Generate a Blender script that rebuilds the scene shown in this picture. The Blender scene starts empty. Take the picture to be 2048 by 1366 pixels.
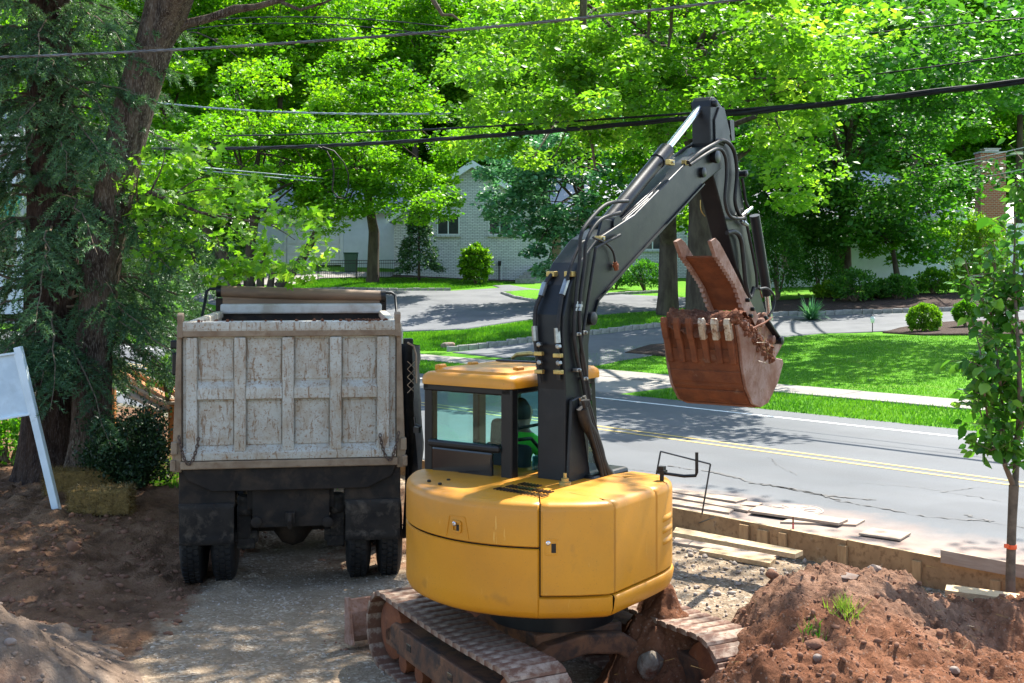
import bpy, bmesh, math, random
import numpy as np
from mathutils import Vector, Matrix

# ------------------------------------------------------------------ camera, sky, sun, exposure
sc = bpy.context.scene
COL = sc.collection
F, CX, HY, H = 2400.0, 1024.0, 540.0, 3.46          # photo focal length in px, centre, horizon row, eye height
cam_d = bpy.data.cameras.new('camera')
cam = bpy.data.objects.new('camera', cam_d)
COL.objects.link(cam)
cam.location = (0, 0, H)
cam.rotation_euler = (math.radians(90), 0, 0)
cam_d.sensor_width = 36
cam_d.lens = F / 2048 * 36
cam_d.shift_y = -(683 - HY) / 2048
cam_d.clip_end = 1200
sc.camera = cam

SUN_AZ, SUN_EL = math.radians(37), math.radians(56)   # azimuth measured from +Y towards +X
world = bpy.data.worlds.new('World')
sc.world = world
world.use_nodes = True
wn = world.node_tree.nodes
bg = wn['Background']
sky = wn.new('ShaderNodeTexSky')
sky.sky_type = 'NISHITA'
sky.sun_disc = False
sky.sun_elevation = SUN_EL
sky.sun_rotation = SUN_AZ
world.node_tree.links.new(sky.outputs[0], bg.inputs[0])
bg.inputs[1].default_value = 0.15
sun_d = bpy.data.lights.new('sun', 'SUN')
sun_d.energy = 5.0
sun_d.angle = math.radians(0.53)
sun_d.color = (1.0, 0.95, 0.86)
sun = bpy.data.objects.new('sun', sun_d)
COL.objects.link(sun)
sdir = Vector((math.sin(SUN_AZ) * math.cos(SUN_EL), math.cos(SUN_AZ) * math.cos(SUN_EL), math.sin(SUN_EL)))
sun.rotation_euler = (-sdir).to_track_quat('-Z', 'Y').to_euler()
sun.location = (20, 30, 40)
vs = sc.view_settings
vs.view_transform = 'Standard'
vs.look = 'None'
vs.exposure = 1.65
vs.gamma = 1.0
vs.use_curve_mapping = False
cy = sc.cycles
cy.max_bounces = 10
cy.diffuse_bounces = 5
cy.transparent_max_bounces = 12
cy.use_denoising = True

rng = np.random.default_rng(7)
random.seed(7)

# ------------------------------------------------------------------ helpers
def W(px, py, Y):
    return np.array([(px - CX) / F * Y, Y, H - (py - HY) / F * Y])

def tag(o, label=None, cat=None, group=None, kind=None):
    if label: o['label'] = label
    if cat: o['category'] = cat
    if group: o['group'] = group
    if kind: o['kind'] = kind
    return o

def empty(name, loc=(0, 0, 0), rz=0.0, label=None, cat=None, group=None):
    o = bpy.data.objects.new(name, None)
    COL.objects.link(o)
    o.location = loc
    o.rotation_euler = (0, 0, rz)
    return tag(o, label, cat, group)

def link_mesh(name, me, mats, parent=None):
    o = bpy.data.objects.new(name, me)
    COL.objects.link(o)
    for m in (mats if isinstance(mats, (list, tuple)) else [mats]):
        me.materials.append(m)
    if parent is not None:
        o.parent = parent
    return o

def copy_tree(o, parent=None):
    c = o.copy()
    COL.objects.link(c)
    c.parent = parent
    for ch in [x for x in o.children]:
        copy_tree(ch, c)
    return c

class MB:
    """collects shapes and links them as one mesh object"""
    def __init__(s):
        s.v = []; s.f = []; s.mi = []; s.cur = 0
    def add(s, vs, fs):
        b = len(s.v)
        s.v.extend([tuple(map(float, p)) for p in vs])
        for f in fs:
            s.f.append([i + b for i in f]); s.mi.append(s.cur)
    def box(s, c, size, rot=None):
        hx, hy, hz = size[0] / 2, size[1] / 2, size[2] / 2
        p = [Vector((x, y, z)) for z in (-hz, hz) for y in (-hy, hy) for x in (-hx, hx)]
        if rot is not None: p = [rot @ q for q in p]
        c = Vector(c)
        s.add([q + c for q in p], [(0, 2, 3, 1), (4, 5, 7, 6), (0, 1, 5, 4), (2, 6, 7, 3), (0, 4, 6, 2), (1, 3, 7, 5)])
        return s
    def box2(s, a, b):
        return s.box([(a[i] + b[i]) / 2 for i in range(3)], [abs(b[i] - a[i]) for i in range(3)])
    def beam(s, a, b, w, h, up=(0, 0, 1)):
        a, b = Vector(a), Vector(b)
        d = (b - a).normalized()
        x = d.cross(Vector(up))
        if x.length < 1e-4: x = d.cross(Vector((0, 1, 0)))
        x.normalize(); z = x.cross(d)
        R = Matrix((x, d, z)).transposed()
        return s.box((a + b) / 2, (w, (b - a).length, h), R)
    def tube(s, pts, rad, n=8, cap=True, twist=0.0):
        pts = [Vector(p) for p in pts]
        if not isinstance(rad, (list, tuple, np.ndarray)): rad = [rad] * len(pts)
        vs, fs = [], []
        t = (pts[1] - pts[0]).normalized()
        u = t.orthogonal().normalized()
        for i, p in enumerate(pts):
            if i == 0: t = pts[1] - pts[0]
            elif i == len(pts) - 1: t = pts[-1] - pts[-2]
            else: t = pts[i + 1] - pts[i - 1]
            if t.length < 1e-9: t = Vector((0, 0, 1))
            t.normalize()
            u = (u - t * u.dot(t))
            if u.length < 1e-6: u = t.orthogonal()
            u.normalize()
            w = t.cross(u)
            for k in range(n):
                a = 2 * math.pi * k / n + twist * i
                vs.append(p + (u * math.cos(a) + w * math.sin(a)) * float(rad[i]))
        for i in range(len(pts) - 1):
            for k in range(n):
                k2 = (k + 1) % n
                fs.append((i * n + k, i * n + k2, (i + 1) * n + k2, (i + 1) * n + k))
        if cap:
            fs.append(tuple(range(n - 1, -1, -1)))
            fs.append(tuple(range((len(pts) - 1) * n, len(pts) * n)))
        s.add(vs, fs)
        return s
    def cyl(s, a, b, r, n=16):
        return s.tube([a, b], r, n)
    def lathe(s, c, axis, prof, n=24):
        """prof: (radius, height) pairs along axis from c"""
        ax = Vector(axis).normalized(); u = ax.orthogonal().normalized(); w = ax.cross(u); c = Vector(c)
        vs, fs = [], []
        for (r, h) in prof:
            for k in range(n):
                a = 2 * math.pi * k / n
                vs.append(c + ax * h + (u * math.cos(a) + w * math.sin(a)) * max(r, 1e-4))
        m = len(prof)
        for i in range(m - 1):
            for k in range(n):
                k2 = (k + 1) % n
                fs.append((i * n + k, i * n + k2, (i + 1) * n + k2, (i + 1) * n + k))
        fs.append(tuple(range(n - 1, -1, -1))); fs.append(tuple(range((m - 1) * n, m * n)))
        s.add(vs, fs)
        return s
    def prism(s, poly, a, b, ax='x'):
        """polygon of 2d points extruded from a to b; ax x: points are (y,z); ax y: (x,z); ax z: (x,y)"""
        def P(q, t):
            return {'x': (t, q[0], q[1]), 'y': (q[0], t, q[1]), 'z': (q[0], q[1], t)}[ax]
        n = len(poly)
        vs = [P(q, a) for q in poly] + [P(q, b) for q in poly]
        fs = [tuple(range(n)), tuple(range(2 * n - 1, n - 1, -1))]
        for i in range(n):
            j = (i + 1) % n
            fs.append((i, i + n, j + n, j))
        s.add(vs, fs)
        return s
    def grid(s, P):
        """P array (m,n,3)"""
        m, n = P.shape[:2]
        fs = [(i * n + j, i * n + j + 1, (i + 1) * n + j + 1, (i + 1) * n + j) for i in range(m - 1) for j in range(n - 1)]
        s.add(P.reshape(-1, 3), fs)
        return s
    def build(s, name, mat, parent=None, smooth=None, bevel=0, seg=2, xf=None):
        me = bpy.data.meshes.new(name)
        vs = s.v if xf is None else [tuple(xf @ Vector(p)) for p in s.v]
        me.from_pydata(vs, [], s.f)
        bm = bmesh.new(); bm.from_mesh(me)
        bmesh.ops.recalc_face_normals(bm, faces=bm.faces)
        bm.to_mesh(me); bm.free()
        o = link_mesh(name, me, mat, parent)
        if max(s.mi, default=0) > 0 and len(me.polygons) == len(s.mi):
            me.polygons.foreach_set('material_index', s.mi)
        if smooth is not None:
            me.polygons.foreach_set('use_smooth', [True] * len(me.polygons))
            me.set_sharp_from_angle(angle=math.radians(smooth))
        if bevel:
            md = o.modifiers.new('edge', 'BEVEL'); md.width = bevel; md.segments = seg; md.limit_method = 'ANGLE'
            md.angle_limit = math.radians(35)
            md.harden_normals = False
        return o

def fast_mesh(name, V, Fc, mats, parent=None, smooth=False, attrs=None):
    """numpy mesh with faces of one size"""
    me = bpy.data.meshes.new(name)
    V = np.ascontiguousarray(V, dtype=np.float32); Fc = np.ascontiguousarray(Fc, dtype=np.int32)
    k = Fc.shape[1]
    me.vertices.add(len(V)); me.vertices.foreach_set('co', V.ravel())
    me.loops.add(Fc.size); me.loops.foreach_set('vertex_index', Fc.ravel())
    me.polygons.add(len(Fc)); me.polygons.foreach_set('loop_start', np.arange(len(Fc), dtype=np.int32) * k)
    if smooth: me.polygons.foreach_set('use_smooth', np.ones(len(Fc), dtype=bool))
    me.update(calc_edges=True)
    for an, av in (attrs or {}).items():
        a = me.attributes.new(an, 'FLOAT', 'POINT'); a.data.foreach_set('value', np.ascontiguousarray(av, dtype=np.float32))
    return link_mesh(name, me, mats, parent)

# value noise for heights
def _hash(ix, iy, seed):
    h = (ix.astype(np.int64) * 374761393 + iy.astype(np.int64) * 668265263 + seed * 974634777) & 0x7fffffff
    h = ((h ^ (h >> 13)) * 1274126177) & 0x7fffffff
    h = h ^ (h >> 16)
    return (h & 0xffff) / 65535.0
def vnoise(x, y, seed=0):
    ix = np.floor(x); iy = np.floor(y); fx = x - ix; fy = y - iy
    fx = fx * fx * fx * (fx * (fx * 6 - 15) + 10); fy = fy * fy * fy * (fy * (fy * 6 - 15) + 10)
    a = _hash(ix, iy, seed); b = _hash(ix + 1, iy, seed); c = _hash(ix, iy + 1, seed); d = _hash(ix + 1, iy + 1, seed)
    return (a * (1 - fx) + b * fx) * (1 - fy) + (c * (1 - fx) + d * fx) * fy
def fbm(x, y, oct=5, seed=0, gain=.5, lac=2.03):
    s = 0; a = 1; t = 0
    for i in range(oct):
        s = s + a * (vnoise(x + i * 17.3, y - i * 9.1, seed + i) - .5); t += a; a *= gain; x = x * lac; y = y * lac
    return s / t * 2

# ------------------------------------------------------------------ materials
def new_mat(name):
    m = bpy.data.materials.new(name); m.use_nodes = True
    nt = m.node_tree
    return m, nt, nt.nodes['Principled BSDF']
def N(nt, t, **kw):
    n = nt.nodes.new(t)
    for k, v in kw.items():
        if k in n.inputs.keys(): n.inputs[k].default_value = v
        else: setattr(n, k, v)
    return n
def rgba(c): return (c[0], c[1], c[2], 1.0)
def ramp(nt, src, stops):
    r = nt.nodes.new('ShaderNodeValToRGB')
    el = r.color_ramp.elements
    while len(el) < len(stops): el.new(.5)
    for e, (p, c) in zip(el, stops):
        e.position = p; e.color = rgba(c) if hasattr(c, '__len__') else (c, c, c, 1)
    nt.links.new(src, r.inputs[0])
    return r
def mixc(nt, fac, a, b):
    m = nt.nodes.new('ShaderNodeMix'); m.data_type = 'RGBA'
    for sock, val in ((0, fac), (6, a), (7, b)):
        if isinstance(val, bpy.types.NodeSocket): nt.links.new(val, m.inputs[sock])
        else: m.inputs[sock].default_value = val if sock == 0 else rgba(val)
    return m.outputs[2]
def noise(nt, co, scale, detail=6, rough=.6, dist=0.0):
    n = N(nt, 'ShaderNodeTexNoise'); n.inputs['Scale'].default_value = scale
    n.inputs['Detail'].default_value = detail; n.inputs['Roughness'].default_value = rough
    n.inputs['Distortion'].default_value = dist
    nt.links.new(co, n.inputs['Vector'])
    return n.outputs['Fac']
def bump(nt, bs, h, strength=.4, dist=.02, prev=None):
    b = N(nt, 'ShaderNodeBump'); b.inputs['Strength'].default_value = strength; b.inputs['Distance'].default_value = dist
    nt.links.new(h, b.inputs['Height'])
    if prev is not None: nt.links.new(prev, b.inputs['Normal'])
    nt.links.new(b.outputs[0], bs.inputs['Normal'])
    return b.outputs[0]
def coords(nt, kind='Object', scale=None, rot=None):
    tc = N(nt, 'ShaderNodeTexCoord')
    o = tc.outputs[kind]
    if scale or rot:
        mp = N(nt, 'ShaderNodeMapping')
        if scale: mp.inputs['Scale'].default_value = scale
        if rot: mp.inputs['Rotation'].default_value = rot
        nt.links.new(o, mp.inputs[0]); o = mp.outputs[0]
    return o

def M(name, c1, c2=None, rough=.6, metal=0.0, scale=4, stops=(.4, .62), bmp=0.0, bscale=60, bdist=.01, spec=.5,
      dirt=None, dscale=2.5, dstops=(.5, .68), c3=None, stretch=None, rvar=.1, coat=0):
    """base colour varied by noise, optional dirt layer and relief"""
    m, nt, bs = new_mat(name)
    co = coords(nt, scale=stretch)
    n1 = noise(nt, co, scale)
    col = ramp(nt, n1, [(stops[0], c1), (stops[1], c2 if c2 else tuple(x * .8 for x in c1))]).outputs[0]
    if c3:
        n3 = noise(nt, co, scale * 6.7, 4)
        col = mixc(nt, ramp(nt, n3, [(.5, 0), (.66, 1)]).outputs[0], col, c3)
    if dirt:
        n2 = noise(nt, co, dscale, 9, .68, .4)
        d = ramp(nt, n2, [(dstops[0], 0), (dstops[1], 1)]).outputs[0]
        col = mixc(nt, d, col, dirt)
    nt.links.new(col, bs.inputs['Base Color'])
    rr = N(nt, 'ShaderNodeMapRange'); rr.inputs[3].default_value = max(.04, rough - rvar); rr.inputs[4].default_value = min(1, rough + rvar)
    nt.links.new(noise(nt, co, scale * 2.3), rr.inputs[0]); nt.links.new(rr.outputs[0], bs.inputs['Roughness'])
    bs.inputs['Metallic'].default_value = metal
    bs.inputs['Specular IOR Level'].default_value = spec
    if coat: bs.inputs['Coat Weight'].default_value = coat
    if bmp: bump(nt, bs, noise(nt, co, bscale, 8, .65), bmp, bdist)
    return m

def leaf_mat(name, dark, mid, light, trans=.42, rough=.45, tmul=(1.25, 1.35, .55)):
    m, nt, bs = new_mat(name)
    at = N(nt, 'ShaderNodeAttribute', attribute_name='tint')
    col = ramp(nt, at.outputs['Fac'], [(0.0, dark), (.5, mid), (1.0, light)]).outputs[0]
    nt.links.new(col, bs.inputs['Base Color'])
    bs.inputs['Roughness'].default_value = rough
    bs.inputs['Specular IOR Level'].default_value = .35
    tr = N(nt, 'ShaderNodeBsdfTranslucent')
    v = N(nt, 'ShaderNodeMix', data_type='RGBA', blend_type='MULTIPLY'); v.inputs[0].default_value = 1
    nt.links.new(col, v.inputs[6]); v.inputs[7].default_value = (tmul[0] , tmul[1], tmul[2], 1)
    nt.links.new(v.outputs[2], tr.inputs[0])
    mx = N(nt, 'ShaderNodeMixShader'); mx.inputs[0].default_value = trans
    nt.links.new(bs.outputs[0], mx.inputs[1]); nt.links.new(tr.outputs[0], mx.inputs[2])
    nt.links.new(mx.outputs[0], nt.nodes['Material Output'].inputs[0])
    return m

MT = {}
def truck_paint(name):
    """old white paint: tan film, small rust specks and long scratches"""
    m, nt, bs = new_mat(name); co = coords(nt)
    base = ramp(nt, noise(nt, co, 1.3, 6), [(.35, (.45, .43, .37)), (.65, (.35, .325, .27))]).outputs[0]
    tan = ramp(nt, noise(nt, co, 4.5, 9, .72), [(.45, 0), (.66, .8)]).outputs[0]
    c = mixc(nt, tan, base, (.29, .215, .135))
    sc_ = ramp(nt, noise(nt, coords(nt, scale=(1, 1, .16)), 26, 5, .7, .6), [(.55, 0), (.63, .85)]).outputs[0]
    c = mixc(nt, sc_, c, (.19, .105, .05))
    sk = ramp(nt, noise(nt, co, 38, 4, .75), [(.56, 0), (.63, .9)]).outputs[0]
    c = mixc(nt, sk, c, (.20, .10, .04))
    bl = ramp(nt, noise(nt, co, 6, 5, .6), [(.66, 0), (.72, .9)]).outputs[0]
    c = mixc(nt, bl, c, (.24, .13, .06))
    nt.links.new(c, bs.inputs['Base Color']); bs.inputs['Roughness'].default_value = .62; bs.inputs['Specular IOR Level'].default_value = .3
    bump(nt, bs, noise(nt, co, 60, 6), .15, .004)
    return m
def yellow_paint(name):
    """amber machine paint with stone pecks, dull film, smudges and hairline scratches"""
    m, nt, bs = new_mat(name); co = coords(nt)
    c = ramp(nt, noise(nt, co, 1.1, 5), [(.35, (.50, .208, .006)), (.65, (.44, .174, .0055))]).outputs[0]
    film = ramp(nt, noise(nt, co, 2.3, 8, .7, .5), [(.46, 0), (.75, .42)]).outputs[0]
    c = mixc(nt, film, c, (.30, .145, .022))
    c = mixc(nt, ramp(nt, noise(nt, co, 90, 3, .7), [(.63, 0), (.68, .55)]).outputs[0], c, (.17, .075, .015))
    c = mixc(nt, ramp(nt, noise(nt, coords(nt, scale=(1, 1, .08), rot=(.15, .1, 0)), 30, 4, .65), [(.685, 0), (.70, .35)]).outputs[0], c, (.72, .46, .12))
    c = mixc(nt, ramp(nt, noise(nt, co, 3.1, 4, .5), [(.66, 0), (.78, .6)]).outputs[0], c, (.16, .075, .02))
    nt.links.new(c, bs.inputs['Base Color'])
    rr = N(nt, 'ShaderNodeMapRange'); rr.inputs[3].default_value = .28; rr.inputs[4].default_value = .58
    nt.links.new(noise(nt, co, 5, 6), rr.inputs[0]); nt.links.new(rr.outputs[0], bs.inputs['Roughness']); bs.inputs['Specular IOR Level'].default_value = .42
    bump(nt, bs, noise(nt, co, 110, 4, .7), .05, .002)
    return m
MT['yellow'] = yellow_paint('yellow_paint') if True else M('yellow_paint', (.54, .235, .009), (.50, .21, .008), rough=.38, scale=1.2, bmp=.06, bscale=300, bdist=.002,
                 dirt=(.24, .11, .014), dscale=1.7, dstops=(.50, .95), spec=.42)
MT['black'] = M('black_paint', (.004, .004, .0045), (.007, .007, .0075), rough=.40, scale=5, dirt=(.022, .018, .015), dscale=4, dstops=(.58, 1.0), spec=.3)
MT['boom'] = M('boom_dark_grey_paint', (.0065, .0078, .0095), (.010, .0115, .0135), rough=.42, scale=3, dirt=(.026, .024, .022), dscale=5, dstops=(.55, .95), spec=.26, bmp=.05, bscale=40)
MT['gloss_black'] = M('gloss_black', (.008, .008, .009), (.012, .012, .012), rough=.12, rvar=.04)
MT['rubber'] = M('rubber', (.008, .008, .0085), (.015, .0145, .014), rough=.6, scale=12, spec=.3, dirt=(.035, .027, .021), dscale=8, dstops=(.5, .8))
MT['steel'] = M('bright_steel', (.62, .63, .65), (.5, .5, .52), rough=.25, metal=1.0, scale=8)
MT['zinc'] = M('zinc_fitting', (.30, .30, .28), (.20, .20, .19), rough=.35, metal=.9, scale=14)
MT['brass'] = M('yellow_zinc_clamp', (.42, .31, .10), (.28, .20, .07), rough=.4, metal=.6, scale=20)
MT['rust_soil'] = M('soil_stained_steel', (.19, .060, .022), (.11, .036, .016), rough=.78, scale=6, stops=(.35, .65), bmp=.5, bscale=45, bdist=.012,
                    dirt=(.30, .20, .13), dscale=5, dstops=(.6, .9), spec=.25)
MT['rust_side'] = M('dusty_steel', (.29, .19, .15), (.23, .115, .075), rough=.7, scale=4, stops=(.35, .65), bmp=.25, bscale=50,
                    dirt=(.14, .05, .022), dscale=4, dstops=(.46, .68), spec=.3, c3=(.20, .10, .06))
MT['tooth'] = M('worn_tooth_steel', (.50, .42, .31), (.38, .28, .18), rough=.5, metal=.2, scale=14, dirt=(.16, .06, .025), dscale=18, dstops=(.5, .62))
MT['shoe'] = M('muddy_track_shoe', (.275, .20, .145), (.185, .122, .082), rough=.75, scale=5, bmp=.3, bscale=40, dirt=(.115, .052, .03), dscale=6, dstops=(.43, .54), spec=.3)
MT['track_frame'] = M('rusty_track_frame', (.165, .075, .036), (.10, .045, .024), rough=.75, scale=4, bmp=.35, bscale=40, dirt=(.045, .028, .02), dscale=6, dstops=(.45, .62), spec=.25)
MT['red_soil'] = M('red_soil', (.155, .058, .030), (.085, .034, .020), rough=.95, scale=3, bmp=.9, bscale=26, bdist=.03, spec=.1, c3=(.21, .098, .058), rvar=.03)
MT['truck_white'] = truck_paint('worn_white_paint')
MT['truck_rail'] = M('dusty_brown_rail', (.25, .18, .115), (.17, .115, .072), rough=.7, scale=3, dirt=(.15, .09, .05), dscale=7, dstops=(.5, .7), spec=.3)
MT['truck_dark'] = M('grimy_black_steel', (.0085, .0062, .0045), (.018, .0125, .0085), rough=.8, scale=4, dirt=(.060, .038, .022), dscale=3, dstops=(.5, .8), spec=.3)
MT['flap'] = M('dusty_mud_flap', (.0105, .0085, .007), (.022, .0175, .0135), rough=.85, scale=3, dirt=(.085, .066, .048), dscale=7, dstops=(.52, .75), spec=.25, bmp=.2, bscale=30)
MT['tarp'] = M('rolled_tarp', (.20, .125, .07), (.12, .075, .045), rough=.7, scale=3, stretch=(.4, 3, 3), bmp=.3, bscale=25)
MT['tarp_white'] = M('grey_tarp_cloth', (.42, .41, .38), (.30, .27, .22), rough=.7, scale=4)
MT['wood'] = M('pine_board', (.50, .36, .20), (.39, .265, .14), rough=.75, scale=3, stretch=(1, 14, 14), bmp=.15, bscale=30, spec=.25, dirt=(.34, .25, .17), dscale=3, dstops=(.58, .85))
MT['plywood'] = M('plywood_form', (.36, .215, .10), (.26, .15, .07), rough=.75, scale=2.5, bmp=.1, dirt=(.42, .36, .27), dscale=2.2, dstops=(.6, .75), spec=.25, c3=(.20, .11, .05))
MT['wood_grey'] = M('weathered_board', (.36, .28, .21), (.28, .205, .15), rough=.8, scale=3, stretch=(1, 10, 10), spec=.2, dirt=(.36, .25, .185), dscale=3, dstops=(.55, .8))
MT['white_paint'] = M('white_wood_paint', (.62, .70, .72), (.52, .60, .63), rough=.5, scale=2, dirt=(.30, .33, .33), dscale=5, dstops=(.6, .9))
MT['straw'] = M('straw', (.22, .145, .05), (.13, .085, .03), rough=.9, scale=20, spec=.1)
MT['bark'] = M('furrowed_bark', (.095, .068, .049), (.032, .021, .016), rough=.95, scale=9, stretch=(1.0, 1.0, .22), stops=(.40, .60), bmp=1.0, bscale=14, bdist=.05, spec=.1, c3=(.17, .14, .115), rvar=.03)
MT['bark_red'] = M('spruce_bark', (.055, .034, .025), (.020, .012, .010), rough=.95, scale=8, stretch=(1.0, 1.0, .25), stops=(.40, .60), bmp=1.0, bscale=14, bdist=.05, spec=.1, c3=(.08, .06, .05), rvar=.03)
MT['bark_far'] = M('grey_brown_bark', (.085, .068, .052), (.05, .038, .03), rough=.95, scale=4, stretch=(1, 1, .3), spec=.1)
MT['twig'] = M('twig_bark', (.15, .115, .08), (.09, .07, .05), rough=.9, scale=10, spec=.1)
MT['kerb'] = M('granite_kerb', (.30, .29, .275), (.20, .195, .185), rough=.85, scale=7, bmp=.4, bscale=40, spec=.2)
MT['concrete'] = M('concrete', (.225, .21, .19), (.185, .172, .155), rough=.85, scale=1.6, bmp=.15, bscale=90, spec=.2, dirt=(.25, .225, .19), dscale=.9, dstops=(.52, .8))
MT['rock'] = M('stone', (.25, .20, .165), (.17, .125, .10), rough=.9, scale=5, bmp=.4, bscale=20, spec=.2, dirt=(.20, .10, .06), dscale=5, dstops=(.5, .7))
MT['cable'] = M('black_cable', (.006, .006, .007), (.012, .012, .012), rough=.6, spec=.15)
MT['cable_grey'] = M('grey_twisted_cable', (.16, .155, .15), (.06, .06, .06), rough=.5, scale=3, metal=.4)
MT['cable_blue'] = M('weathered_aluminium_cable', (.20, .26, .27), (.12, .16, .17), rough=.5, scale=3)
MT['iron'] = M('black_iron', (.012, .012, .012), (.02, .02, .02), rough=.5)
MT['skin'] = M('skin', (.36, .20, .14), (.32, .17, .12), rough=.5)
MT['hivis'] = M('green_hi_vis_cloth', (.14, .90, .06), (.10, .82, .05), rough=.75, scale=6, bmp=.2, bscale=20)
MT['denim'] = M('dark_denim', (.03, .04, .07), (.02, .03, .05), rough=.85)
MT['hair'] = M('dark_hair', (.012, .010, .009), (.02, .016, .013), rough=.6)
MT['seat'] = M('dark_seat_cloth', (.018, .020, .020), (.03, .031, .031), rough=.85, scale=8)
MT['green_bin'] = M('green_plastic', (.01, .06, .035), (.012, .07, .04), rough=.4)
MT['purple'] = M('purple_plastic', (.16, .06, .32), (.12, .05, .26), rough=.5)
MT['orange_steel'] = M('orange_painted_steel', (.42, .15, .02), (.30, .10, .02), rough=.6, scale=5, dirt=(.13, .05, .02), dscale=4, dstops=(.48, .65))
MT['orange_band'] = M('orange_ribbon', (.80, .10, .02), (.7, .09, .02), rough=.5)
MT['red_paint'] = M('red_marking_paint', (.42, .05, .05), (.35, .06, .05), rough=.7)
MT['lens_red'] = M('red_lamp_lens', (.55, .02, .012), (.22, .01, .01), rough=.2)
MT['roof'] = M('grey_shingles', (.36, .37, .38), (.27, .28, .29), rough=.9, scale=14, spec=.15)
MT['trim'] = M('white_trim', (.66, .68, .66), (.60, .62, .60), rough=.5)
MT['dark_glass'] = M('dark_window_glass', (.02, .025, .03), (.03, .035, .04), rough=.08, rvar=.02)
MT['awning'] = M('green_awning_cloth', (.01, .20, .13), (.01, .16, .10), rough=.7)
MT['siding'] = M('pale_siding', (.60, .64, .65), (.55, .59, .60), rough=.6, scale=2)
MT['mulch'] = M('dark_mulch', (.055, .036, .028), (.028, .018, .015), rough=.95, scale=14, bmp=1.0, bscale=30, bdist=.04, spec=.1, c3=(.11, .085, .07))
MT['lamp_white'] = M('frosted_lamp_glass', (.75, .76, .74), (.7, .7, .68), rough=.3)
MT['marking_white'] = M('white_road_paint', (.72, .72, .70), (.60, .60, .58), rough=.7, scale=3, dirt=(.25, .25, .25), dscale=9, dstops=(.62, .75))
MT['marking_yellow'] = M('yellow_road_paint', (.44, .31, .08), (.38, .27, .07), rough=.7, scale=3, dirt=(.2, .19, .17), dscale=9, dstops=(.60, .75))
MT['tar'] = M('tar_crack', (.05, .048, .046), (.09, .085, .08), rough=.8, scale=9)

# tinted cab glass: mostly clear with a grazing reflection
def glass_mat(name, tint, gl=.08):
    m, nt, bs = new_mat(name)
    tr = N(nt, 'ShaderNodeBsdfTransparent'); tr.inputs[0].default_value = rgba(tint)
    g = N(nt, 'ShaderNodeBsdfGlossy'); g.inputs['Roughness'].default_value = .03; g.inputs[0].default_value = (.9, 1, .98, 1)
    lw = N(nt, 'ShaderNodeLayerWeight'); lw.inputs[0].default_value = .5
    pw_ = N(nt, 'ShaderNodeMath', operation='POWER'); pw_.inputs[1].default_value = 4; nt.links.new(lw.outputs['Facing'], pw_.inputs[0])
    fr = N(nt, 'ShaderNodeMapRange'); fr.inputs[3].default_value = .03; fr.inputs[4].default_value = .55; nt.links.new(pw_.outputs[0], fr.inputs[0])
    mx = N(nt, 'ShaderNodeMixShader')
    nt.links.new(fr.outputs[0], mx.inputs[0]); nt.links.new(tr.outputs[0], mx.inputs[1]); nt.links.new(g.outputs[0], mx.inputs[2])
    nt.links.new(mx.outputs[0], nt.nodes['Material Output'].inputs[0])
    return m
MT['cab_glass'] = glass_mat('teal_tinted_glass', (.80, .96, .94))

# leaves
MT['leaf_bright'] = leaf_mat('bright_maple_leaves', (.045, .145, .005), (.12, .30, .008), (.25, .42, .015), trans=.60)
MT['leaf_light'] = leaf_mat('pale_green_leaves', (.055, .155, .010), (.135, .305, .020), (.29, .44, .05), trans=.58)
MT['leaf_mid'] = leaf_mat('mid_green_leaves', (.035, .13, .008), (.085, .25, .011), (.17, .34, .018), trans=.56)
MT['leaf_dark'] = leaf_mat('dark_green_leaves', (.020, .085, .012), (.048, .165, .018), (.11, .26, .030), trans=.5)
MT['leaf_silver'] = leaf_mat('silvery_green_leaves', (.028, .11, .042), (.07, .22, .080), (.20, .40, .23), trans=.35, tmul=(1.1, 1.25, .8))
MT['leaf_lime'] = leaf_mat('lime_shrub_leaves', (.05, .14, .006), (.12, .27, .012), (.26, .40, .03), trans=.45)
MT['leaf_young'] = leaf_mat('pear_tree_leaves', (.026, .10, .012), (.068, .20, .024), (.17, .33, .05), trans=.5, rough=.3)
MT['needle'] = leaf_mat('blue_green_needles', (.022, .058, .024), (.055, .125, .055), (.16, .28, .13), trans=.32, tmul=(1.2, 1.3, .6))
MT['juniper'] = leaf_mat('dark_juniper_sprays', (.008, .024, .010), (.018, .045, .018), (.05, .10, .03), trans=.2)
MT['grass'] = leaf_mat('grass_blades', (.030, .12, .006), (.070, .21, .010), (.14, .30, .016), trans=.4)
MT['grass_dry'] = leaf_mat('yellow_green_grass', (.10, .20, .02), (.22, .34, .04), (.40, .45, .10), trans=.4)
MT['straw_blade'] = leaf_mat('straw_stalks', (.075, .048, .014), (.17, .11, .034), (.34, .24, .085), trans=.2, tmul=(1.1, 1.05, .8))
# ------------------------------------------------------------------ terrain
TH = math.radians(42.2)
nx, ny = math.cos(TH), math.sin(TH)          # across the road, away from the camera
dx, dy_ = -math.sin(TH), math.cos(TH)        # along the road, to the left and away
def RT(p, t):
    return nx * p + dx * t, ny * p + dy_ * t
def PT(X, Y):
    return X * nx + Y * ny, X * dx + Y * dy_
ROAD_Z = .5
P_FORM, P_ROAD0, P_WHITE0, P_YEL, P_WHITE1, P_ROAD1, P_WALK0, P_WALK1 = 11.45, 11.7, 12.5, 16.34, 20.15, 21.15, 23.15, 24.45

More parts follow.
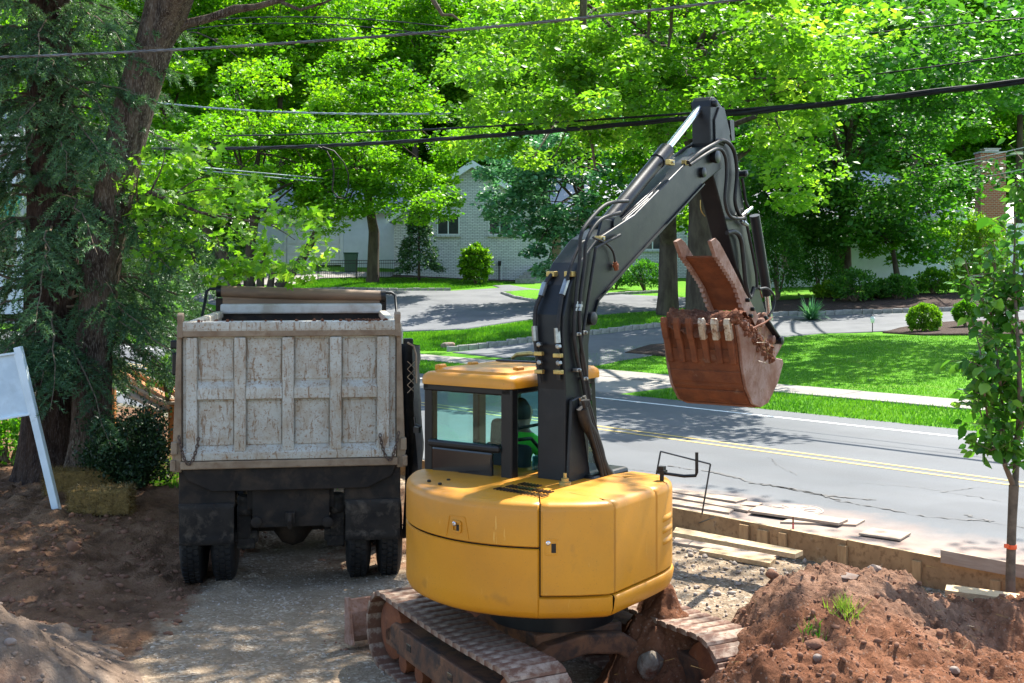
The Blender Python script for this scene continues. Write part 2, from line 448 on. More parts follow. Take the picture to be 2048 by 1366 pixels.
_cp = []
for t in range(-40, 121, 10):
    _cp.append((*RT(24.45, t), .65)); _cp.append((*RT(21.2, t), .5))
for (px, py, Y) in [(812, 665, 50), (1060, 640, 50), (1300, 628, 52), (800, 600, 60), (1050, 600, 60), (900, 583, 66),
                    (950, 560, 75), (600, 583, 66), (600, 530, 80), (450, 572, 68), (740, 556, 73), (300, 600, 72), (60, 600, 80),
                    (1700, 668, 45), (1700, 633, 52), (1560, 640, 50), (1560, 668, 44), (1930, 665, 40), (1930, 630, 48),
                    (1740, 578, 64), (1950, 590, 55), (1450, 600, 58), (1180, 560, 76), (2300, 590, 52)]:
    w = W(px, py, Y); _cp.append(tuple(w))
for (X, Y, z) in [(-60, 120, 6), (0, 130, 6), (60, 120, 6), (-90, 90, 4), (90, 60, 4), (0, 220, 7), (-120, 200, 7), (120, 200, 7), (110, 100, 5)]:
    _cp.append((X, Y, z))
_cp = np.array(_cp)
def _U(r2): return np.where(r2 > 0, r2 * np.log(r2 + 1e-12), 0)
_n = len(_cp); _K = _U(((_cp[:, None, :2] - _cp[None, :, :2]) ** 2).sum(-1)) + np.eye(_n) * 30.0
_Pm = np.c_[np.ones(_n), _cp[:, :2]]
_A = np.block([[_K, _Pm], [_Pm.T, np.zeros((3, 3))]])
_sol = np.linalg.solve(_A, np.r_[_cp[:, 2], 0, 0, 0])
def far_z(X, Y):
    X = np.asarray(X, float); Y = np.asarray(Y, float)
    sh = X.shape; q = np.c_[X.ravel(), Y.ravel()]
    out = np.empty(len(q))
    for i in range(0, len(q), 20000):
        qq = q[i:i + 20000]
        out[i:i + 20000] = _U(((qq[:, None] - _cp[None, :, :2]) ** 2).sum(-1)) @ _sol[:_n] + _sol[_n] + qq @ _sol[_n + 1:]
    z = out.reshape(sh)
    p, t = PT(X, Y)
    edge = .5 + np.clip((p - P_ROAD1) / (P_WALK0 - P_ROAD1), 0, 1) * .12 + np.clip((p - P_WALK0) / 1.3, 0, 1) * .03
    k = np.clip((p - P_WALK1) / 6.0, 0, 1); k = k * k * (3 - 2 * k)
    return edge * (1 - k) + z * k

def sstep(a, b, x):
    t = np.clip((x - a) / (b - a), 0, 1); return t * t * (3 - 2 * t)
def site_z(X, Y, fine=True):
    X = np.asarray(X, float); Y = np.asarray(Y, float)
    p, t = PT(X, Y)
    z = .24 * sstep(8.2, 11.2, p) + 0.0
    z = z + .16 * sstep(10.5, 17, t) * sstep(2, 6, -X)          # the tree bank on the left
    z = z - .10 * np.exp(-(((X + 2.9) / 1.9) ** 4 + ((Y - 15.5) / 3.0) ** 4))
    z = z + .05 * fbm(X * .5, Y * .5, 3, 3)
    # wheel ruts before the truck
    z = z + .022 * fbm(X * 2.3, Y * 2.3, 4, 5)
    # loose soil on the left bank
    loose = np.clip(sstep(-2.6, -4.2, X - .1 * (Y - 11)) * sstep(9.5, 11.5, Y), 0, 1)
    z = z + loose * (.12 * fbm(X * 1.3, Y * 1.3, 3, 8) + .09 * np.abs(fbm(X * 3.5, Y * 3.5, 4, 9)))
    if fine: z = z + (.014 + .03 * loose) * fbm(X * 9, Y * 9, 4, 11, .65)
    return z
def ground_z(X, Y):
    X = float(X); Y = float(Y)
    p, t = PT(X, Y)
    if p < P_FORM: return float(site_z(np.array([X]), np.array([Y]))[0])
    if p < P_ROAD1: return ROAD_Z
    return float(far_z(np.array([X]), np.array([Y]))[0])
def gz(X, Y):
    p, t = PT(X, Y)
    return np.where(p < P_FORM, site_z(X, Y), np.where(p < P_ROAD1, ROAD_Z, far_z(X, Y)))
def GP(px, py, Y0=10, Y1=150):
    """where the view ray through a photo pixel meets the ground"""
    Ys = np.linspace(Y0, Y1, 1500)
    X_ = (px - CX) / F * Ys; Z_ = H - (py - HY) / F * Ys
    hit = np.nonzero(Z_ <= gz(X_, Ys))[0]
    i = hit[0] if len(hit) else len(Ys) - 1
    Y = Ys[i]
    return np.array([(px - CX) / F * Y, Y, H - (py - HY) / F * Y])

def pos_attr_mat(name, build):
    m, nt, bs = new_mat(name); build(nt, bs); return m

# site ground: gravel and red soil told apart by an attribute
def _site(nt, bs):
    co = coords(nt)
    at = N(nt, 'ShaderNodeAttribute', attribute_name='soil').outputs['Fac']
    vor = N(nt, 'ShaderNodeTexVoronoi'); vor.inputs['Scale'].default_value = 34; nt.links.new(co, vor.inputs['Vector'])
    peb = N(nt, 'ShaderNodeTexVoronoi'); peb.inputs['Scale'].default_value = 34; nt.links.new(co, peb.inputs['Vector'])
    sep = N(nt, 'ShaderNodeSeparateColor'); nt.links.new(vor.outputs['Color'], sep.inputs[0])
    grav = ramp(nt, sep.outputs[0], [(0, (.165, .118, .076)), (.45, (.25, .188, .128)), (.8, (.33, .26, .185)), (1, (.48, .41, .315))]).outputs[0]
    fine = ramp(nt, noise(nt, co, 1.7, 8, .65), [(.35, (.16, .112, .070)), (.65, (.255, .19, .125))]).outputs[0]
    grav = mixc(nt, ramp(nt, noise(nt, co, 2.6, 6), [(.38, .15), (.62, .85)]).outputs[0], fine, grav)
    soil = ramp(nt, noise(nt, co, 2.2, 8, .65), [(.35, (.070, .037, .020)), (.5, (.135, .073, .040)), (.68, (.20, .116, .067))]).outputs[0]
    ad = N(nt, 'ShaderNodeMath', operation='ADD'); nt.links.new(at, ad.inputs[0])
    sb = N(nt, 'ShaderNodeMapRange'); sb.inputs[3].default_value = -.5; sb.inputs[4].default_value = .5
    nt.links.new(noise(nt, co, 2.1, 7, .7), sb.inputs[0]); nt.links.new(sb.outputs[0], ad.inputs[1])
    k = ramp(nt, ad.outputs[0], [(.38, 0), (.62, 1)]).outputs[0]
    nt.links.new(mixc(nt, k, grav, soil), bs.inputs['Base Color'])
    bs.inputs['Roughness'].default_value = .95; bs.inputs['Specular IOR Level'].default_value = .12
    b1 = bump(nt, bs, vor.outputs['Distance'], .55, .02)
    bump(nt, bs, noise(nt, co, 22, 8, .7), .7, .03, b1)
MT['site'] = pos_attr_mat('gravel_and_soil', _site)

def nonuni(a, b, step, lo, hi, coarse):
    c = np.arange(a, b + 1e-6, step)
    L = np.arange(lo, a, coarse); R = np.arange(b + coarse, hi, coarse)
    return np.r_[L, c, R]
def strip_grid(ps, ts):
    Pp, Tt = np.meshgrid(ps, ts, indexing='ij')
    X, Y = RT(Pp, Tt)
    m, n = Pp.shape
    idx = np.arange(m * n).reshape(m, n)
    Fq = np.stack([idx[:-1, :-1], idx[1:, :-1], idx[1:, 1:], idx[:-1, 1:]], -1).reshape(-1, 4)
    return X, Y, Fq
def soil_amount(X, Y):
    p, t = PT(X, Y)
    s = .25 * fbm(X * .6, Y * .6, 4, 21)
    s = s + sstep(-3.0, -3.9, X) * sstep(9.6, 11.2, Y - .45 * (X + 3)) * .95     # left bank
    s = s + .75 * np.exp(-(((X + 1.0) / 1.5) ** 2 + ((Y - 11.4) / .8) ** 2))          # red smear by the tracks
    s = s + .8 * np.exp(-(((X - 1.6) / 1.0) ** 2 + ((Y - 9.9) / 1.2) ** 2))
    s = s + .55 * sstep(13, 15, Y) * sstep(-4.5, -1, X) * sstep(11.6, 10.6, p)
    return s
ps = np.r_[nonuni(0.6, P_FORM, .045, -26, P_FORM, .8)]; ps[-1] = P_FORM
ts = nonuni(2.6, 22, .045, -30, 62, 1.0)
X, Y, Fq = strip_grid(ps, ts)
Z = site_z(X, Y)
site = fast_mesh('site_ground', np.stack([X, Y, Z], -1).reshape(-1, 3), Fq, MT['site'], smooth=True, attrs={'soil': soil_amount(X, Y).ravel()})
tag(site, 'bare gravel and brown soil of the work site', kind='structure')

# road
def _asph(nt, bs):
    co = coords(nt)
    n1 = noise(nt, co, .35, 5)
    c = ramp(nt, n1, [(.35, (.080, .087, .094)), (.65, (.110, .116, .122))]).outputs[0]
    sp = ramp(nt, noise(nt, co, 70, 3, .8), [(.35, .55), (.7, 1.35)]).outputs[0]
    mm = N(nt, 'ShaderNodeMix', data_type='RGBA', blend_type='MULTIPLY'); mm.inputs[0].default_value = .8
    nt.links.new(c, mm.inputs[6]); nt.links.new(sp, mm.inputs[7])
    ln = N(nt, 'ShaderNodeAttribute', attribute_name='wear').outputs['Fac']
    wn_ = N(nt, 'ShaderNodeMath', operation='MULTIPLY'); nt.links.new(ln, wn_.inputs[0]); nt.links.new(ramp(nt, noise(nt, co, .5, 6, .7), [(.3, .35), (.65, 1.0)]).outputs[0], wn_.inputs[1])
    m2 = N(nt, 'ShaderNodeMix', data_type='RGBA', blend_type='MIX'); nt.links.new(wn_.outputs[0], m2.inputs[0]); nt.links.new(mm.outputs[2], m2.inputs[6]); m2.inputs[7].default_value = (.062, .063, .066, 1)
    mm = m2
    pt_ = ramp(nt, noise(nt, co, .28, 2, .4), [(.60, 0), (.615, .28)]).outputs[0]
    m3 = N(nt, 'ShaderNodeMix', data_type='RGBA', blend_type='MIX'); nt.links.new(pt_, m3.inputs[0]); nt.links.new(mm.outputs[2], m3.inputs[6]); m3.inputs[7].default_value = (.06, .062, .066, 1)
    mm = m3
    at = N(nt, 'ShaderNodeAttribute', attribute_name='soil').outputs['Fac']
    ad = N(nt, 'ShaderNodeMath', operation='ADD'); nt.links.new(at, ad.inputs[0])
    sb = N(nt, 'ShaderNodeMapRange'); sb.inputs[3].default_value = -.55; sb.inputs[4].default_value = .55
    nt.links.new(noise(nt, co, .9, 8, .68), sb.inputs[0]); nt.links.new(sb.outputs[0], ad.inputs[1])
    k = ramp(nt, ad.outputs[0], [(.36, 0), (.95, .8)]).outputs[0]
    dust = ramp(nt, noise(nt, co, 3, 6), [(.35, (.235, .15, .11)), (.65, (.275, .21, .165))]).outputs[0]
    nt.links.new(mixc(nt, k, mm.outputs[2], dust), bs.inputs['Base Color'])
    bs.inputs['Roughness'].default_value = .8; bs.inputs['Specular IOR Level'].default_value = .3
    bump(nt, bs, noise(nt, co, 90, 4, .8), .35, .006)
MT['asphalt'] = pos_attr_mat('asphalt', _asph)
ps = np.arange(P_ROAD0 - .22, P_ROAD1 + .3, .2); ts = np.arange(-70, 180, .8)
X, Y, Fq = strip_grid(ps, ts)
P_, T_ = PT(X, Y)
dusta = sstep(13.6, 11.6, P_) * sstep(16, 6, T_) * .85 + .25 * sstep(15.5, 12, P_)
wear = np.zeros_like(P_)
for lc in (14.4, 18.25):
    for o_ in (-.85, .85): wear = wear + .40 * np.exp(-((P_ - lc - o_) / .32) ** 2)
    wear = wear + .25 * np.exp(-((P_ - lc) / .22) ** 2)
road = fast_mesh('road', np.stack([X, Y, np.full_like(X, ROAD_Z)], -1).reshape(-1, 3), Fq, MT['asphalt'], smooth=True, attrs={'soil': dusta.ravel(), 'wear': wear.ravel()})
tag(road, 'grey asphalt two lane road', kind='structure')
def marking(name, p, w, t0, t1, mat, step=1.0):
    ts = np.arange(t0, t1, step); X, Y, Fq = strip_grid(np.array([p - w / 2, p + w / 2]), ts)
    return fast_mesh(name, np.stack([X, Y, np.full_like(X, ROAD_Z + .005)], -1).reshape(-1, 3), Fq, mat, road)
marking('white_edge_line', P_WHITE1, .11, -60, 160, MT['marking_white'])
marking('white_edge_line', P_WHITE0, .11, 16.5, 160, MT['marking_white'])
marking('yellow_centre_line', P_YEL - .16, .085, -60, 160, MT['marking_yellow'])
marking('yellow_centre_line', P_YEL + .16, .085, -60, 160, MT['marking_yellow'])
def crack(path, w, seed):
    r = np.random.default_rng(seed); L = []
    path = [np.array(GPr(*q)) for q in path]
    pts = []
    for a, b in zip(path[:-1], path[1:]):
        n = max(2, int(np.linalg.norm(b - a) / .06))
        for i in range(n): pts.append(a + (b - a) * i / n + r.normal(0, .022, 2))
    pts = np.array(pts); d = np.gradient(pts, axis=0); d /= np.linalg.norm(d, axis=1)[:, None] + 1e-9
    nn = np.c_[-d[:, 1], d[:, 0]]; ww = w * np.abs(r.normal(.6, .6, len(pts)))[:, None]
    V = np.r_[np.c_[pts + nn * ww, np.full(len(pts), ROAD_Z + .009)], np.c_[pts - nn * ww, np.full(len(pts), ROAD_Z + .009)]]
    k = len(pts); i = np.arange(k - 1)
    return V, np.stack([i, i + 1, i + 1 + k, i + k], -1)
def GPr(px, py):
    Y = (H - ROAD_Z) * F / (py - HY); return ((px - CX) / F * Y, Y)
for i, (path, w) in enumerate([([(1335, 932), (1430, 945), (1505, 966), (1560, 975), (1640, 990), (1760, 1002)], .03),
                               ([(1230, 935), (1300, 943), (1400, 955)], .012),
                               ([(1520, 968), (1600, 981), (1690, 1003)], .03), ([(1660, 1000), (1700, 1006), (1860, 1035), (2000, 1044)], .02),
                               ([(1930, 1030), (1990, 1046), (2090, 1062)], .022), ([(1700, 965), (1840, 975), (2040, 1010)], .008),
                               ([(1540, 915), (1560, 935), (1600, 952)], .006), ([(1880, 985), (1960, 975), (2080, 985)], .008)]):
    V, Fq = crack(path, w, i); fast_mesh('road_crack', V, Fq, MT['tar'], road)

# far ground: one sheet of grass from the road edge to behind the last trees
def _lawn(nt, bs):
    co = coords(nt)
    n1 = noise(nt, co, .22, 5); n2 = noise(nt, co, 18, 5, .8)
    c = ramp(nt, n1, [(.3, (.060, .19, .007)), (.55, (.085, .235, .008)), (.75, (.12, .255, .012))]).outputs[0]
    sp = ramp(nt, n2, [(.3, .55), (.7, 1.3)]).outputs[0]
    mm = N(nt, 'ShaderNodeMix', data_type='RGBA', blend_type='MULTIPLY'); mm.inputs[0].default_value = .8
    nt.links.new(c, mm.inputs[6]); nt.links.new(sp, mm.inputs[7])
    dry = ramp(nt, noise(nt, co, .55, 7, .7), [(.56, 0), (.72, .55)]).outputs[0]
    nt.links.new(mixc(nt, dry, mm.outputs[2], (.17, .19, .035)), bs.inputs['Base Color']); bs.inputs['Roughness'].default_value = .9; bs.inputs['Specular IOR Level'].default_value = .1
    bump(nt, bs, n2, .8, .05)
MT['lawn'] = pos_attr_mat('lawn_grass', _lawn)
ps = np.r_[np.arange(P_ROAD1, 50, .5), np.arange(50, 260, 4)]; ts = np.r_[np.arange(-60, -22, 4), np.arange(-22, 75, .7), np.arange(75, 260, 4)]
X, Y, Fq = strip_grid(ps, ts)
Z = far_z(X, Y) + .02 * fbm(X * 1.2, Y * 1.2, 3, 31) * sstep(21.3, 23, PT(X, Y)[0])
lawn = fast_mesh('lawn', np.stack([X, Y, Z], -1).reshape(-1, 3), Fq, MT['lawn'], smooth=True)
tag(lawn, 'green lawn rising behind the road', kind='structure')

def drape(name, poly, off, mat, kind='structure', step=.6, label=None):
    """polygon in x,y filled with a grid of small quads clipped by the outline and laid on the terrain"""
    bm = bmesh.new()
    vsb = [bm.verts.new((p[0], p[1], 0)) for p in poly]
    bm.faces.new(vsb)
    xs = [p[0] for p in poly]; ys = [p[1] for p in poly]
    for axis, lo, hi in ((0, min(xs), max(xs)), (1, min(ys), max(ys))):
        c = lo + step
        while c < hi:
            co = [0, 0, 0]; no = [0, 0, 0]; co[axis] = c; no[axis] = 1
            bmesh.ops.bisect_plane(bm, geom=bm.verts[:] + bm.edges[:] + bm.faces[:], plane_co=co, plane_no=no)
            c += step
    bmesh.ops.triangulate(bm, faces=bm.faces[:])
    me = bpy.data.meshes.new(name); bm.to_mesh(me); bm.free()
    n = len(me.vertices); co = np.empty(n * 3); me.vertices.foreach_get('co', co); co = co.reshape(-1, 3)
    co[:, 2] = far_z(co[:, 0], co[:, 1]) + off
    me.vertices.foreach_set('co', co.ravel())
    me.polygons.foreach_set('use_smooth', [True] * len(me.polygons)); me.update()
    # skirt down so that the edge shows no gap
    o = link_mesh(name, me, mat)
    md = o.modifiers.new('thickness', 'SOLIDIFY'); md.thickness = .12; md.offset = -1 if me.polygons[0].normal.z > 0 else 1
    tag(o, label, kind=kind); return o

# sidewalk of separate slabs
walk = empty('sidewalk', (*RT(P_WALK0, 0), .6)); tag(walk, 'concrete sidewalk across the road', kind='structure')
slab_me = None
for i in range(-14, 66):
    t0 = i * 1.5; t1 = t0 + 1.488
    mb = MB()
    vsl = []
    for (p, t) in ((P_WALK0, t0), (P_WALK1, t0), (P_WALK1, t1), (P_WALK0, t1)):
        x, y = RT(p, t); vsl.append((x, y, float(far_z(np.array([x]), np.array([y]))[0]) + .035 + random.uniform(-.004, .004)))
    vsl = [(v[0] - walk.location.x, v[1] - walk.location.y, v[2] - walk.location.z) for v in vsl]
    mb.add(vsl + [(v[0], v[1], v[2] - .12) for v in vsl], [(0, 1, 2, 3), (0, 4, 5, 1), (1, 5, 6, 2), (2, 6, 7, 3), (3, 7, 4, 0)])
    mb.build('slab', MT['concrete'], walk)

def pxpoly(pts): return [tuple(GP(px, py)[:2]) for px, py in pts]
MT['drive'] = M('driveway_asphalt', (.125, .13, .135), (.095, .10, .105), rough=.85, scale=.8, bmp=.2, bscale=60, spec=.2)
MT['apron'] = M('pale_apron_concrete', (.24, .225, .205), (.19, .178, .165), rough=.85, scale=1.2, bmp=.15, bscale=60, spec=.2)
# driveway that leaves the road by the apron and runs right in front of the second house
x0, y0 = RT(P_WALK1 + .02, 8)
dr = pxpoly([(905, 706), (1000, 694), (1110, 680), (1220, 668), (1320, 656), (1440, 640), (1560, 634), (1700, 630), (1830, 627), (1960, 623), (2200, 622),
             (2200, 655), (1960, 659), (1880, 661), (1760, 664), (1640, 668), (1560, 676), (1460, 690), (1340, 706), (1240, 722), (1180, 735)])
driveway = drape('driveway', dr, .03, MT['drive'], label='dark asphalt driveway to the siding house')
dr2 = pxpoly([(800, 664), (925, 660), (1060, 640), (1180, 632), (1310, 622), (1400, 612), (1370, 596), (1200, 588), (1130, 584), (1060, 578), (1020, 571), (985, 572), (1000, 577),
              (900, 583), (800, 583), (700, 581), (560, 584), (420, 578), (380, 600), (560, 640)])
drape('driveway', dr2, .035, MT['drive'], label='sunlit forecourt before the white brick house')
ap = [RT(P_ROAD1 - .05, 19.5), RT(P_WALK0 - .01, 19.0), RT(P_WALK0 - .01, 25.0), RT(P_ROAD1 - .05, 25.5)]
drape('driveway_apron', ap, .022, MT['apron'], label='pale concrete driveway apron')
drape('driveway', pxpoly([(560, 545), (690, 545), (800, 545), (800, 556), (640, 558), (560, 574), (400, 578), (380, 550)]), .03, MT['apron'], label='pale drive before the garage')
drape('grass_island', pxpoly([(1005, 587), (1060, 583), (1110, 586), (1150, 594), (1110, 600), (1060, 603), (1020, 594)]), .10, MT['lawn'], label='small grass island in the forecourt')

# kerbs of single granite blocks
def kerb(path, label, h=.13, w=.16, L=.42):
    pts = [GP(*q) for q in path]
    P3 = np.array(pts); seg = np.linalg.norm(np.diff(P3[:, :2], axis=0), axis=1); s = np.r_[0, np.cumsum(seg)]
    root = empty('kerb', tuple(P3[0])); tag(root, label, kind='structure')
    k = np.arange(0, s[-1], L)
    shared = []
    for v in range(5):
        mb = MB(); mb.box((0, 0, 0), (L - .025, w * random.uniform(.85, 1.1), h + .12)); me = mb.build('kerb_stone', MT['kerb'], root, bevel=.02)
        shared.append(me)
    for i, q in enumerate(k):
        x = np.interp(q, s, P3[:, 0]); y = np.interp(q, s, P3[:, 1]); x2 = np.interp(q + .2, s, P3[:, 0]); y2 = np.interp(q + .2, s, P3[:, 1])
        o = shared[i] if i < 5 else shared[i % 5].copy()
        if i >= 5: COL.objects.link(o); o.parent = root
        z = ground_z(x, y)
        o.location = (x - P3[0][0], y - P3[0][1], z + h / 2 - .05 - P3[0][2] + random.uniform(-.015, .015))
        o.rotation_euler = (random.uniform(-.05, .05), random.uniform(-.04, .04), math.atan2(y2 - y, x2 - x) + random.uniform(-.05, .05))
kerb([(905, 703), (1000, 692), (1110, 678), (1220, 666), (1320, 654)], 'granite block kerb beside the shaded driveway', h=.17)
kerb([(1440, 639), (1560, 633), (1700, 629), (1830, 626), (1960, 622), (2120, 621)], 'pale block kerb between driveway and mulch bed', h=.2)
kerb([(560, 583), (700, 580), (800, 582), (900, 582)], 'low kerb before the white brick house lawn', h=.15)
kerb([(1005, 589), (1030, 598), (1070, 605), (1120, 602)], 'curved kerb round the small grass island', h=.14)
kerb([(1140, 598), (1240, 590), (1330, 585)], 'kerb by the front steps path', h=.14)

drape('mulch_bed', pxpoly([(1480, 632), (1560, 630), (1700, 626), (1830, 623), (1960, 619), (2150, 618), (2150, 590), (1960, 588), (1800, 590), (1650, 596), (1530, 606), (1470, 618)]), .08, MT['mulch'], label='dark mulch bed before the siding house')
drape('mulch_bed', pxpoly([(1765, 667), (1800, 658), (1850, 650), (1910, 645), (1980, 643), (2150, 643), (2150, 672), (1960, 672), (1850, 672)]), .06, MT['mulch'], label='grey mulch bed at the lawn edge under the box balls')
drape('mulch_bed', pxpoly([(1250, 708), (1300, 692), (1400, 684), (1440, 690), (1400, 704), (1330, 714)]), .05, MT['mulch'], label='shaded mulch patch on the lawn corner')
drape('mulch_bed', pxpoly([(780, 556), (900, 560), (1030, 566), (1060, 560), (1040, 556), (900, 552), (790, 549)]), .05, MT['mulch'], label='mulch strip along the white brick wall')

# ------------------------------------------------------------------ grass blades
def blades(name, X, Y, Z, hgt, wid, mat, r, lean=.5, parent=None):
    n = len(X)
    a = r.uniform(0, 2 * np.pi, n); h = hgt * r.uniform(.55, 1.3, n); le = lean * h * r.uniform(0, 1, n); b = r.uniform(0, 2 * np.pi, n)
    c = np.c_[X, Y, Z]; s = np.c_[np.cos(a), np.sin(a), np.zeros(n)] * (wid * r.uniform(.6, 1.3, n))[:, None]
    tip = c + np.c_[np.cos(b) * le, np.sin(b) * le, h]
    V = np.stack([c - s, c + s, tip], 1).reshape(-1, 3)
    Fc = np.arange(3 * n).reshape(-1, 3)
    return fast_mesh(name, V, Fc, mat, parent, attrs={'tint': np.repeat(np.clip(r.normal(.5, .18, n) + .55 * fbm(X * .7, Y * .7, 4, 5), 0, 1), 3)})
r = np.random.default_rng(5)
n = 70000
p = r.uniform(P_ROAD1 - .06, P_WALK0 - .02, n); t = r.uniform(-8, 55, n) ** 1.0
keep = ~((t > 18.9) & (t < 25.6)); p, t = p[keep], t[keep]
X, Y = RT(p, t); tag(blades('verge_grass', X, Y, far_z(X, Y), .075, .012, MT['grass'], r, .9), 'grass of the verge along the road', kind='stuff')
n = 150000
p = P_WALK1 + .05 + r.uniform(0, 1, n) ** 1.2 * 17; t = r.uniform(-10, 27, n)
X, Y = RT(p, t); pxx = CX + F * X / Y; pyy = HY + F * (H - far_z(X, Y)) / Y
keep = (pyy > 672) | ((pyy > 640) & (pxx < 1290)); X, Y = X[keep], Y[keep]
tag(blades('lawn_grass', X, Y, far_z(X, Y), .045, .012, MT['grass'], r, 1.0), 'short mown grass of the front lawn', kind='stuff')
def patch_blades(name, poly, n, hgt, wid, label):
    q = np.array(poly); lo = q.min(0); hi = q.max(0)
    P = r.uniform(lo, hi, (n, 2)); ins = np.zeros(n, bool); j = len(q) - 1
    for i in range(len(q)):
        c = ((q[i, 1] > P[:, 1]) != (q[j, 1] > P[:, 1])) & (P[:, 0] < (q[j, 0] - q[i, 0]) * (P[:, 1] - q[i, 1]) / (q[j, 1] - q[i, 1] + 1e-9) + q[i, 0])
        ins ^= c; j = i
    P = P[ins]
    tag(blades(name, P[:, 0], P[:, 1], far_z(P[:, 0], P[:, 1]), hgt, wid, MT['grass'], r), label, kind='stuff')
patch_blades('grass_strip', pxpoly([(800, 702), (890, 703), (1000, 690), (1110, 676), (1320, 652), (1310, 626), (1180, 636), (1060, 644), (925, 664), (800, 668)]), 60000, .12, .02, 'grass strip between the two driveways')
patch_blades('house_lawn', pxpoly([(560, 580), (700, 578), (900, 580), (990, 572), (1030, 566), (900, 560), (740, 556), (640, 560)]), 30000, .12, .03, 'shaded grass before the white brick house')
# ------------------------------------------------------------------ excavator
PHI = math.radians(35)
EC = np.array([.33, 9.91])
EF = np.array([math.sin(PHI), math.cos(PHI)]); ER = np.array([math.cos(PHI), -math.sin(PHI)])
ex = empty('excavator', (EC[0], EC[1], 0), -PHI, 'yellow tracked excavator with dark boom raised over the road edge', 'excavator')
def side(px, py, x0):
    """photo pixel onto the machine's fore-and-aft plane at local x0 -> local (x, y, z)"""
    a = np.array([(px - CX) / F, 1.0]); t = (x0 + EC @ ER) / (a @ ER)
    d = a * t - EC
    return (x0, float(d @ EF), float(H - (py - HY) / F * t))
def rear(px, py, y0):
    """photo pixel onto the machine's cross plane at local y0"""
    a = np.array([(px - CX) / F, 1.0]); t = (y0 + EC @ EF) / (a @ EF)
    d = a * t - EC
    return (float(d @ ER), y0, float(H - (py - HY) / F * t))

# body outline in plan, from the left front round the rear to the right front
OUT = [(-1.10, .55), (-1.13, .1), (-1.13, -.25)]
for k in range(0, 33):
    a = math.radians(200 + k * (298.5 - 200) / 32)
    OUT.append((1.2 * math.cos(a), 1.2 * math.sin(a)))
a_door = len(OUT) - 1
OUT += [(.80, -.885), (.90, -.785), (.962, -.72), (.985, -.66)]
i_corner = len(OUT) - 1
OUT += [(.985, -.45), (.985, -.25), (.985, -.10), (.982, .02)]
i_side = len(OUT) - 1
OUT += [(.972, .16), (.945, .30), (.89, .43), (.80, .54), (.68, .60), (.45, .62)]
OUT = np.array(OUT)
_d = np.gradient(OUT, axis=0); _d /= np.linalg.norm(_d, axis=1)[:, None]
ONRM = np.c_[-_d[:, 1], _d[:, 0]]                      # inward
_seg = np.r_[0, np.cumsum(np.linalg.norm(np.diff(OUT, axis=0), axis=1))]
def out_at(s):
    return np.array([np.interp(s, _seg, OUT[:, 0]), np.interp(s, _seg, OUT[:, 1])]), np.array([np.interp(s, _seg, ONRM[:, 0]), np.interp(s, _seg, ONRM[:, 1])])
def s_px(px, z):
    """arc position whose point at height z appears at photo column px"""
    best, bs_ = 1e9, 0
    for s in np.linspace(_seg[3], _seg[-1], 900):
        q, _n_ = out_at(s); w = EC + ER * q[0] + EF * q[1]
        e = abs(CX + F * w[0] / w[1] - px)
        if e < best: best, bs_ = e, s
    return bs_
Z0, Z1 = .905, 1.765
S_DOOR, S_EDGE, S_CORN = s_px(1080, 1.4), s_px(1229, 1.4), s_px(1313, 1.4)
S_SKIRT = _seg[-1] - .05
def panel(mb, s0, s1, prof, lip=.014, off=0.0, n=None):
    """sheet along the outline; prof: (inward, z) pairs from bottom to top"""
    n = n or max(3, int((s1 - s0) / .05))
    ss = np.r_[s0, np.linspace(s0 + lip, s1 - lip, n), s1]
    P = np.zeros((len(ss), len(prof), 3))
    for i, s in enumerate(ss):
        q, nn = out_at(s); e = lip if i in (0, len(ss) - 1) else 0.0
        for j, (d, z) in enumerate(prof):
            ij = q + nn * (d + e - off); P[i, j] = (ij[0], ij[1], z)
    mb.grid(P)
G = .005
low = [(.13, Z0 - .004), (.055, Z0 + .006), (.018, Z0 + .028), (0, Z0 + .07)]
top = [(0, Z1 - .065), (.008, Z1 - .03), (.03, Z1 - .008), (.07, Z1), (.42, Z1 + .012)]
ZS = 1.078   # top of the skirt below the door
ZH = 1.435   # seam between counterweight and hood
mb = MB()
panel(mb, _seg[0], S_DOOR - G, low + [(0, ZS), (0, ZH - .012), (.012, ZH - G)])
cw = mb
mb2 = MB()
panel(cw, S_DOOR - G - .014, S_EDGE - G, low + [(0, ZS - .012), (.012, ZS - .003), (.05, ZS)], lip=.014)
cwo = cw.build('counterweight', MT['yellow'], ex, smooth=40)
mb = MB(); panel(mb, _seg[0], S_DOOR - G, [(.014, ZH + G), (0, ZH + .014)] + top); mb.build('rear_hood', MT['yellow'], ex, smooth=40)
mb = MB(); panel(mb, S_DOOR + G, S_EDGE - G, [(.02, ZS + G), (-.012, ZS + .02)] + [(d - .012 if d < .05 else d, z) for d, z in top[:4]] + [(.42, Z1 + .012)]); door = mb.build('side_door', MT['yellow'], ex, smooth=40)
mb = MB(); panel(mb, S_EDGE + G, S_CORN - G * .6, [(.02, ZS + G), (0, ZS + .02)] + top); mb.build('side_panel', MT['yellow'], ex, smooth=40)
mb = MB(); panel(mb, S_CORN + G * .6, _seg[-1], [(.02, ZS + G), (0, ZS + .02)] + top); corner_p = mb.build('corner_panel', MT['yellow'], ex, smooth=40)
mb = MB(); panel(mb, S_EDGE + G, _seg[-1], low + [(-.012, ZS - .03), (-.004, ZS - .01), (.012, ZS - .002), (.06, ZS)]); mb.build('lower_skirt', MT['yellow'], ex, smooth=40)
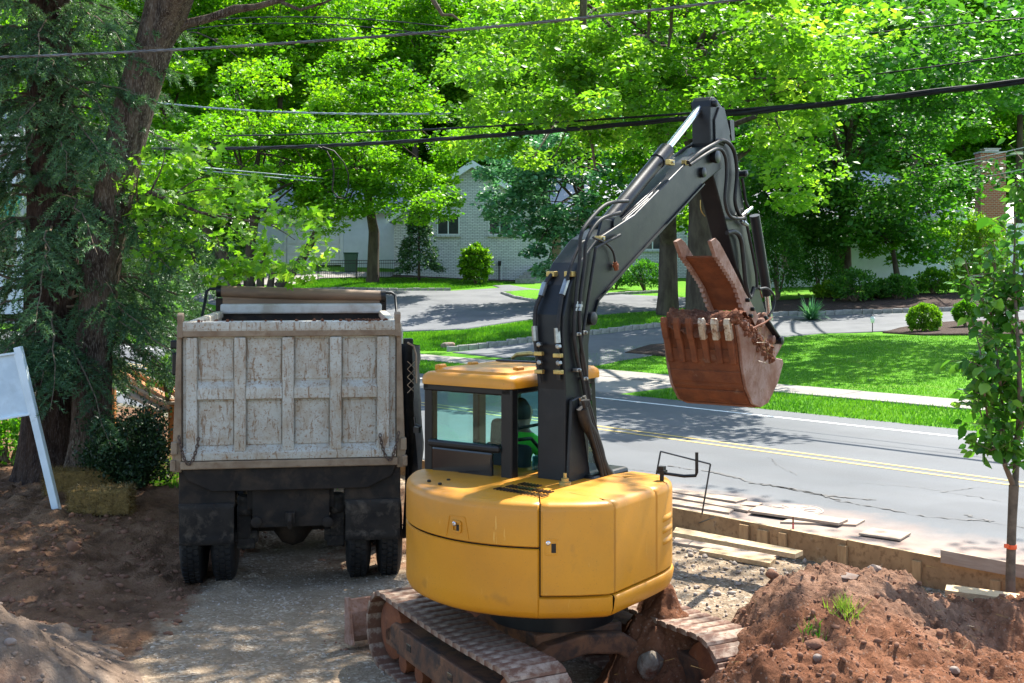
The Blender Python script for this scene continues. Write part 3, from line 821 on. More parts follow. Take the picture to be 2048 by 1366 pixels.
# louvre scoops on the corner panel
for k in range(3):
    zc = 1.50 - k * .09; P = []
    for s in np.linspace(S_CORN + .10, S_CORN + .36, 7):
        q, nn = out_at(s); e = math.sin((s - S_CORN - .10) / .26 * math.pi) ** .5
        P.append([(*(q - nn * (d * e - .004)), z) for d, z in ((-.002, zc - .03), (.018, zc - .018), (.022, zc), (.012, zc + .022), (-.002, zc + .03))])
    m_ = MB(); m_.grid(np.array(P)); m_.build('louvre', MT['yellow'], corner_p, smooth=60)
# dark core seen through the seams, and belly
mb = MB(); core = [tuple(out_at(s)[0] + out_at(s)[1] * .035) for s in np.linspace(0, _seg[-1], 50)]
mb.prism(core, Z0 + .03, Z1 - .05, 'z'); mb.build('engine_core', MT['black'], ex)
# upper deck between the hood rims
mb = MB(); deck = [tuple(out_at(s)[0] + out_at(s)[1] * .40) for s in np.linspace(0, _seg[-1], 50)]
mb.prism(deck, Z1 - .05, Z1 + .009, 'z'); mb.build('deck_plate', MT['yellow'], ex)
# slots of the rear grille
gmb = MB()
for row, (n, y_) in enumerate(((15, -.80), (13, -.665), (6, -.53))):
    for i in range(n):
        gmb.box((.02 + .034 * i + row * .02, y_ - .004 * i, Z1 + .016), (.013, .10, .006))
gmb.build('grille_slots', MT['gloss_black'], ex)['kind'] = 'stuff'
for (px, py) in ((858, 962), (880, 968), (897, 960)):
    t = (H - Z1 - .01) * F / (py - HY); w = np.array([(px - CX) / F * t, t]) - EC
    m_ = MB(); m_.lathe((w @ ER, w @ EF, Z1 + .005), (0, 0, 1), [(.016, 0), (.016, .012), (.009, .016)], 10); m_.build('bolt', MT['black'], ex)
# latches
def latch(s, z, parent, w=.085, h=.11):
    q, nn = out_at(s); tg = np.array([nn[1], -nn[0]])
    R = Matrix(((tg[0], nn[0], 0), (tg[1], nn[1], 0), (0, 0, 1)))
    base = q - nn * .006
    m_ = MB(); c = Vector((base[0], base[1], z))
    fr = MB()
    for a, b in (((-w / 2, 0, -h / 2), (w / 2, 0, -h / 2)), ((w / 2, 0, -h / 2), (w / 2, 0, h / 2)), ((w / 2, 0, h / 2), (-w / 2, 0, h / 2)), ((-w / 2, 0, h / 2), (-w / 2, 0, -h / 2))):
        fr.beam(R @ Vector(a) + c, R @ Vector(b) + c, .016, .016, up=tuple(R @ Vector((0, 1, 0))))
    o = fr.build('latch_frame', MT['yellow'], parent, bevel=.004)
    m_.box(R @ Vector((.018, .004, -.01)) + c, (w * .4, .02, h * .62), R); m_.build('latch_recess', MT['black'], parent)
    b_ = MB(); b_.lathe(R @ Vector((-w * .26, .004, h * .25)) + c, tuple(R @ Vector((0, -1, 0))), [(.017, 0), (.017, .012), (.011, .016)], 14); b_.build('lock_barrel', MT['steel'], parent)
latch(s_px(1102, 1.4), 1.50 - .05, door)
latch(s_px(914, 1.5), 1.545, cwo, .075, .075)
# recessed plate lines round the hood latch
s_l = s_px(914, 1.5); fr = MB()
for a, b in (((-.11, 1.46), (-.075, 1.62)), ((-.075, 1.62), (.075, 1.62)), ((.075, 1.62), (.11, 1.46))):
    qa, na = out_at(s_l + a[0]); qb, nb = out_at(s_l + b[0])
    fr.beam((*(qa - na * .001), a[1]), (*(qb - nb * .001), b[1]), .007, .007)
fr.build('hood_crease', MT['yellow'], ex)
# small fittings on the deck
w_ = MB(); q = side(1163, 978, .28); w_.lathe((.35, -.35, Z1), (0, 0, 1), [(.05, 0), (.05, .03), (.03, .035), (.03, .06), (.014, .065), (.014, .1)], 14); w_.build('deck_cap', MT['brass'], ex, smooth=40)

# ---- cab
CXL, CXR, CYR, CYF, CZ0, CZR, CZT = -1.08, -.16, -.36, 1.12, 1.02, 2.495, 2.61
cab = MB()
pw = .085
def post(x, y, z0, z1, w=pw, d=pw): cab.box2((x - w / 2, y - d / 2, z0), (x + w / 2, y + d / 2, z1))
post(CXL + .05, CYR + .05, CZ0, CZR); post(CXR - .05, CYR + .05, CZ0, CZR, .11, .10)
cab.beam((CXL + .05, CYF - .05, CZ0), (CXL + .05, CYF - .18, CZR), .07, .09); cab.beam((CXR - .05, CYF - .05, CZ0), (CXR - .05, CYF - .18, CZR), .07, .09)
post(CXL + .045, CYR + .75, CZ0, CZR, .07, .12)
cab.box2((CXL, CYR, CZR - .06), (CXR, CYR + .07, CZR + .01)); cab.box2((CXL, CYF - .25, CZR - .05), (CXR, CYF - .16, CZR + .01))
cab.box2((CXL, CYR, CZR - .05), (CXL + .07, CYF - .17, CZR + .01)); cab.box2((CXR - .07, CYR, CZR - .05), (CXR, CYF - .17, CZR + .01))
cab.build('cab_frame', MT['black'], ex, bevel=.014)
fl = MB(); fl.box2((CXL + .03, CYR + .03, CZ0 - .05), (CXR - .03, CYF - .03, CZ0 + .05)); fl.build('cab_floor', MT['black'], ex)
rp = MB(); rp.box2((CXL + .1, CYR - .012, CZ0), (CXR - .19, CYR + .04, 1.975)); rp.build('rear_panel', MT['gloss_black'], ex, bevel=.03, seg=3)
rl = MB(); rl.beam((CXL + .08, CYR - .015, 2.0), (CXR - .10, CYR - .015, 2.0), .05, .06); rl.build('rear_rail', MT['black'], ex, bevel=.02, seg=3)
lp = MB(); lp.box2((CXL, CYR + .09, CZ0), (CXL + .04, CYF - .1, 1.62)); lp.build('cab_door', MT['black'], ex, bevel=.01)
rsp = MB(); rsp.prism([(CYR + .1, CZ0), (CYF - .1, CZ0), (CYF - .12, 1.45), (CYR + .55, 1.55), (CYR + .1, 1.76)], CXR - .05, CXR, 'x'); rsp.build('cab_side_panel', MT['boom'], ex, bevel=.015)
# glazing
def pane(name, pts):
    m_ = MB(); n = Vector(np.cross(np.array(pts[1]) - np.array(pts[0]), np.array(pts[2]) - np.array(pts[0]))).normalized() * .005
    q = [Vector(p) for p in pts]; k = len(q)
    m_.add([p - n for p in q] + [p + n for p in q], [tuple(range(k)), tuple(range(2 * k - 1, k - 1, -1))] + [(i, i + k, (i + 1) % k + k, (i + 1) % k) for i in range(k)])
    return m_.build(name, MT['cab_glass'], ex)
pane('rear_window', [(CXL + .09, CYR + .02, 1.99), (CXR - .1, CYR + .02, 1.99), (CXR - .1, CYR + .02, CZR - .05), (CXL + .09, CYR + .02, CZR - .05)])
pane('side_window', [(CXR - .02, CYR + .1, 1.76), (CXR - .02, CYR + .55, 1.55), (CXR - .02, CYF - .13, 1.45), (CXR - .02, CYF - .2, CZR - .05), (CXR - .02, CYR + .1, CZR - .05)])
pane('door_window', [(CXL + .02, CYR + .1, 1.62), (CXL + .02, CYR + .69, 1.62), (CXL + .02, CYR + .69, CZR - .05), (CXL + .02, CYR + .1, CZR - .05)])
pane('door_window', [(CXL + .02, CYR + .81, 1.62), (CXL + .02, CYF - .12, 1.62), (CXL + .02, CYF - .2, CZR - .05), (CXL + .02, CYR + .81, CZR - .05)])
pane('windscreen', [(CXL + .09, CYF - .06, CZ0 + .1), (CXR - .09, CYF - .06, CZ0 + .1), (CXR - .09, CYF - .17, CZR - .05), (CXL + .09, CYF - .17, CZR - .05)])
# roof
rm = MB()
cx_, cyy = (CXL + CXR) / 2, (CYR + CYF - .1) / 2; hw, hl = (CXR - CXL) / 2 + .025, (CYF - .1 - CYR) / 2 + .04
def rrect(hx, hy, r, n=5):
    o = []
    for (sx, sy, a0) in ((1, 1, 0), (-1, 1, 90), (-1, -1, 180), (1, -1, 270)):
        for k in range(n + 1):
            a = math.radians(a0 + 90 * k / n); o.append((cx_ + sx * (hx - r) + r * math.cos(a), cyy + sy * (hy - r) + r * math.sin(a)))
    return o
lv = [(0, CZR), (0, CZR + .045), (.010, CZT - .04), (.04, CZT - .016), (.09, CZT - .012), (.10, CZT + .008), (.14, CZT + .02), (.5, CZT + .028)]
rings = [[(*p, z) for p in rrect(hw - d * (.86 if d > .3 else 1), hl - d, max(.02, .10 - d * .4))] for d, z in lv]
P = np.array([rg + [rg[0]] for rg in rings]); rm.grid(P)
rm.add([(*p, CZT + .0281) for p in rrect(hw - .42, hl - .495, .02)], [tuple(range(24))])
rm.add([(*p, CZR + .001) for p in rrect(hw, hl, .1)], [tuple(range(24))])
roof = rm.build('cab_roof', MT['yellow'], ex, smooth=35)
for (x, y) in ((CXL + .16, CYR + .5), (CXR - .12, CYR + .28), (CXL + .1, CYR + .12)):
    m_ = MB(); m_.box((x, y, CZT + .02), (.05, .11, .05)); m_.build('roof_lug', MT['yellow'], roof, bevel=.012)
hm = MB(); hm.box((cx_, CYF - .42, CZT + .035), (.62, .42, .02)); hm.build('roof_hatch', MT['dark_glass'], roof, bevel=.006)
hd = MB(); hd.tube([(cx_ - .22, CYF - .5, CZT + .05), (cx_ - .16, CYF - .5, CZT + .085), (cx_ - .02, CYF - .5, CZT + .10), (cx_ + .06, CYF - .5, CZT + .09), (cx_ + .13, CYF - .5, CZT + .05)], [.012, .022, .022, .008, .008], 8); hd.build('hatch_handle', MT['brass'], roof, smooth=50)
mi = MB(); mi.tube([(CXL - .02, CYR + .0, 2.12), (CXL - .08, CYR, 2.14), (CXL - .09, CYR, 2.2)], .012); mi.box((CXL - .07, CYR + .01, 2.09), (.06, .03, .05)); mi.build('door_latch_handle', MT['black'], ex)

# seat and controls
st = MB(); st.box((-.58, .42, 1.42), (.48, .46, .14)); st.build('seat_cushion', MT['seat'], ex, bevel=.05, seg=3)
st = MB(); st.box((-.58, .17, 1.70), (.46, .13, .52), Matrix.Rotation(-.12, 3, 'X')); st.build('seat_backrest', MT['seat'], ex, bevel=.05, seg=3)
st = MB(); st.box((-.56, .11, 2.06), (.27, .10, .24), Matrix.Rotation(-.1, 3, 'X')); st.build('headrest', MT['seat'], ex, bevel=.05, seg=3)
st = MB(); st.box((-.58, .4, 1.2), (.3, .3, .34)); st.build('seat_post', MT['black'], ex)
for sx in (-1, 1):
    c_ = MB(); c_.box((-.58 + sx * .31, .54, 1.50), (.13, .46, .20)); c_.build('armrest_console', MT['seat'], ex, bevel=.03)
    c_ = MB(); c_.tube([(-.58 + sx * .31, .72, 1.58), (-.58 + sx * .30, .75, 1.72), (-.58 + sx * .30, .76, 1.78)], [.012, .014, .022], 8); c_.build('joystick', MT['black'], ex, smooth=60)
gr = MB(); gr.tube([side(1030, 858, CXR - .10), side(1092, 846, CXR - .10)], .014); gr.tube([side(1030, 880, CXR - .12), side(1062, 877, CXR - .12), side(1078, 895, CXR - .12), side(1096, 900, CXR - .12)], .016); gr.build('inner_grab_rail', MT['black'], ex, smooth=60)
mo = MB(); mo.box(side(1078, 927, CXR - .08), (.02, .19, .15)); mo.build('monitor', M('teal_screen_back', (.03, .16, .16), rough=.3), ex, bevel=.01)

# ---- boom
BX0, BX1 = .0, .27
rf = lambda L, x: [side(px, py, x)[1:] for px, py in L]
boom_px = [(1131, 985), (1131, 780), (1127, 690), (1128, 630), (1140, 570), (1160, 525), (1195, 478), (1270, 429), (1373, 325), (1412, 294), (1432, 292), (1446, 302), (1450, 320), (1442, 338), (1406, 368), (1340, 440),
           (1256, 531), (1215, 577), (1195, 600), (1183, 640), (1178, 690), (1178, 985)]
bmb = MB(); bmb.prism(rf(boom_px, BX1), BX0, BX1, 'x'); boom = bmb.build('boom', MT['boom'], ex, bevel=.012)
fl_ = MB()
for x in (BX0 - .012, BX1 - .002):     # side flange strips along the lower edge
    L = rf([(1406, 368), (1256, 531), (1195, 600), (1183, 640)], BX1)
    for a, b in zip(L[:-1], L[1:]): fl_.beam((x + .007, *a), (x + .007, *b), .014, .03, up=(1, 0, 0))
fl_.build('boom_flange', MT['boom'], boom)
# foot: slewing bracket and cover plates either side of the boom
ft = MB(); ft.prism(rf([(1088, 985), (1088, 760), (1112, 752), (1150, 800), (1180, 985)], BX0 - .03), BX0 - .06, BX0 - .015, 'x'); ft.build('boom_foot_cover', MT['black'], ex, bevel=.01)
ft = MB(); ft.prism(rf([(1132, 985), (1140, 800), (1156, 792), (1182, 985)], BX1 + .03), BX1 + .02, BX1 + .05, 'x'); ft.build('boom_foot_plate', MT['boom'], ex, bevel=.01)
ft = MB(); ft.box((.13, .28, 1.35), (.55, .6, .9)); ft.build('boom_bracket', MT['black'], ex, bevel=.03)
br = MB(); br.box(side(1108, 857, BX0 - .08), (.07, .12, .09)); br.build('hose_bracket', MT['black'], ex, bevel=.01)
def pin(px, py, x0, x1, r, parent, mat='boom', name='pin'):
    a = side(px, py, x1); m_ = MB()
    m_.lathe((x0, a[1], a[2]), (1, 0, 0), [(r * .6, -.03), (r, -.025), (r, 0), (r * .9, .001), (r * .9, x1 - x0), (r, x1 - x0), (r, x1 - x0 + .03), (r * .6, x1 - x0 + .038)], 18)
    return m_.build(name, MT[mat], parent, smooth=40)
pin(1182, 637, BX0 - .01, BX1 + .01, .055, boom); pin(1430, 314, BX0 - .03, BX1 + .03, .062, boom); pin(1403, 345, BX0, BX1, .05, boom)
# ---- stick
SX0, SX1 = .05, .25
stick_px = [(1420, 212), (1421, 200), (1424, 193), (1430, 194), (1450, 220), (1461, 275), (1480, 360), (1490, 420), (1500, 462), (1512, 540), (1522, 590), (1532, 625), (1534, 648), (1522, 654), (1509, 640), (1496, 590), (1474, 536), (1450, 440), (1427, 353), (1421, 285), (1420, 240)]
smb = MB(); smb.prism(rf(stick_px, SX1), SX0, SX1, 'x'); stick = smb.build('stick', MT['boom'], ex, bevel=.014)
sp_ = MB(); sp_.prism(rf([(1428, 282), (1427, 240), (1436, 214), (1446, 216), (1458, 268), (1446, 292)], SX1), SX1, SX1 + .018, 'x'); sp_.build('stick_plate', MT['boom'], stick, bevel=.006)
bt = MB(); bt.prism(rf([(1458, 240), (1466, 240), (1468, 280), (1462, 282)], SX1 - .05), SX0 + .04, SX1 - .04, 'x'); bt.build('stick_box', MT['black'], stick)
un = MB(); L = rf([(1400, 360), (1453, 456), (1474, 536), (1496, 595)], SX0)
for a, b in zip(L[:-1], L[1:]): un.beam((.125, a[0] - .006, a[1]), (.125, b[0] - .006, b[1]), .2, .012, up=(0, 1, 0))
un.build('stick_underside', MT['rust_soil'], stick)
pin(1428, 207, SX0, SX1 + .01, .036, stick); pin(1525, 635, SX0 - .04, SX1 + .04, .055, stick, 'rust_side')
pin(1488, 347, SX1 - .05, SX1 + .02, .035, stick)
# boom-mounted stick cylinder
xc = .125
c0 = Vector(side(1210, 450, xc)); c1 = Vector(side(1333, 300, xc)); c2 = Vector(side(1407, 207, xc))
cyl = MB(); cyl.tube([c0, c0 + (c1 - c0) * .97], .066, 20); cyl.tube([c0 + (c1 - c0) * .84, c1], .075, 20)
cylo = cyl.build('stick_cylinder', MT['boom'], ex, smooth=40)
rod = MB(); rod.tube([c1, c2], .036, 18); rod.build('cylinder_rod', MT['steel'], cylo, smooth=40)
ey = MB(); ey.cyl(c2 - Vector((.08, 0, 0)), c2 + Vector((.08, 0, 0)), .06, 18); ey.build('rod_eye', MT['boom'], cylo, smooth=40)
ey = MB(); ey.cyl(c0 - Vector((.12, 0, 0)), c0 + Vector((.13, 0, 0)), .075, 18); ey.build('cylinder_base_eye', MT['boom'], cylo, smooth=40)
for x in (xc - .1, xc + .1):
    m_ = MB(); m_.prism(rf([(1190, 490), (1203, 437), (1222, 440), (1250, 440)], x), x - .012, x + .012, 'x'); m_.build('cylinder_bracket', MT['boom'], ex, bevel=.005)
# boom lift cylinders on the far side of the boom
for x in (BX0 - .12, BX1 + .12):
    a = Vector((x, .75, 1.15)); b = Vector((x, *side(1300, 470, .12)[1:])); b = a + (Vector((x, 1.35, 3.4)) - a)
# hydraulic hoses
def hose(pxs, x, r, mat='rubber', n=8, parent=boom, ends=True, name='hose'):
    P = [Vector(side(px, py, x if not isinstance(x, (list, tuple)) else x[i])) for i, (px, py) in enumerate(pxs)]
    # smooth by Catmull-Rom
    Q = []
    for i in range(len(P) - 1):
        p0, p1, p2, p3 = P[max(0, i - 1)], P[i], P[i + 1], P[min(len(P) - 1, i + 2)]
        for k in range(5):
            t = k / 5; Q.append(.5 * ((2 * p1) + (p2 - p0) * t + (2 * p0 - 5 * p1 + 4 * p2 - p3) * t * t + (3 * p1 - p0 - 3 * p2 + p3) * t ** 3))
    Q.append(P[-1])
    m_ = MB(); m_.tube(Q, r, n)
    o = m_.build(name, MT[mat], parent, smooth=60)
    return o
def fitting(pxa, pxb, x, r, mat='zinc', parent=boom):
    a, b = Vector(side(*pxa, x)), Vector(side(*pxb, x)); m_ = MB()
    m_.tube([a, a + (b - a) * .3, a + (b - a) * .31, a + (b - a) * .6, a + (b - a) * .61, b], [r * .8, r * .8, r * 1.15, r * 1.15, r * .9, r * .9], 8)
    m_.build('hose_fitting', MT[mat], parent)
XR = BX1 + .03
hose([(1256, 402), (1214, 408), (1180, 440), (1162, 470), (1160, 512), (1151, 602), (1148, 667), (1155, 719), (1166, 765), (1172, 800)], XR, .016)
hose([(1240, 425), (1200, 440), (1174, 480), (1169, 527), (1160, 602), (1160, 670), (1170, 735), (1180, 800)], XR + .01, .016)
hose([(1240, 470), (1195, 494), (1190, 508), (1176, 600), (1167, 660), (1162, 700), (1166, 740), (1176, 800)], XR, .014)
hose([(1172, 482), (1160, 490), (1140, 535), (1135, 560)], XR - .04, .014)
XL = BX0 + .02
for a, b, x in (((1153, 603), (1150, 622), XR), ((1161, 603), (1159, 622), XR + .01), ((1160, 795), (1166, 822), XR + .03), ((1168, 792), (1174, 818), XR + .03)):
    fitting(a, b, x, .021)
_yb = sorted([(z_, y_) for y_, z_ in rf(boom_px[:11], BX1)])
_ybz = np.array([q[0] for q in _yb]); _yby = np.array([q[1] for q in _yb])
def onback(px, py, off=.03):
    """photo pixel onto the boom's back face"""
    a = np.array([(px - CX) / F, 1.0])
    for t in np.linspace(8.5, 13.5, 1500):
        d = a * t - EC; y = float(d @ EF); z = H - (py - HY) / F * t
        if y >= np.interp(z, _ybz, _yby) - off: return (float(d @ ER), y, float(z))
    return side(px, py, .1)
def bhose(pxs, r, mat='rubber', off=.03):
    P = [Vector(onback(*q, off)) for q in pxs]; Q = []
    for i in range(len(P) - 1):
        p0, p1, p2, p3 = P[max(0, i - 1)], P[i], P[i + 1], P[min(len(P) - 1, i + 2)]
        for k in range(5):
            t = k / 5; Q.append(.5 * ((2 * p1) + (p2 - p0) * t + (2 * p0 - 5 * p1 + 4 * p2 - p3) * t * t + (3 * p1 - p0 - 3 * p2 + p3) * t ** 3))
    m_ = MB(); m_.tube(Q + [P[-1]], r, 8); return m_.build('hose', MT[mat], boom, smooth=60)
bhose([(1140, 545), (1132, 560), (1124, 590), (1117, 640), (1115, 700), (1117, 760)], .017)
bhose([(1104, 548), (1096, 560), (1082, 590), (1071, 620), (1070, 670), (1074, 710), (1080, 765)], .018, off=.045)
for a_, b_, o_ in (((1090, 566), (1082, 592), .045), ((1134, 560), (1124, 590), .03), ((1069, 652), (1071, 682), .045), ((1114, 656), (1116, 686), .03)):
    m_ = MB(); m_.tube([Vector(onback(*a_, o_)), Vector(onback(*b_, o_))], .026, 8); m_.build('hose_fitting', MT['zinc'], boom)
for px_, py_ in ((1078, 707), (1116, 711), (1079, 743), (1117, 744)):
    m_ = MB(); m_.box(onback(px_, py_, .05), (.075, .045, .035)); m_.build('hose_clamp', MT['brass'], boom, bevel=.006)
    q_ = onback(px_, py_ - 18, .06); m_ = MB(); m_.lathe((q_[0], q_[1] + .02, q_[2]), (0, -1, 0), [(.022, 0), (.022, .03), (.014, .034)], 6); m_.build('clamp_bolt', MT['zinc'], boom)
for px_, py_ in ((1104, 548), (1140, 548)):
    m_ = MB(); m_.box(onback(px_, py_, .03), (.08, .06, .045)); m_.build('hose_clamp', MT['brass'], boom, bevel=.006)
def clamp(px, py, x, w=.1, h=.035, mat='brass'):
    m_ = MB(); q = side(px, py, x); m_.box(q, (.05, w, h)); m_.build('hose_clamp', MT[mat], boom, bevel=.006)
    b_ = MB(); b_.lathe((q[0] + .02, q[1], q[2]), (1, 0, 0), [(.013, 0), (.013, .02), (.008, .022)], 6); b_.build('clamp_bolt', MT['zinc'], boom)
for px, py in ((1153, 668), (1166, 665), (1153, 740), (1167, 757)): clamp(px, py, XR, .05, .03, 'zinc')
for px, py in ((1340, 325), (1372, 326), (1200, 478)): clamp(px, py, XL + .1 if px < 1150 else XR - .05, .1, .05, 'brass')
for k, (off, x) in enumerate(((0, .22), (6, .24), (-7, .20), (-16, .04), (-24, .01), (-32, -.01))):   # steel lines along the boom top
    hose([(1236 + off * .3, 448 + off * .5), (1290, 400 + off * .75), (1345, 350 + off * .8), (1385, 312 + off * .8)], x, .011, 'boom' if k > 2 else 'black', 6)
hose([(1196, 478), (1150, 512), (1118, 545)], .02, .012, 'black', 6); hose([(1176, 478), (1130, 520), (1104, 548)], .0, .012, 'black', 6)
# hoses over the boom tip and down the stick
XS = SX1 + .04
hose([(1376, 325), (1400, 305), (1427, 289), (1448, 281), (1467, 300), (1474, 345), (1470, 400), (1478, 427), (1490, 437)], XS, .020, parent=stick)
hose([(1380, 330), (1432, 298), (1450, 312), (1453, 350), (1450, 400), (1460, 432), (1484, 437), (1490, 430)], XS + .02, .017, parent=stick)
hose([(1345, 320), (1365, 300), (1385, 290), (1398, 286)], .05, .015, parent=stick)
fitting((1484, 432), (1504, 416), XS, .02, parent=stick); fitting((1482, 442), (1494, 450), XS, .024, parent=stick)
hose([(1494, 450), (1500, 480), (1508, 520), (1513, 550), (1514, 575)], XS, .017, parent=stick)
hose([(1454, 466), (1470, 464), (1482, 480), (1488, 530), (1492, 570), (1500, 595), (1508, 575)], XS, .024, parent=stick)
hose([(1484, 356), (1488, 380), (1492, 405), (1499, 418)], XS - .02, .016, parent=stick)
hose([(1519, 578), (1535, 577), (1548, 592), (1547, 615), (1538, 632)], XS, .013, parent=stick)
hose([(1186, 475), (1212, 487), (1226, 503), (1231, 528)], XR, .010); fitting((1230, 524), (1233, 540), XR, .024, 'rust_soil')
hose([(1401, 400), (1402, 420), (1410, 432)], SX0, .006, 'brass', parent=stick)
# black sleeve of hoses from the foot to the deck
hose([(1164, 815), (1172, 845), (1186, 870), (1196, 900), (1204, 930), (1222, 958), (1230, 985)], XR + .07, [.05] * 31, 'rubber', 10, ex)
for k in range(4):
    hose([(1166 + 3 * k, 800), (1180 + 4 * k, 860), (1197 + 4 * k, 920), (1206 + 7 * k, 962)], XR + .10, .017, 'rubber', 8, ex)
# mirror arm on the right deck
ma = MB(); q0 = Vector((.86, .30, Z1)); ma.tube([q0, q0 + Vector((0, 0, .10))], .018, 8); ma.box(q0 + Vector((0, 0, .07)), (.07, .06, .03)); ma.box(q0 + Vector((0, 0, .10)), (.05, .05, .03))
ma.tube([q0 + Vector((0, 0, .06)), q0 + Vector((.20, .0, .055)), q0 + Vector((.29, .02, .065)), q0 + Vector((.30, .02, .09)), q0 + Vector((.30, .02, .25))], .013, 8)
ma.build('mirror_arm', MT['black'], ex, smooth=50)

# ---- bucket
KX0, KX1 = -.13, .62
buck_px = [(1468, 650), (1474, 690), (1479, 735), (1486, 776), (1500, 808), (1515, 815), (1531, 805), (1551, 763), (1561, 726), (1559, 718), (1547, 716)]
L = rf(buck_px, KX1)
def pathpts(L, off):
    a = np.array(L); d = np.gradient(a, axis=0); d /= np.linalg.norm(d, axis=1)[:, None]; n = np.c_[-d[:, 1], d[:, 0]]
    return a + n * off
outer = pathpts(L, 0); inner = pathpts(L, .035)
if np.linalg.norm(inner.mean(0) - np.array(L[0])) > np.linalg.norm(pathpts(L, -.035).mean(0) - np.array(L[0])): inner = pathpts(L, -.035)
sh = MB()
sh.prism([tuple(p) for p in outer] + [tuple(p) for p in inner[::-1]], KX0, KX1, 'x'); bucket = sh.build('bucket', MT['rust_soil'], ex, bevel=.008)
for x in (KX0 - .004, KX1 + .004):
    m_ = MB(); pl = [tuple(p) for p in outer]; top_ = rf([(1536, 690), (1505, 655), (1485, 640)], KX1)
    s_ = -.03 if x < 0 else .0
    m_.prism(pl + top_, x + s_, x + s_ + .03, 'x'); m_.build('bucket_side_plate', MT['rust_side'], bucket, bevel=.008)
for k in range(5):       # wear strips round the back
    i = 1 + k
    a = outer[i]; d_ = outer[i + 1] - outer[i]; m_ = MB()
    n_ = np.array([-d_[1], d_[0]]); n_ /= np.linalg.norm(n_)
    if n_ @ (a - outer.mean(0)) < 0: n_ = -n_
    c = (outer[i] + outer[i + 1]) / 2 + n_ * .004
    m_.box(((KX0 + KX1) / 2, c[0], c[1]), (KX1 - KX0 - .01, np.linalg.norm(d_) * .55, .016), Matrix.Rotation(math.atan2(d_[1], d_[0]), 3, 'X')); m_.build('wear_strip', MT['rust_soil'], bucket, bevel=.005)
lipd = np.array(L[0]) - np.array(L[1]); lipd /= np.linalg.norm(lipd); lipn = np.array([-lipd[1], lipd[0]])
if lipn[0] > 0: lipn = -lipn
for i, x in enumerate(np.linspace(KX0 + .03, KX1 - .05, 6)):
    base = np.array(L[0]) - lipd * .16 + lipn * .02
    ad = MB(); ad.box((x, *(base - lipd * .10)), (.062, .06, .26), Matrix.Rotation(-math.atan2(lipd[0], lipd[1]), 3, 'X')); ad.build('tooth_shank', MT['rust_soil'], bucket, bevel=.012)
    tt = MB(); R = Matrix.Rotation(-math.atan2(lipd[0], lipd[1]), 3, 'X')
    c = Vector((x, *(base + lipd * .12 + lipn * .012)))
    pr = [(-.035, -.10), (.035, -.10), (.032, .08), (.012, .115), (-.012, .115), (-.035, .07)]
    v = [R @ Vector((-.031, p[0], p[1])) + c for p in pr] + [R @ Vector((.031, p[0], p[1])) + c for p in pr]
    tt.add(v, [tuple(range(6)), tuple(range(11, 5, -1))] + [(j, j + 6, (j + 1) % 6 + 6, (j + 1) % 6) for j in range(6)])
    tt.build('bucket_tooth', MT['tooth'] if i > 2 else MT['rust_soil'], bucket, bevel=.01)
# ears, links and bucket cylinder
for x in (-.02, .27):
    m_ = MB(); m_.prism(rf([(1518, 720), (1500, 640), (1522, 625), (1540, 650), (1551, 668), (1562, 676), (1562, 690), (1550, 712)], x), x - .018, x + .018, 'x'); m_.build('bucket_ear', MT['rust_side'], bucket, bevel=.008)
    m_ = MB(); m_.beam(side(1527, 633, x + .05), side(1560, 682, x + .05), .03, .075, up=(1, 0, 0)); m_.build('link', MT['boom'], stick, bevel=.01)
pin(1543, 679, -.06, .31, .045, bucket, 'rust_side'); pin(1560, 681, -.06, .35, .045, bucket, 'boom'); pin(1521, 645, -.07, .33, .05, bucket, 'rust_side')
bc = MB(); a, b = Vector(side(1500, 430, .125)), Vector(side(1530, 590, .125)); a.y += .12; b.y += .06; bc.tube([a, b], .055, 16); bco = bc.build('bucket_cylinder', MT['boom'], ex, smooth=40)
bc = MB(); c = Vector(side(1540, 640, .125)); bc.tube([b, c], .03, 12); bc.build('cylinder_rod', MT['steel'], bco, smooth=40)
# ---- thumb with serrated tines
th_px = [(1427, 476), (1436, 485), (1455, 521), (1473, 556), (1488, 588), (1500, 606), (1514, 634), (1506, 654), (1492, 648), (1483, 617), (1466, 567), (1447, 537), (1427, 508), (1418, 482)]
def tine(x, dpx):
    pts = [side(px + dpx, py, x)[1:] for px, py in th_px]
    out = []
    for i, p in enumerate(pts):
        q = pts[(i + 1) % len(pts)]
        if 9 <= i < 12:
            for k in range(5):
                a = np.array(p) + (np.array(q) - np.array(p)) * k / 5; b = np.array(p) + (np.array(q) - np.array(p)) * (k + .5) / 5
                d_ = np.array(q) - np.array(p); d_ /= np.linalg.norm(d_); n_ = np.array([-d_[1], d_[0]])
                if n_[0] > 0: n_ = -n_
                out.append(tuple(a)); out.append(tuple(b + n_ * .024))
        else: out.append(p)
    return out
TR = tine(.31, 0)
thumb = MB(); thumb.prism(TR, .29, .33, 'x'); tho = thumb.build('thumb', MT['rust_side'], ex, bevel=.004)
thumb = MB(); thumb.prism(TR, -.08, -.04, 'x'); thumb.build('thumb_tine', MT['rust_side'], tho, bevel=.004)
Lp = rf([(1436, 513), (1456, 543), (1474, 575), (1491, 620)], .31); tp = MB()
for a, b in zip(Lp[:-1], Lp[1:]): tp.beam((.125, *a), (.125, *b), .33, .02, up=(0, 1, 0))
tp.build('thumb_plate', MT['rust_soil'], tho)
for px, py in ((1493, 600), (1503, 618), (1499, 632)):
    pin(px, py, .30, .335, .022, tho, 'black', 'hole_bolt')

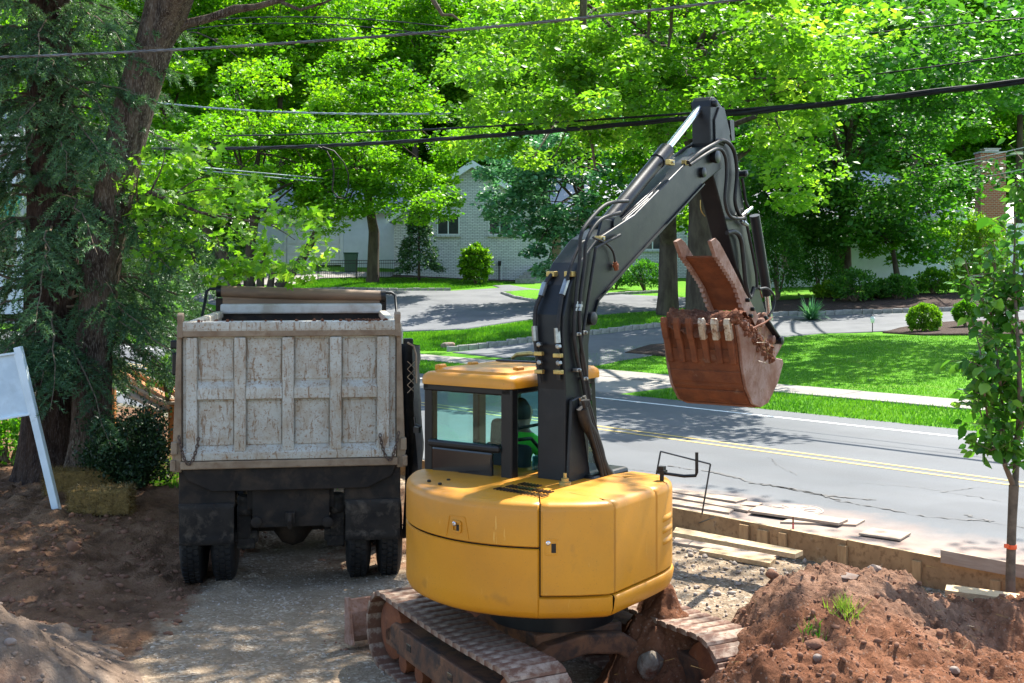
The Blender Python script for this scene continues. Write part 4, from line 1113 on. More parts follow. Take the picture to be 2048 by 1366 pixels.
# ---- undercarriage, turned 63 degrees from the upper body
UA = math.radians(28)
XU = Matrix.Rotation(PHI, 4, 'Z') @ Matrix.Rotation(UA, 4, 'Z')     # local u-axis (+Y) in machine frame
TW, TL, TR_ = .45, 1.12, .31        # shoe width, half straight run, end radius
mb = MB(); mb.lathe((0, 0, .62), (0, 0, 1), [(.52, 0), (.52, .16), (.46, .17), (.46, .30)], 32); mb.build('slew_ring', MT['black'], ex, xf=None, smooth=40)
mb = MB()
for sy in (-1, 1):
    mb.prism([(-.75, .20), (-.65, .36), (-.35, .56), (0, .60), (.35, .56), (.65, .36), (.75, .20), (.55, .22), (.3, .40), (0, .44), (-.3, .40), (-.55, .22)], sy * .46 - .1, sy * .46 + .1, 'y')
mb.box((0, 0, .52), (.8, .9, .2)); mb.build('car_body', MT['track_frame'], ex, xf=XU, bevel=.02)
def loop_pt(s):
    """position and tangent angle round the track loop, s in 0..1"""
    per = 4 * TL + 2 * math.pi * TR_; d = (s % 1) * per
    if d < 2 * TL: return (-TL + d, .33 + TR_, 0.0)
    d -= 2 * TL
    if d < math.pi * TR_:
        a = d / TR_; return (TL + TR_ * math.sin(a), .33 + TR_ * math.cos(a), -a)
    d -= math.pi * TR_
    if d < 2 * TL: return (TL - d, .33 - TR_, math.pi)
    d -= 2 * TL; a = d / TR_
    return (-TL - TR_ * math.sin(a), .33 - TR_ * math.cos(a), math.pi - a)
sm_ = MB(); sm_.prism([(-.067, -.012), (.067, -.012), (.067, .012), (.058, .022), (.03, .022), (.02, .03), (-.05, .03), (-.067, .014)], -TW / 2, TW / 2, 'x')
shoe_me = None
for sx in (-1, 1):
    xo = sx * .845
    tr = MB(); tr.prism([(-TL - .1, .28), (-TL + .05, .44), (TL - .15, .44), (TL + .05, .34), (TL + .05, .20), (-TL - .1, .18)], xo - .16, xo + .16, 'x')
    fr = tr.build('crawler_track', MT['track_frame'], ex, xf=XU, bevel=.02)
    fm = MB(); fm.prism([(-TL + .15, .20), (-TL + .15, .46), (TL - .35, .44), (TL - .3, .22)], xo + sx * .16, xo + sx * .20, 'x'); fm.build('track_side_plate', MT['track_frame'], fr, xf=XU, bevel=.01)
    for yy in (-.25, .55):
        h_ = MB(); h_.box((xo + sx * .199, yy, .34), (.012, .09, .06)); h_.build('frame_slot', MT['gloss_black'], fr, xf=XU, bevel=.003)
    for (yy, rr) in ((-TL, .25), (TL, .25)):
        w_ = MB(); w_.lathe((xo - .12, yy, .33), (1, 0, 0), [(.08, -.04), (.2, -.02), (rr, 0), (rr, .08), (rr * .8, .09), (rr * .8, .15), (rr, .16), (rr, .24), (.2, .26), (.08, .28)], 24); w_.build('drive_wheel', MT['rust_soil'], fr, xf=XU, smooth=40)
    for yy in np.linspace(-.85, .85, 6):
        w_ = MB(); w_.lathe((xo - .14, yy, .12), (1, 0, 0), [(.03, 0), (.085, .01), (.085, .10), (.06, .11), (.06, .17), (.085, .18), (.085, .27), (.03, .28)], 14); w_.build('track_roller', MT['rust_soil'], fr, xf=XU, smooth=40)
    n = 48
    for i in range(n):
        y, z, a = loop_pt((i + .3) / n)
        sag = -.03 * math.sin((y + TL) / (2 * TL) * math.pi) if (a == 0 and abs(y) < TL) else 0
        if shoe_me is None:
            o = sm_.build('track_shoe', MT['shoe'], fr, bevel=.006); shoe_me = o.data; o.modifiers.clear()
        else:
            o = bpy.data.objects.new('track_shoe', shoe_me); COL.objects.link(o); o.parent = fr
        o.matrix_local = XU @ Matrix.Translation((xo, y, z + sag)) @ Matrix.Rotation(a, 4, 'X')
# dozer blade at the front of the undercarriage
bl = MB(); prof = [(1.86, .03), (1.80, .10), (1.785, .20), (1.80, .32), (1.85, .43)]
bl.prism([(y, z) for y, z in prof] + [(y + .035, z) for y, z in prof[::-1]], -1.10, 1.10, 'x'); bo = bl.build('dozer_blade', MT['rust_side'], ex, xf=XU, bevel=.008)
for sx in (-1, 1):
    e_ = MB(); e_.prism([(1.70, .05), (1.90, .02), (1.90, .44), (1.82, .46), (1.76, .25)], sx * 1.10 - .015, sx * 1.10 + .015, 'x'); e_.build('blade_end_plate', MT['rust_side'], bo, xf=XU, bevel=.006)
    e_ = MB(); e_.beam((sx * .55, .5, .32), (sx * .55, 1.80, .18), .12, .16); e_.build('blade_arm', MT['track_frame'], bo, xf=XU, bevel=.02)
# soil packed on the tracks
def lump(name, c, rad, mat, seed, parent=None, n=26, amp=.35, freq=5.0):
    """uneven heap: a half-ellipsoid roughened by noise"""
    u = np.linspace(0, 2 * np.pi, n + 1); v = np.linspace(-.35, math.pi / 2, n // 2 + 4)
    U, Vv = np.meshgrid(u, v, indexing='ij')
    U2 = U % (2 * np.pi - 1e-9)
    d = np.stack([np.cos(Vv) * np.cos(U), np.cos(Vv) * np.sin(U), np.sin(Vv)], -1)
    nz = 1 + amp * (fbm(d[..., 0] * freq * .4 + 9 + seed, d[..., 1] * freq * .4 + d[..., 2] * 2 + seed, 5, seed, .6)) * np.cos(Vv * .98) ** .5
    nz[-1] = nz[0]
    P = d * nz[..., None] * np.array(rad) + np.array(c)
    m_ = MB(); m_.grid(P); return m_.build(name, mat, parent, smooth=60)
# ------------------------------------------------------------------ driver
def figure(name, joints, edges, root, mats, assign, parent=None, sub=2):
    me = bpy.data.meshes.new(name); me.from_pydata([j[:3] for j in joints], edges, [])
    o = bpy.data.objects.new(name, me); COL.objects.link(o)
    o.modifiers.new('skin', 'SKIN')
    for i, j in enumerate(joints):
        me.skin_vertices[0].data[i].radius = (j[3], j[4] if len(j) > 4 else j[3]); me.skin_vertices[0].data[i].use_root = (i == root)
    sb = o.modifiers.new('sub', 'SUBSURF'); sb.levels = sub; sb.render_levels = sub
    dg = bpy.context.evaluated_depsgraph_get(); dg.update()
    m2 = bpy.data.meshes.new_from_object(o.evaluated_get(dg)); m2.name = name
    bpy.data.objects.remove(o); bpy.data.meshes.remove(me)
    o2 = link_mesh(name, m2, mats, parent)
    for p in m2.polygons:
        p.use_smooth = True; p.material_index = assign(p.center)
    return o2
J = []; E_ = []
def jn(x, y, z, r, r2=None, to=None):
    J.append((x, y, z, r, r2 or r)); i = len(J) - 1
    if to is not None: E_.append((to, i))
    return i
dxc = -.58
pel = jn(dxc, .10, 1.54, .135, .11)
sp1 = jn(dxc, .11, 1.70, .135, .105, pel); sp2 = jn(dxc, .14, 1.86, .15, .11, sp1); ch = jn(dxc, .17, 1.98, .13, .09, sp2)
nk = jn(dxc, .20, 2.06, .055, .055, ch); hd0 = jn(dxc, .225, 2.14, .075, .085, nk); hd1 = jn(dxc, .235, 2.22, .078, .095, hd0); hd2 = jn(dxc, .23, 2.285, .06, .075, hd1)
for sx in (-1, 1):
    sh_ = jn(dxc + sx * .17, .17, 1.955, .075, .075, ch); ub = jn(dxc + sx * .24, .20, 1.84, .062, .062, sh_); el = jn(dxc + sx * .285, .26, 1.70, .048, .048, ub)
    fo = jn(dxc + sx * .30, .40, 1.715, .038, .038, el); wr = jn(dxc + sx * .305, .50, 1.745, .027, .03, fo); pm = jn(dxc + sx * .305, .545, 1.76, .022, .036, wr)
    for k, (a, L_) in enumerate(((-.03, .055), (-.01, .065), (.01, .062), (.03, .05))):
        f1 = jn(dxc + sx * .30 + sx * .015, .57, 1.765 + a * .9, .009, .009, pm); f2 = jn(dxc + sx * .30 - sx * .012, .57 + L_ * .35, 1.765 + a, .0085, .0085, f1); jn(dxc + sx * .30 - sx * .03, .565, 1.763 + a, .008, .008, f2)
    t1 = jn(dxc + sx * .28, .55, 1.785, .011, .011, pm); jn(dxc + sx * .27, .575, 1.80, .009, .009, t1)
    hp = jn(dxc + sx * .10, .14, 1.53, .095, .09, pel); kn = jn(dxc + sx * .14, .56, 1.56, .065, .065, hp); cf = jn(dxc + sx * .14, .60, 1.36, .055, .055, kn); an = jn(dxc + sx * .14, .62, 1.14, .038, .038, cf)
    jn(dxc + sx * .14, .74, 1.10, .036, .04, an)
def _asg(c):
    if c.z > 2.035: return 1
    if c.z < 1.585 and abs(c.x - dxc) < .24: return 2
    if c.z < 1.60: return 2
    if c.y > .53 and abs(c.x - dxc) > .2: return 1
    if c.y > .62: return 2
    return 0
drv = empty('person', (EC[0], EC[1], 0), -PHI, 'driver in a bright green shirt seated inside the excavator cab', 'person')
J = [(j[0], j[1] + .20, *j[2:]) for j in J]
figure('body', J, E_, pel, [MT['hivis'], MT['skin'], MT['denim']], _asg, drv)
hmb = MB()
P = []
for v in np.linspace(-.5, math.pi / 2, 9):
    P.append([(dxc + .098 * math.cos(v) * math.cos(u), .405 + .112 * math.cos(v) * math.sin(u) - .012, 2.215 + .125 * math.sin(v) - (.05 if math.sin(u) > .5 and v < 0 else 0) * 0) for u in np.linspace(math.pi * .98, math.pi * 2.02, 14)])
hmb.grid(np.array(P)); ho = hmb.build('hair', MT['hair'], drv, smooth=60)
P = np.array(P)
fx = MB(); fx.box((dxc, .545, 2.20), (.026, .04, .05)); fx.build('nose', MT['skin'], drv, bevel=.01)

# ------------------------------------------------------------------ soil in the bucket
soil = empty('soil_load', (*(EC + ER * .13 + EF * 3.72), 2.9), -PHI, 'red soil heaped in the raised excavator bucket', 'soil')
def W2L(o):
    return (Matrix.Translation(o.location) @ Matrix.Rotation(o.rotation_euler.z, 4, 'Z')).inverted()
XE = Matrix.Translation((EC[0], EC[1], 0)) @ Matrix.Rotation(-PHI, 4, 'Z')
gx = np.linspace(KX0 + .03, KX1 - .03, 70)
rim = [np.array(side(px, py, KX1)[1:]) for px, py in ((1466, 648), (1480, 640), (1505, 648), (1530, 680), (1545, 712))]
rr_ = np.linspace(0, 1, 50); ry = np.interp(rr_, np.linspace(0, 1, 5), [q[0] for q in rim]); rz = np.interp(rr_, np.linspace(0, 1, 5), [q[1] for q in rim])
GX, RR = np.meshgrid(gx, rr_, indexing='ij')
env = np.sin(RR * math.pi) ** .5
Pz = np.interp(RR, rr_, rz) + .10 * env * (1 - .5 * ((GX - .13) / .5) ** 2) + .10 * fbm(GX * 5, RR * 6, 5, 41, .65) - .05 * (RR < .06) - .16 * sstep(.35, .1, np.abs(GX - .25) * 1.0) * sstep(.5, .15, RR) * .35
Py = np.interp(RR, rr_, ry) + .02 * fbm(GX * 7, RR * 7, 3, 43)
m_ = MB(); m_.grid(np.stack([GX, Py, Pz], -1)); so = m_.build('soil_mass', MT['red_soil'], soil, smooth=60, xf=W2L(soil) @ XE)
r = np.random.default_rng(3)
def straws(name, c, n, L, w, mat, parent, sd=.1, flat=.6, xf=None, spread=(1, 1, 1), tint=(.5, .25)):
    """loose thin stalks: three-sided slivers"""
    P = r.normal(0, 1, (n, 3)) * np.array(spread) * sd + np.array(c)
    d = r.normal(0, 1, (n, 3)); d[:, 2] *= flat; d /= np.linalg.norm(d, axis=1)[:, None]
    s = np.cross(d, r.normal(0, 1, (n, 3))); s /= np.linalg.norm(s, axis=1)[:, None] + 1e-9
    l = L * r.uniform(.4, 1.3, n)[:, None]
    V = np.stack([P - s * w, P + s * w, P + d * l], 1).reshape(-1, 3)
    if xf is not None:
        A = np.array(xf); V = V @ A[:3, :3].T + A[:3, 3]
    return fast_mesh(name, V, np.arange(3 * n).reshape(-1, 3), mat, parent, attrs={'tint': np.repeat(np.clip(r.normal(tint[0], tint[1], n), 0, 1), 3)})
q = side(1520, 690, KX1 + .03)
rt = straws('roots', q, 60, .15, .0028, MT['straw_blade'], soil, .07, 1, W2L(soil) @ XE, (.3, 1, 1.2)); rt['kind'] = 'stuff'
for k in range(150):
    a = r.uniform(0, 1) ** .8; px = 1470 + a * 70 + r.normal(0, 4); py = 632 + a * 82 + r.normal(0, 7)
    q = side(px, py, KX1 + r.uniform(.0, .04))
    if k == 0: cl = MB()
    cl.lathe(tuple(W2L(soil) @ XE @ Vector(q)), tuple(r.normal(0, 1, 3)), [(.0, -.03), (.03 * r.uniform(.6, 1.3), -.012), (.034 * r.uniform(.6, 1.2), .01), (.0, .03)], 6)
cl_o = cl.build('soil_crumbs', MT['red_soil'], soil); cl_o['kind'] = 'stuff'
st_ = MB(); st_.tube([W2L(soil) @ XE @ Vector(side(*p, .66)) for p in ((1490, 665), (1510, 655), (1530, 645), (1545, 634))], [.012, .011, .009, .004], 6); st_.build('root_stick', MT['rust_soil'], soil)

# ------------------------------------------------------------------ dump truck
TA = math.atan2(.145, .99)                        # heading: nearly along the view, a little to the left
Lc = W(581, 1160, 13.4)
tk = empty('dump_truck', (Lc[0], 13.4, -.02), TA, 'worn white dump truck seen from behind its tailgate', 'truck')
XT = Matrix.Translation(tk.location) @ Matrix.Rotation(TA, 4, 'Z'); XTi = XT.inverted()
def tr_(px, py, y=0.0):
    """photo pixel onto the truck's cross plane at local y"""
    o = np.array(tk.location); a = np.array([(px - CX) / F, 1.0, -(py - HY) / F]); nrm = np.array([-math.sin(TA), math.cos(TA), 0])
    t = (y + o[:2] @ nrm[:2]) / (a[:2] @ nrm[:2])
    return XTi @ Vector((a[0] * t, t, H + a[2] * t))
BT = 2.875                                        # bed rim height
def bx(name, a, b, mat, par=tk, bev=.008, rot=None):
    m_ = MB(); m_.box2(a, b); return m_.build(name, MT[mat], par, bevel=bev)
tw = 1.17
MT['chain'] = M('rusty_dark_chain', (.085, .05, .032), (.05, .03, .02), rough=.7, scale=20)
# tailgate
tg = bx('tailgate', (-tw, .02, 1.40), (tw, .06, 2.80), 'truck_white')
for px0, px1 in ((373, 395), (469, 492), (565, 588), (660, 683), (754, 778)):
    a = tr_(px0, 780, 0).x; b = tr_(px1, 780, 0).x
    bx('tailgate_rib', (a, -.055, 1.47), (b, .022, 2.735), 'truck_white', tg, .014)
    m_ = MB()
xs_ = [tr_(px, 780, 0).x for px in (395, 469, 492, 565, 588, 660, 683, 754)]
for i in range(0, 8, 2):
    z0, z1 = tr_(500, 797, 0).z, tr_(500, 762, 0).z
    m_ = MB(); m_.prism([(.022, z0 - .015), (-.05, z0), (-.05, z0 + .12), (.022, z1)], xs_[i] + .002, xs_[i + 1] - .002, 'x'); m_.build('tailgate_crossbar', MT['truck_white'], tg, bevel=.006)
    m_ = MB(); m_.box2((xs_[i] + .012, .008, z1 + .02), (xs_[i + 1] - .012, .024, 2.715)); m_.build('tailgate_panel', MT['truck_white'], tg, bevel=.006)
    m_ = MB(); m_.box2((xs_[i] + .012, .008, 1.54), (xs_[i + 1] - .012, .024, z0 - .03)); m_.build('tailgate_panel', MT['truck_white'], tg, bevel=.006)
m_ = MB(); m_.prism([(.05, 2.74), (-.05, 2.76), (-.065, 2.83), (-.06, 2.905), (.06, 2.915)], -tw, tw, 'x'); m_.build('tailgate_top_rail', MT['truck_white'], tg, bevel=.01)
m_ = MB(); m_.box2((-tw, -.062, 2.745), (tw, .03, 2.81)); m_.build('tailgate_rail_band', MT['truck_rail'], tg, bevel=.006)
m_ = MB(); m_.prism([(.05, 1.37), (-.06, 1.38), (-.065, 1.46), (.022, 1.54)], -tw, tw, 'x'); m_.build('tailgate_bottom_rail', MT['truck_white'], tg, bevel=.008)
bx('tailgate_sill', (-tw - .02, -.07, 1.285), (tw + .02, .03, 1.372), 'truck_rail', tg, .012)
# bed
for s in (-1, 1):
    bx('bed_side_wall', (s * 1.19 - .03, .06, 1.25), (s * 1.19 + .03, 4.5, BT - .02), 'truck_white', tk, .01)
    bx('bed_side_rail', (s * 1.19 - .055, .06, BT - .10), (s * 1.19 + .055, 4.5, BT), 'truck_white', tk, .02)
    m_ = MB(); m_.prism([(s * 1.18, 2.90), (s * 1.225, 2.90), (s * 1.285, 1.25), (s * 1.18, 1.25)], -.02, .10, 'y'); m_.build('corner_post', MT['truck_rail'], tk, bevel=.012)
    pv = MB(); pv.box((s * 1.19, -.01, 2.86), (.06, .12, .26)); pv.lathe((s * 1.19 - .035, .0, 2.96), (1, 0, 0), [(.05, 0), (.05, .07)], 12); pv.build('tailgate_hinge', MT['truck_rail'], tk, bevel=.012)
    for k in range(6):
        bx('bed_side_rib', (s * 1.22, .5 + k * .72, 1.25), (s * 1.28, .62 + k * .72, BT - .08), 'truck_white', tk, .01)
    lt = MB(); lt.box((s * 1.255, -.03, 1.52), (.07, .07, .14)); lt.box((s * 1.27, -.02, 1.33), (.06, .08, .12)); lt.build('tailgate_latch', MT['truck_rail'], tk, bevel=.012)
    # chain hanging in a loop
    ch_ = empty('latch_chain', (0, 0, 0)); ch_.parent = tk
    pts = []
    for k in range(40):
        u = k / 39; x = s * (1.20 - .21 * u); z = 1.66 - (.30 * math.sin(u * math.pi) ** .8) - .02 * u
        pts.append(Vector((x, -.085, z)))
    d_ = np.r_[0, np.cumsum([(pts[i + 1] - pts[i]).length for i in range(39)])]
    nlk = 17
    lk_me = None
    for k in range(nlk):
        q = d_[-1] * (k + .5) / nlk; i = min(38, int(np.searchsorted(d_, q)) - 1); p = pts[i].lerp(pts[i + 1], (q - d_[i]) / (d_[i + 1] - d_[i])); tg_ = (pts[i + 1] - pts[i]).normalized()
        if lk_me is None:
            m_ = MB(); m_.tube([(.014 * math.sin(a), 0, .026 * math.cos(a)) for a in np.linspace(0, 2 * math.pi, 11)], .0065, 5, cap=False); o = m_.build('chain_link', MT['chain'], ch_); lk_me = o.data
        else:
            o = bpy.data.objects.new('chain_link', lk_me); COL.objects.link(o); o.parent = ch_
        o.location = p; o.rotation_mode = 'QUATERNION'
        o.rotation_quaternion = tg_.to_track_quat('Z', 'X') @ Matrix.Rotation(math.pi / 2 * (k % 2) + .4, 3, 'Z').to_quaternion()
bx('bed_floor', (-1.18, .06, 1.25), (1.18, 4.5, 1.33), 'truck_dark')
bx('bed_front_wall', (-1.18, 4.45, 1.25), (1.18, 4.52, 2.88), 'truck_dark')
# front shield, tarp housing and roller
y = 4.5
z_ = lambda py: tr_(600, py, y).z
bx('cab_shield', (-1.16, y, z_(640)), (1.16, y + .8, z_(628)), 'truck_dark')
bx('tarp_housing', (-1.19, y - .02, z_(628)), (1.21, y + .3, z_(608)), 'truck_dark', tk, .02)
bx('tarp_flap', (-1.18, y - .10, z_(627)), (1.18, y + .25, z_(607)), 'tarp_white', tk, .03)
rl_ = MB(); rl_.tube([(-1.17, y, z_(582)), (-.6, y, z_(585)), (0, y, z_(588)), (.6, y, z_(590)), (1.18, y, z_(592))], [.085, .09, .09, .085, .075], 14); ro = rl_.build('tarp_roll', MT['tarp'], tk, smooth=50)
rl_ = MB(); rl_.box2((-1.15, y - .02, z_(608)), (1.15, y + .02, z_(590))); rl_.build('rolled_tarp_skirt', MT['tarp'], tk)
for s in (-1, 1):
    e = MB(); e.cyl((s * 1.17, y, z_(582 if s < 0 else 592)), (s * 1.24, y, z_(582 if s < 0 else 592)), .09, 12); e.build('roller_end', MT['black'], ro, smooth=40)
    ar = MB(); zt = z_(577 if s < 0 else 586)
    ar.tube([(s * 1.22, y, zt), (s * 1.33, y, zt), (s * 1.38, y, zt - .04), (s * 1.39, y - .05, zt - .14), (s * 1.39, y - 1.2, zt - .75), (s * 1.36, y - 2.2, 1.9)], .022, 8); ar.build('tarp_arm', MT['boom'], tk, smooth=60)
    bx('shield_post', (s * 1.20 - .05, y, 2.6), (s * 1.20 + .05, y + .12, z_(596)), 'truck_dark')
    mr = MB(); mr.box((s * 1.37, 1.0, 2.60), (.12, .1, .10)); mr.box((s * 1.36, 1.0, 2.37), (.1, .1, .26)); mr.build('side_lamp_box', MT['black'], tk, bevel=.015)
# tarp bundle hanging along the right side
tb = MB(); Pg = []
for i, z in enumerate(np.linspace(.35, 2.62, 30)):
    row = []
    for a in np.linspace(-.5, 2.6, 14):
        e = .085 + .05 * fbm(np.array(a * 1.7), np.array(z * 2.0), 4, 51) + .045 * math.sin(a * 5 + z * 2) * (.4 + .6 * abs(math.sin(z * 1.3)))
        row.append((1.30 + (e * 1.2) * math.sin(a) + .05 * (1 - abs(z - 1.4) / 1.4), .16 + .25 * math.cos(a) * (1 + e), z))
    Pg.append(row)
tb.grid(np.array(Pg)); tb.build('hanging_tarp', MT['rubber'], tk, smooth=60)
hk = MB(); hk.tube([(1.30, -.02, 2.66), (1.37, -.02, 2.62), (1.40, -.02, 2.52), (1.40, -.02, 2.2)], .012, 6)
for k in range(4): hk.tube([(1.30, -.03, 2.45 - k * .09), (1.39, -.03, 2.36 - k * .09)], .005, 4); hk.tube([(1.39, -.03, 2.45 - k * .09), (1.30, -.03, 2.36 - k * .09)], .005, 4)
hk.build('side_ladder_mesh', MT['truck_rail'], tk)
# soil in the bed
sl = empty('truck_soil', (Lc[0], 13.4, -.02), TA, 'red soil filling the bed of the white dump truck', 'soil')
GX, GY = np.meshgrid(np.linspace(-1.155, 1.155, 50), np.linspace(.07, 4.44, 60), indexing='ij')
Zs = 2.60 + .06 * GY / 4 + .22 * np.exp(-((GX - .6) / .6) ** 2 - ((GY - .4) / .6) ** 2) + .10 * np.sin(GY * .7) + .10 * fbm(GX * 2, GY * 2, 5, 61, .6) + .06 * np.exp(-((GX + .1) / .5) ** 2 - ((GY - .35) / .5) ** 2)
m_ = MB(); m_.grid(np.stack([GX, GY, Zs], -1)); m_.build('soil_surface', MT['red_soil'], sl, smooth=60)
cr = MB()
for k in range(60):
    x = r.choice([r.normal(.75, .16), r.uniform(-1.1, 1.1)]); sz = r.uniform(.008, .022)
    cr.lathe((x, r.uniform(-.05, .05), 2.917), tuple(r.normal(0, 1, 3)), [(0, -sz), (sz, -.3 * sz), (sz, .4 * sz), (0, sz)], 5)
cr.build('rail_crumbs', MT['red_soil'], sl)['kind'] = 'stuff'
# underside
ap_ = MB(); ap_.prism([(-1.18, 1.285), (1.18, 1.285), (1.12, 1.16), (.85, 1.03), (-.85, 1.03), (-1.12, 1.16)], -.02, .03, 'y'); ap_.build('rear_apron', MT['truck_dark'], tk, bevel=.008)
for s in (-1, 1):
    xa, xb = (tr_(357, 1000).x, tr_(470, 1000).x) if s < 0 else (tr_(689, 1000).x, tr_(801, 1000).x)
    fb = bx('mud_flap_bracket', (xa, .02, .86), (xb, .06, 1.285), 'truck_dark', tk, .01)
    fm = MB(); Pg = []
    for z in np.linspace(.45, .90, 8):
        Pg.append([(x, -.02 - .025 * math.sin((z - .45) * 4) + .01 * math.sin(x * 11 + z * 5) - .03 * (z < .5), z) for x in np.linspace(xa + .01, xb - .01, 12)])
    fm.grid(np.array(Pg)); fo_ = fm.build('mud_flap', MT['flap'], tk, smooth=60); sd_ = fo_.modifiers.new('t', 'SOLIDIFY'); sd_.thickness = .012
    bx('flap_bar', (xa, -.035, .86), (xb, .02, .90), 'truck_dark', tk, .006)
# chassis
for s in (-1, 1): bx('frame_rail', (s * .43 - .05, .1, .80), (s * .43 + .05, 7.0, 1.05), 'truck_dark')
hp_ = bx('hitch_plate', (tr_(504, 1000).x, .06, tr_(580, 1056).z), (tr_(659, 1000).x, .10, tr_(580, 965).z), 'truck_dark', tk, .01)
hk = MB(); c = tr_(580, 1035, 0); hk.box((c.x, 0, c.z), (.10, .10, .12)); hk.tube([(c.x, -.02, c.z - .06), (c.x, -.08, c.z - .09), (c.x, -.10, c.z - .02), (c.x, -.05, c.z + .05)], .026, 8); hk.build('pintle_hook', MT['truck_dark'], hp_, bevel=.01)
for px in (553, 580, 608):
    c = tr_(px, 970, 0); m_ = MB(); m_.lathe((c.x, .05, c.z), (0, -1, 0), [(.045, 0), (.045, .02), (.03, .032), (0.005, .036)], 14); m_.build('tail_lamp', MT['lens_red'], tk, smooth=50)
for px in (512, 655):
    c = tr_(px, 1045, 0); m_ = MB(); m_.lathe((c.x, .04, c.z), (0, -1, 0), [(.06, 0), (.06, .03), (.03, .04)], 12); m_.build('frame_eye', MT['truck_dark'], hp_, smooth=40)
ax_ = MB(); ax_.cyl((-1.0, .75, .5), (1.0, .75, .5), .085, 14); ax_.lathe((-.22, .75, .5), (1, 0, 0), [(.09, 0), (.22, .1), (.26, .22), (.22, .34), (.09, .44)], 18); ax_.build('rear_axle', MT['truck_dark'], tk, smooth=40)
for s in (-1, 1):
    m_ = MB(); m_.box((s * .52, .42, .62), (.16, .5, .34)); m_.box((s * .50, .30, .47), (.26, .22, .14)); m_.box((s * .50, .22, .40), (.20, .1, .12)); m_.lathe((s * .50, .22, .72), (0, 0, 1), [(.09, 0), (.11, .06), (.09, .12), (.11, .18), (.09, .22)], 14); m_.build('spring_hanger', MT['flap'], tk, bevel=.02)
def wheel(x0, yy, w=.27, R=.52):
    """tyre standing on the ground, tread blocks as geometry"""
    m_ = MB(); prof = [(.29, 0), (.36, .0), (.47, .02), (R - .02, .04), (R, .06), (R, w - .06), (R - .02, w - .04), (.47, w - .02), (.36, w), (.29, w)]
    m_.lathe((x0, yy, R - .10), (1, 0, 0), prof, 40)
    ty = m_.build('tyre', MT['rubber'], tk, smooth=40)
    m_ = MB()
    for k in range(44):
        a = 2 * math.pi * k / 44
        for j, xo in enumerate((.05, .115, .18)):
            aa = a + (j % 2) * .07
            m_.box((x0 + xo + .022, yy + (R + .004) * math.cos(aa), R - .10 + (R + .004) * math.sin(aa)), (.05, .05, .02), Matrix.Rotation(aa - math.pi / 2, 3, 'X'))
    m_.build('tread_blocks', MT['rubber'], ty)['kind'] = 'stuff'
    m_ = MB(); m_.lathe((x0 + .05, yy, R - .10), (1, 0, 0), [(.10, 0), (.28, .01), (.30, .04), (.30, w - .12), (.28, w - .1), (.1, w - .1)], 24); m_.build('rim', MT['truck_rail'], ty, smooth=40)
for px0 in (358, 421, 692, 755):
    wheel(tr_(px0, 1140, .25).x, .62, tr_(px0 + 50, 1140, .25).x - tr_(px0, 1140, .25).x)
for x in (-1.20, -.87, .60, .93): wheel(x, 2.15)
for x in (-1.2, .93): wheel(x, 6.2)
cabm = MB(); cabm.prism([(4.75, 1.0), (4.75, 2.72), (5.0, 2.84), (5.95, 2.80), (6.35, 1.95), (7.5, 1.75), (7.65, 1.55), (7.65, .75), (4.75, .75)], -1.05, 1.05, 'x'); cb = cabm.build('truck_cab', MT['truck_white'], tk, bevel=.06, seg=3)
for s in (-1, 1):
    m_ = MB(); m_.prism([(5.0, 1.95), (5.0, 2.65), (5.85, 2.62), (6.15, 1.95)], s * 1.052 - .004, s * 1.052 + .004, 'x'); m_.build('side_window', MT['dark_glass'], cb)
m_ = MB(); m_.box2((-.8, 4.738, 2.05), (.8, 4.748, 2.6)); m_.build('rear_window', MT['dark_glass'], cb)
# ------------------------------------------------------------------ foliage tools
KITE = (np.array([(0, 0, 0), (-.34, .45, .05), (0, 1, -.06), (.34, .45, .05)]), np.array([(0, 1, 2), (0, 2, 3)]))
MAPLE = (np.array([(0, 0, 0), (-.20, .18, .02), (-.52, .30, .05), (-.30, .42, .0), (-.46, .74, .04), (-.16, .60, -.02), (0, 1.0, -.08), (.16, .60, -.02), (.46, .74, .04), (.30, .42, 0), (.52, .30, .05), (.20, .18, .02)]),
         np.array([(0, 1, 3), (1, 2, 3), (0, 3, 5), (3, 4, 5), (0, 5, 6), (0, 6, 7), (0, 7, 9), (7, 8, 9), (0, 9, 11), (9, 10, 11)]))
OVAL = (np.array([(0, 0, 0), (-.30, .28, .06), (-.27, .62, .04), (0, 1, -.10), (.27, .62, .04), (.30, .28, .06), (0, .5, -.03)]), np.array([(0, 1, 6), (1, 2, 6), (2, 3, 6), (3, 4, 6), (4, 5, 6), (5, 0, 6)]))
def leaves(P, size, tmpl, r, up=.9, spread=.7, dirs=None, tint=None, droop=.25, svar=.3):
    """place one leaf template at each point of P; returns vertices, faces, tint"""
    n = len(P); T, Fc = tmpl
    nrm = r.normal(0, spread, (n, 3)); nrm[:, 2] += up; nrm /= np.linalg.norm(nrm, axis=1)[:, None]
    if dirs is None:
        a = r.uniform(0, 2 * np.pi, n); dirs = np.c_[np.cos(a), np.sin(a), np.full(n, -droop)]
    dirs = dirs - nrm * (dirs * nrm).sum(1)[:, None] * .8
    dirs /= np.linalg.norm(dirs, axis=1)[:, None] + 1e-9
    xx = np.cross(dirs, nrm); xx /= np.linalg.norm(xx, axis=1)[:, None] + 1e-9
    zz = np.cross(xx, dirs)
    s = size * np.clip(r.normal(1, svar, n), .4, 1.8)
    V = P[:, None, :] + s[:, None, None] * (T[None, :, 0:1] * xx[:, None] + T[None, :, 1:2] * dirs[:, None] + T[None, :, 2:3] * zz[:, None])
    Fa = (np.arange(n)[:, None, None] * len(T) + Fc[None]).reshape(-1, 3)
    if tint is None: tint = r.normal(.45, .2, n)
    return V.reshape(-1, 3), Fa, np.repeat(np.clip(tint, 0, 1), len(T))
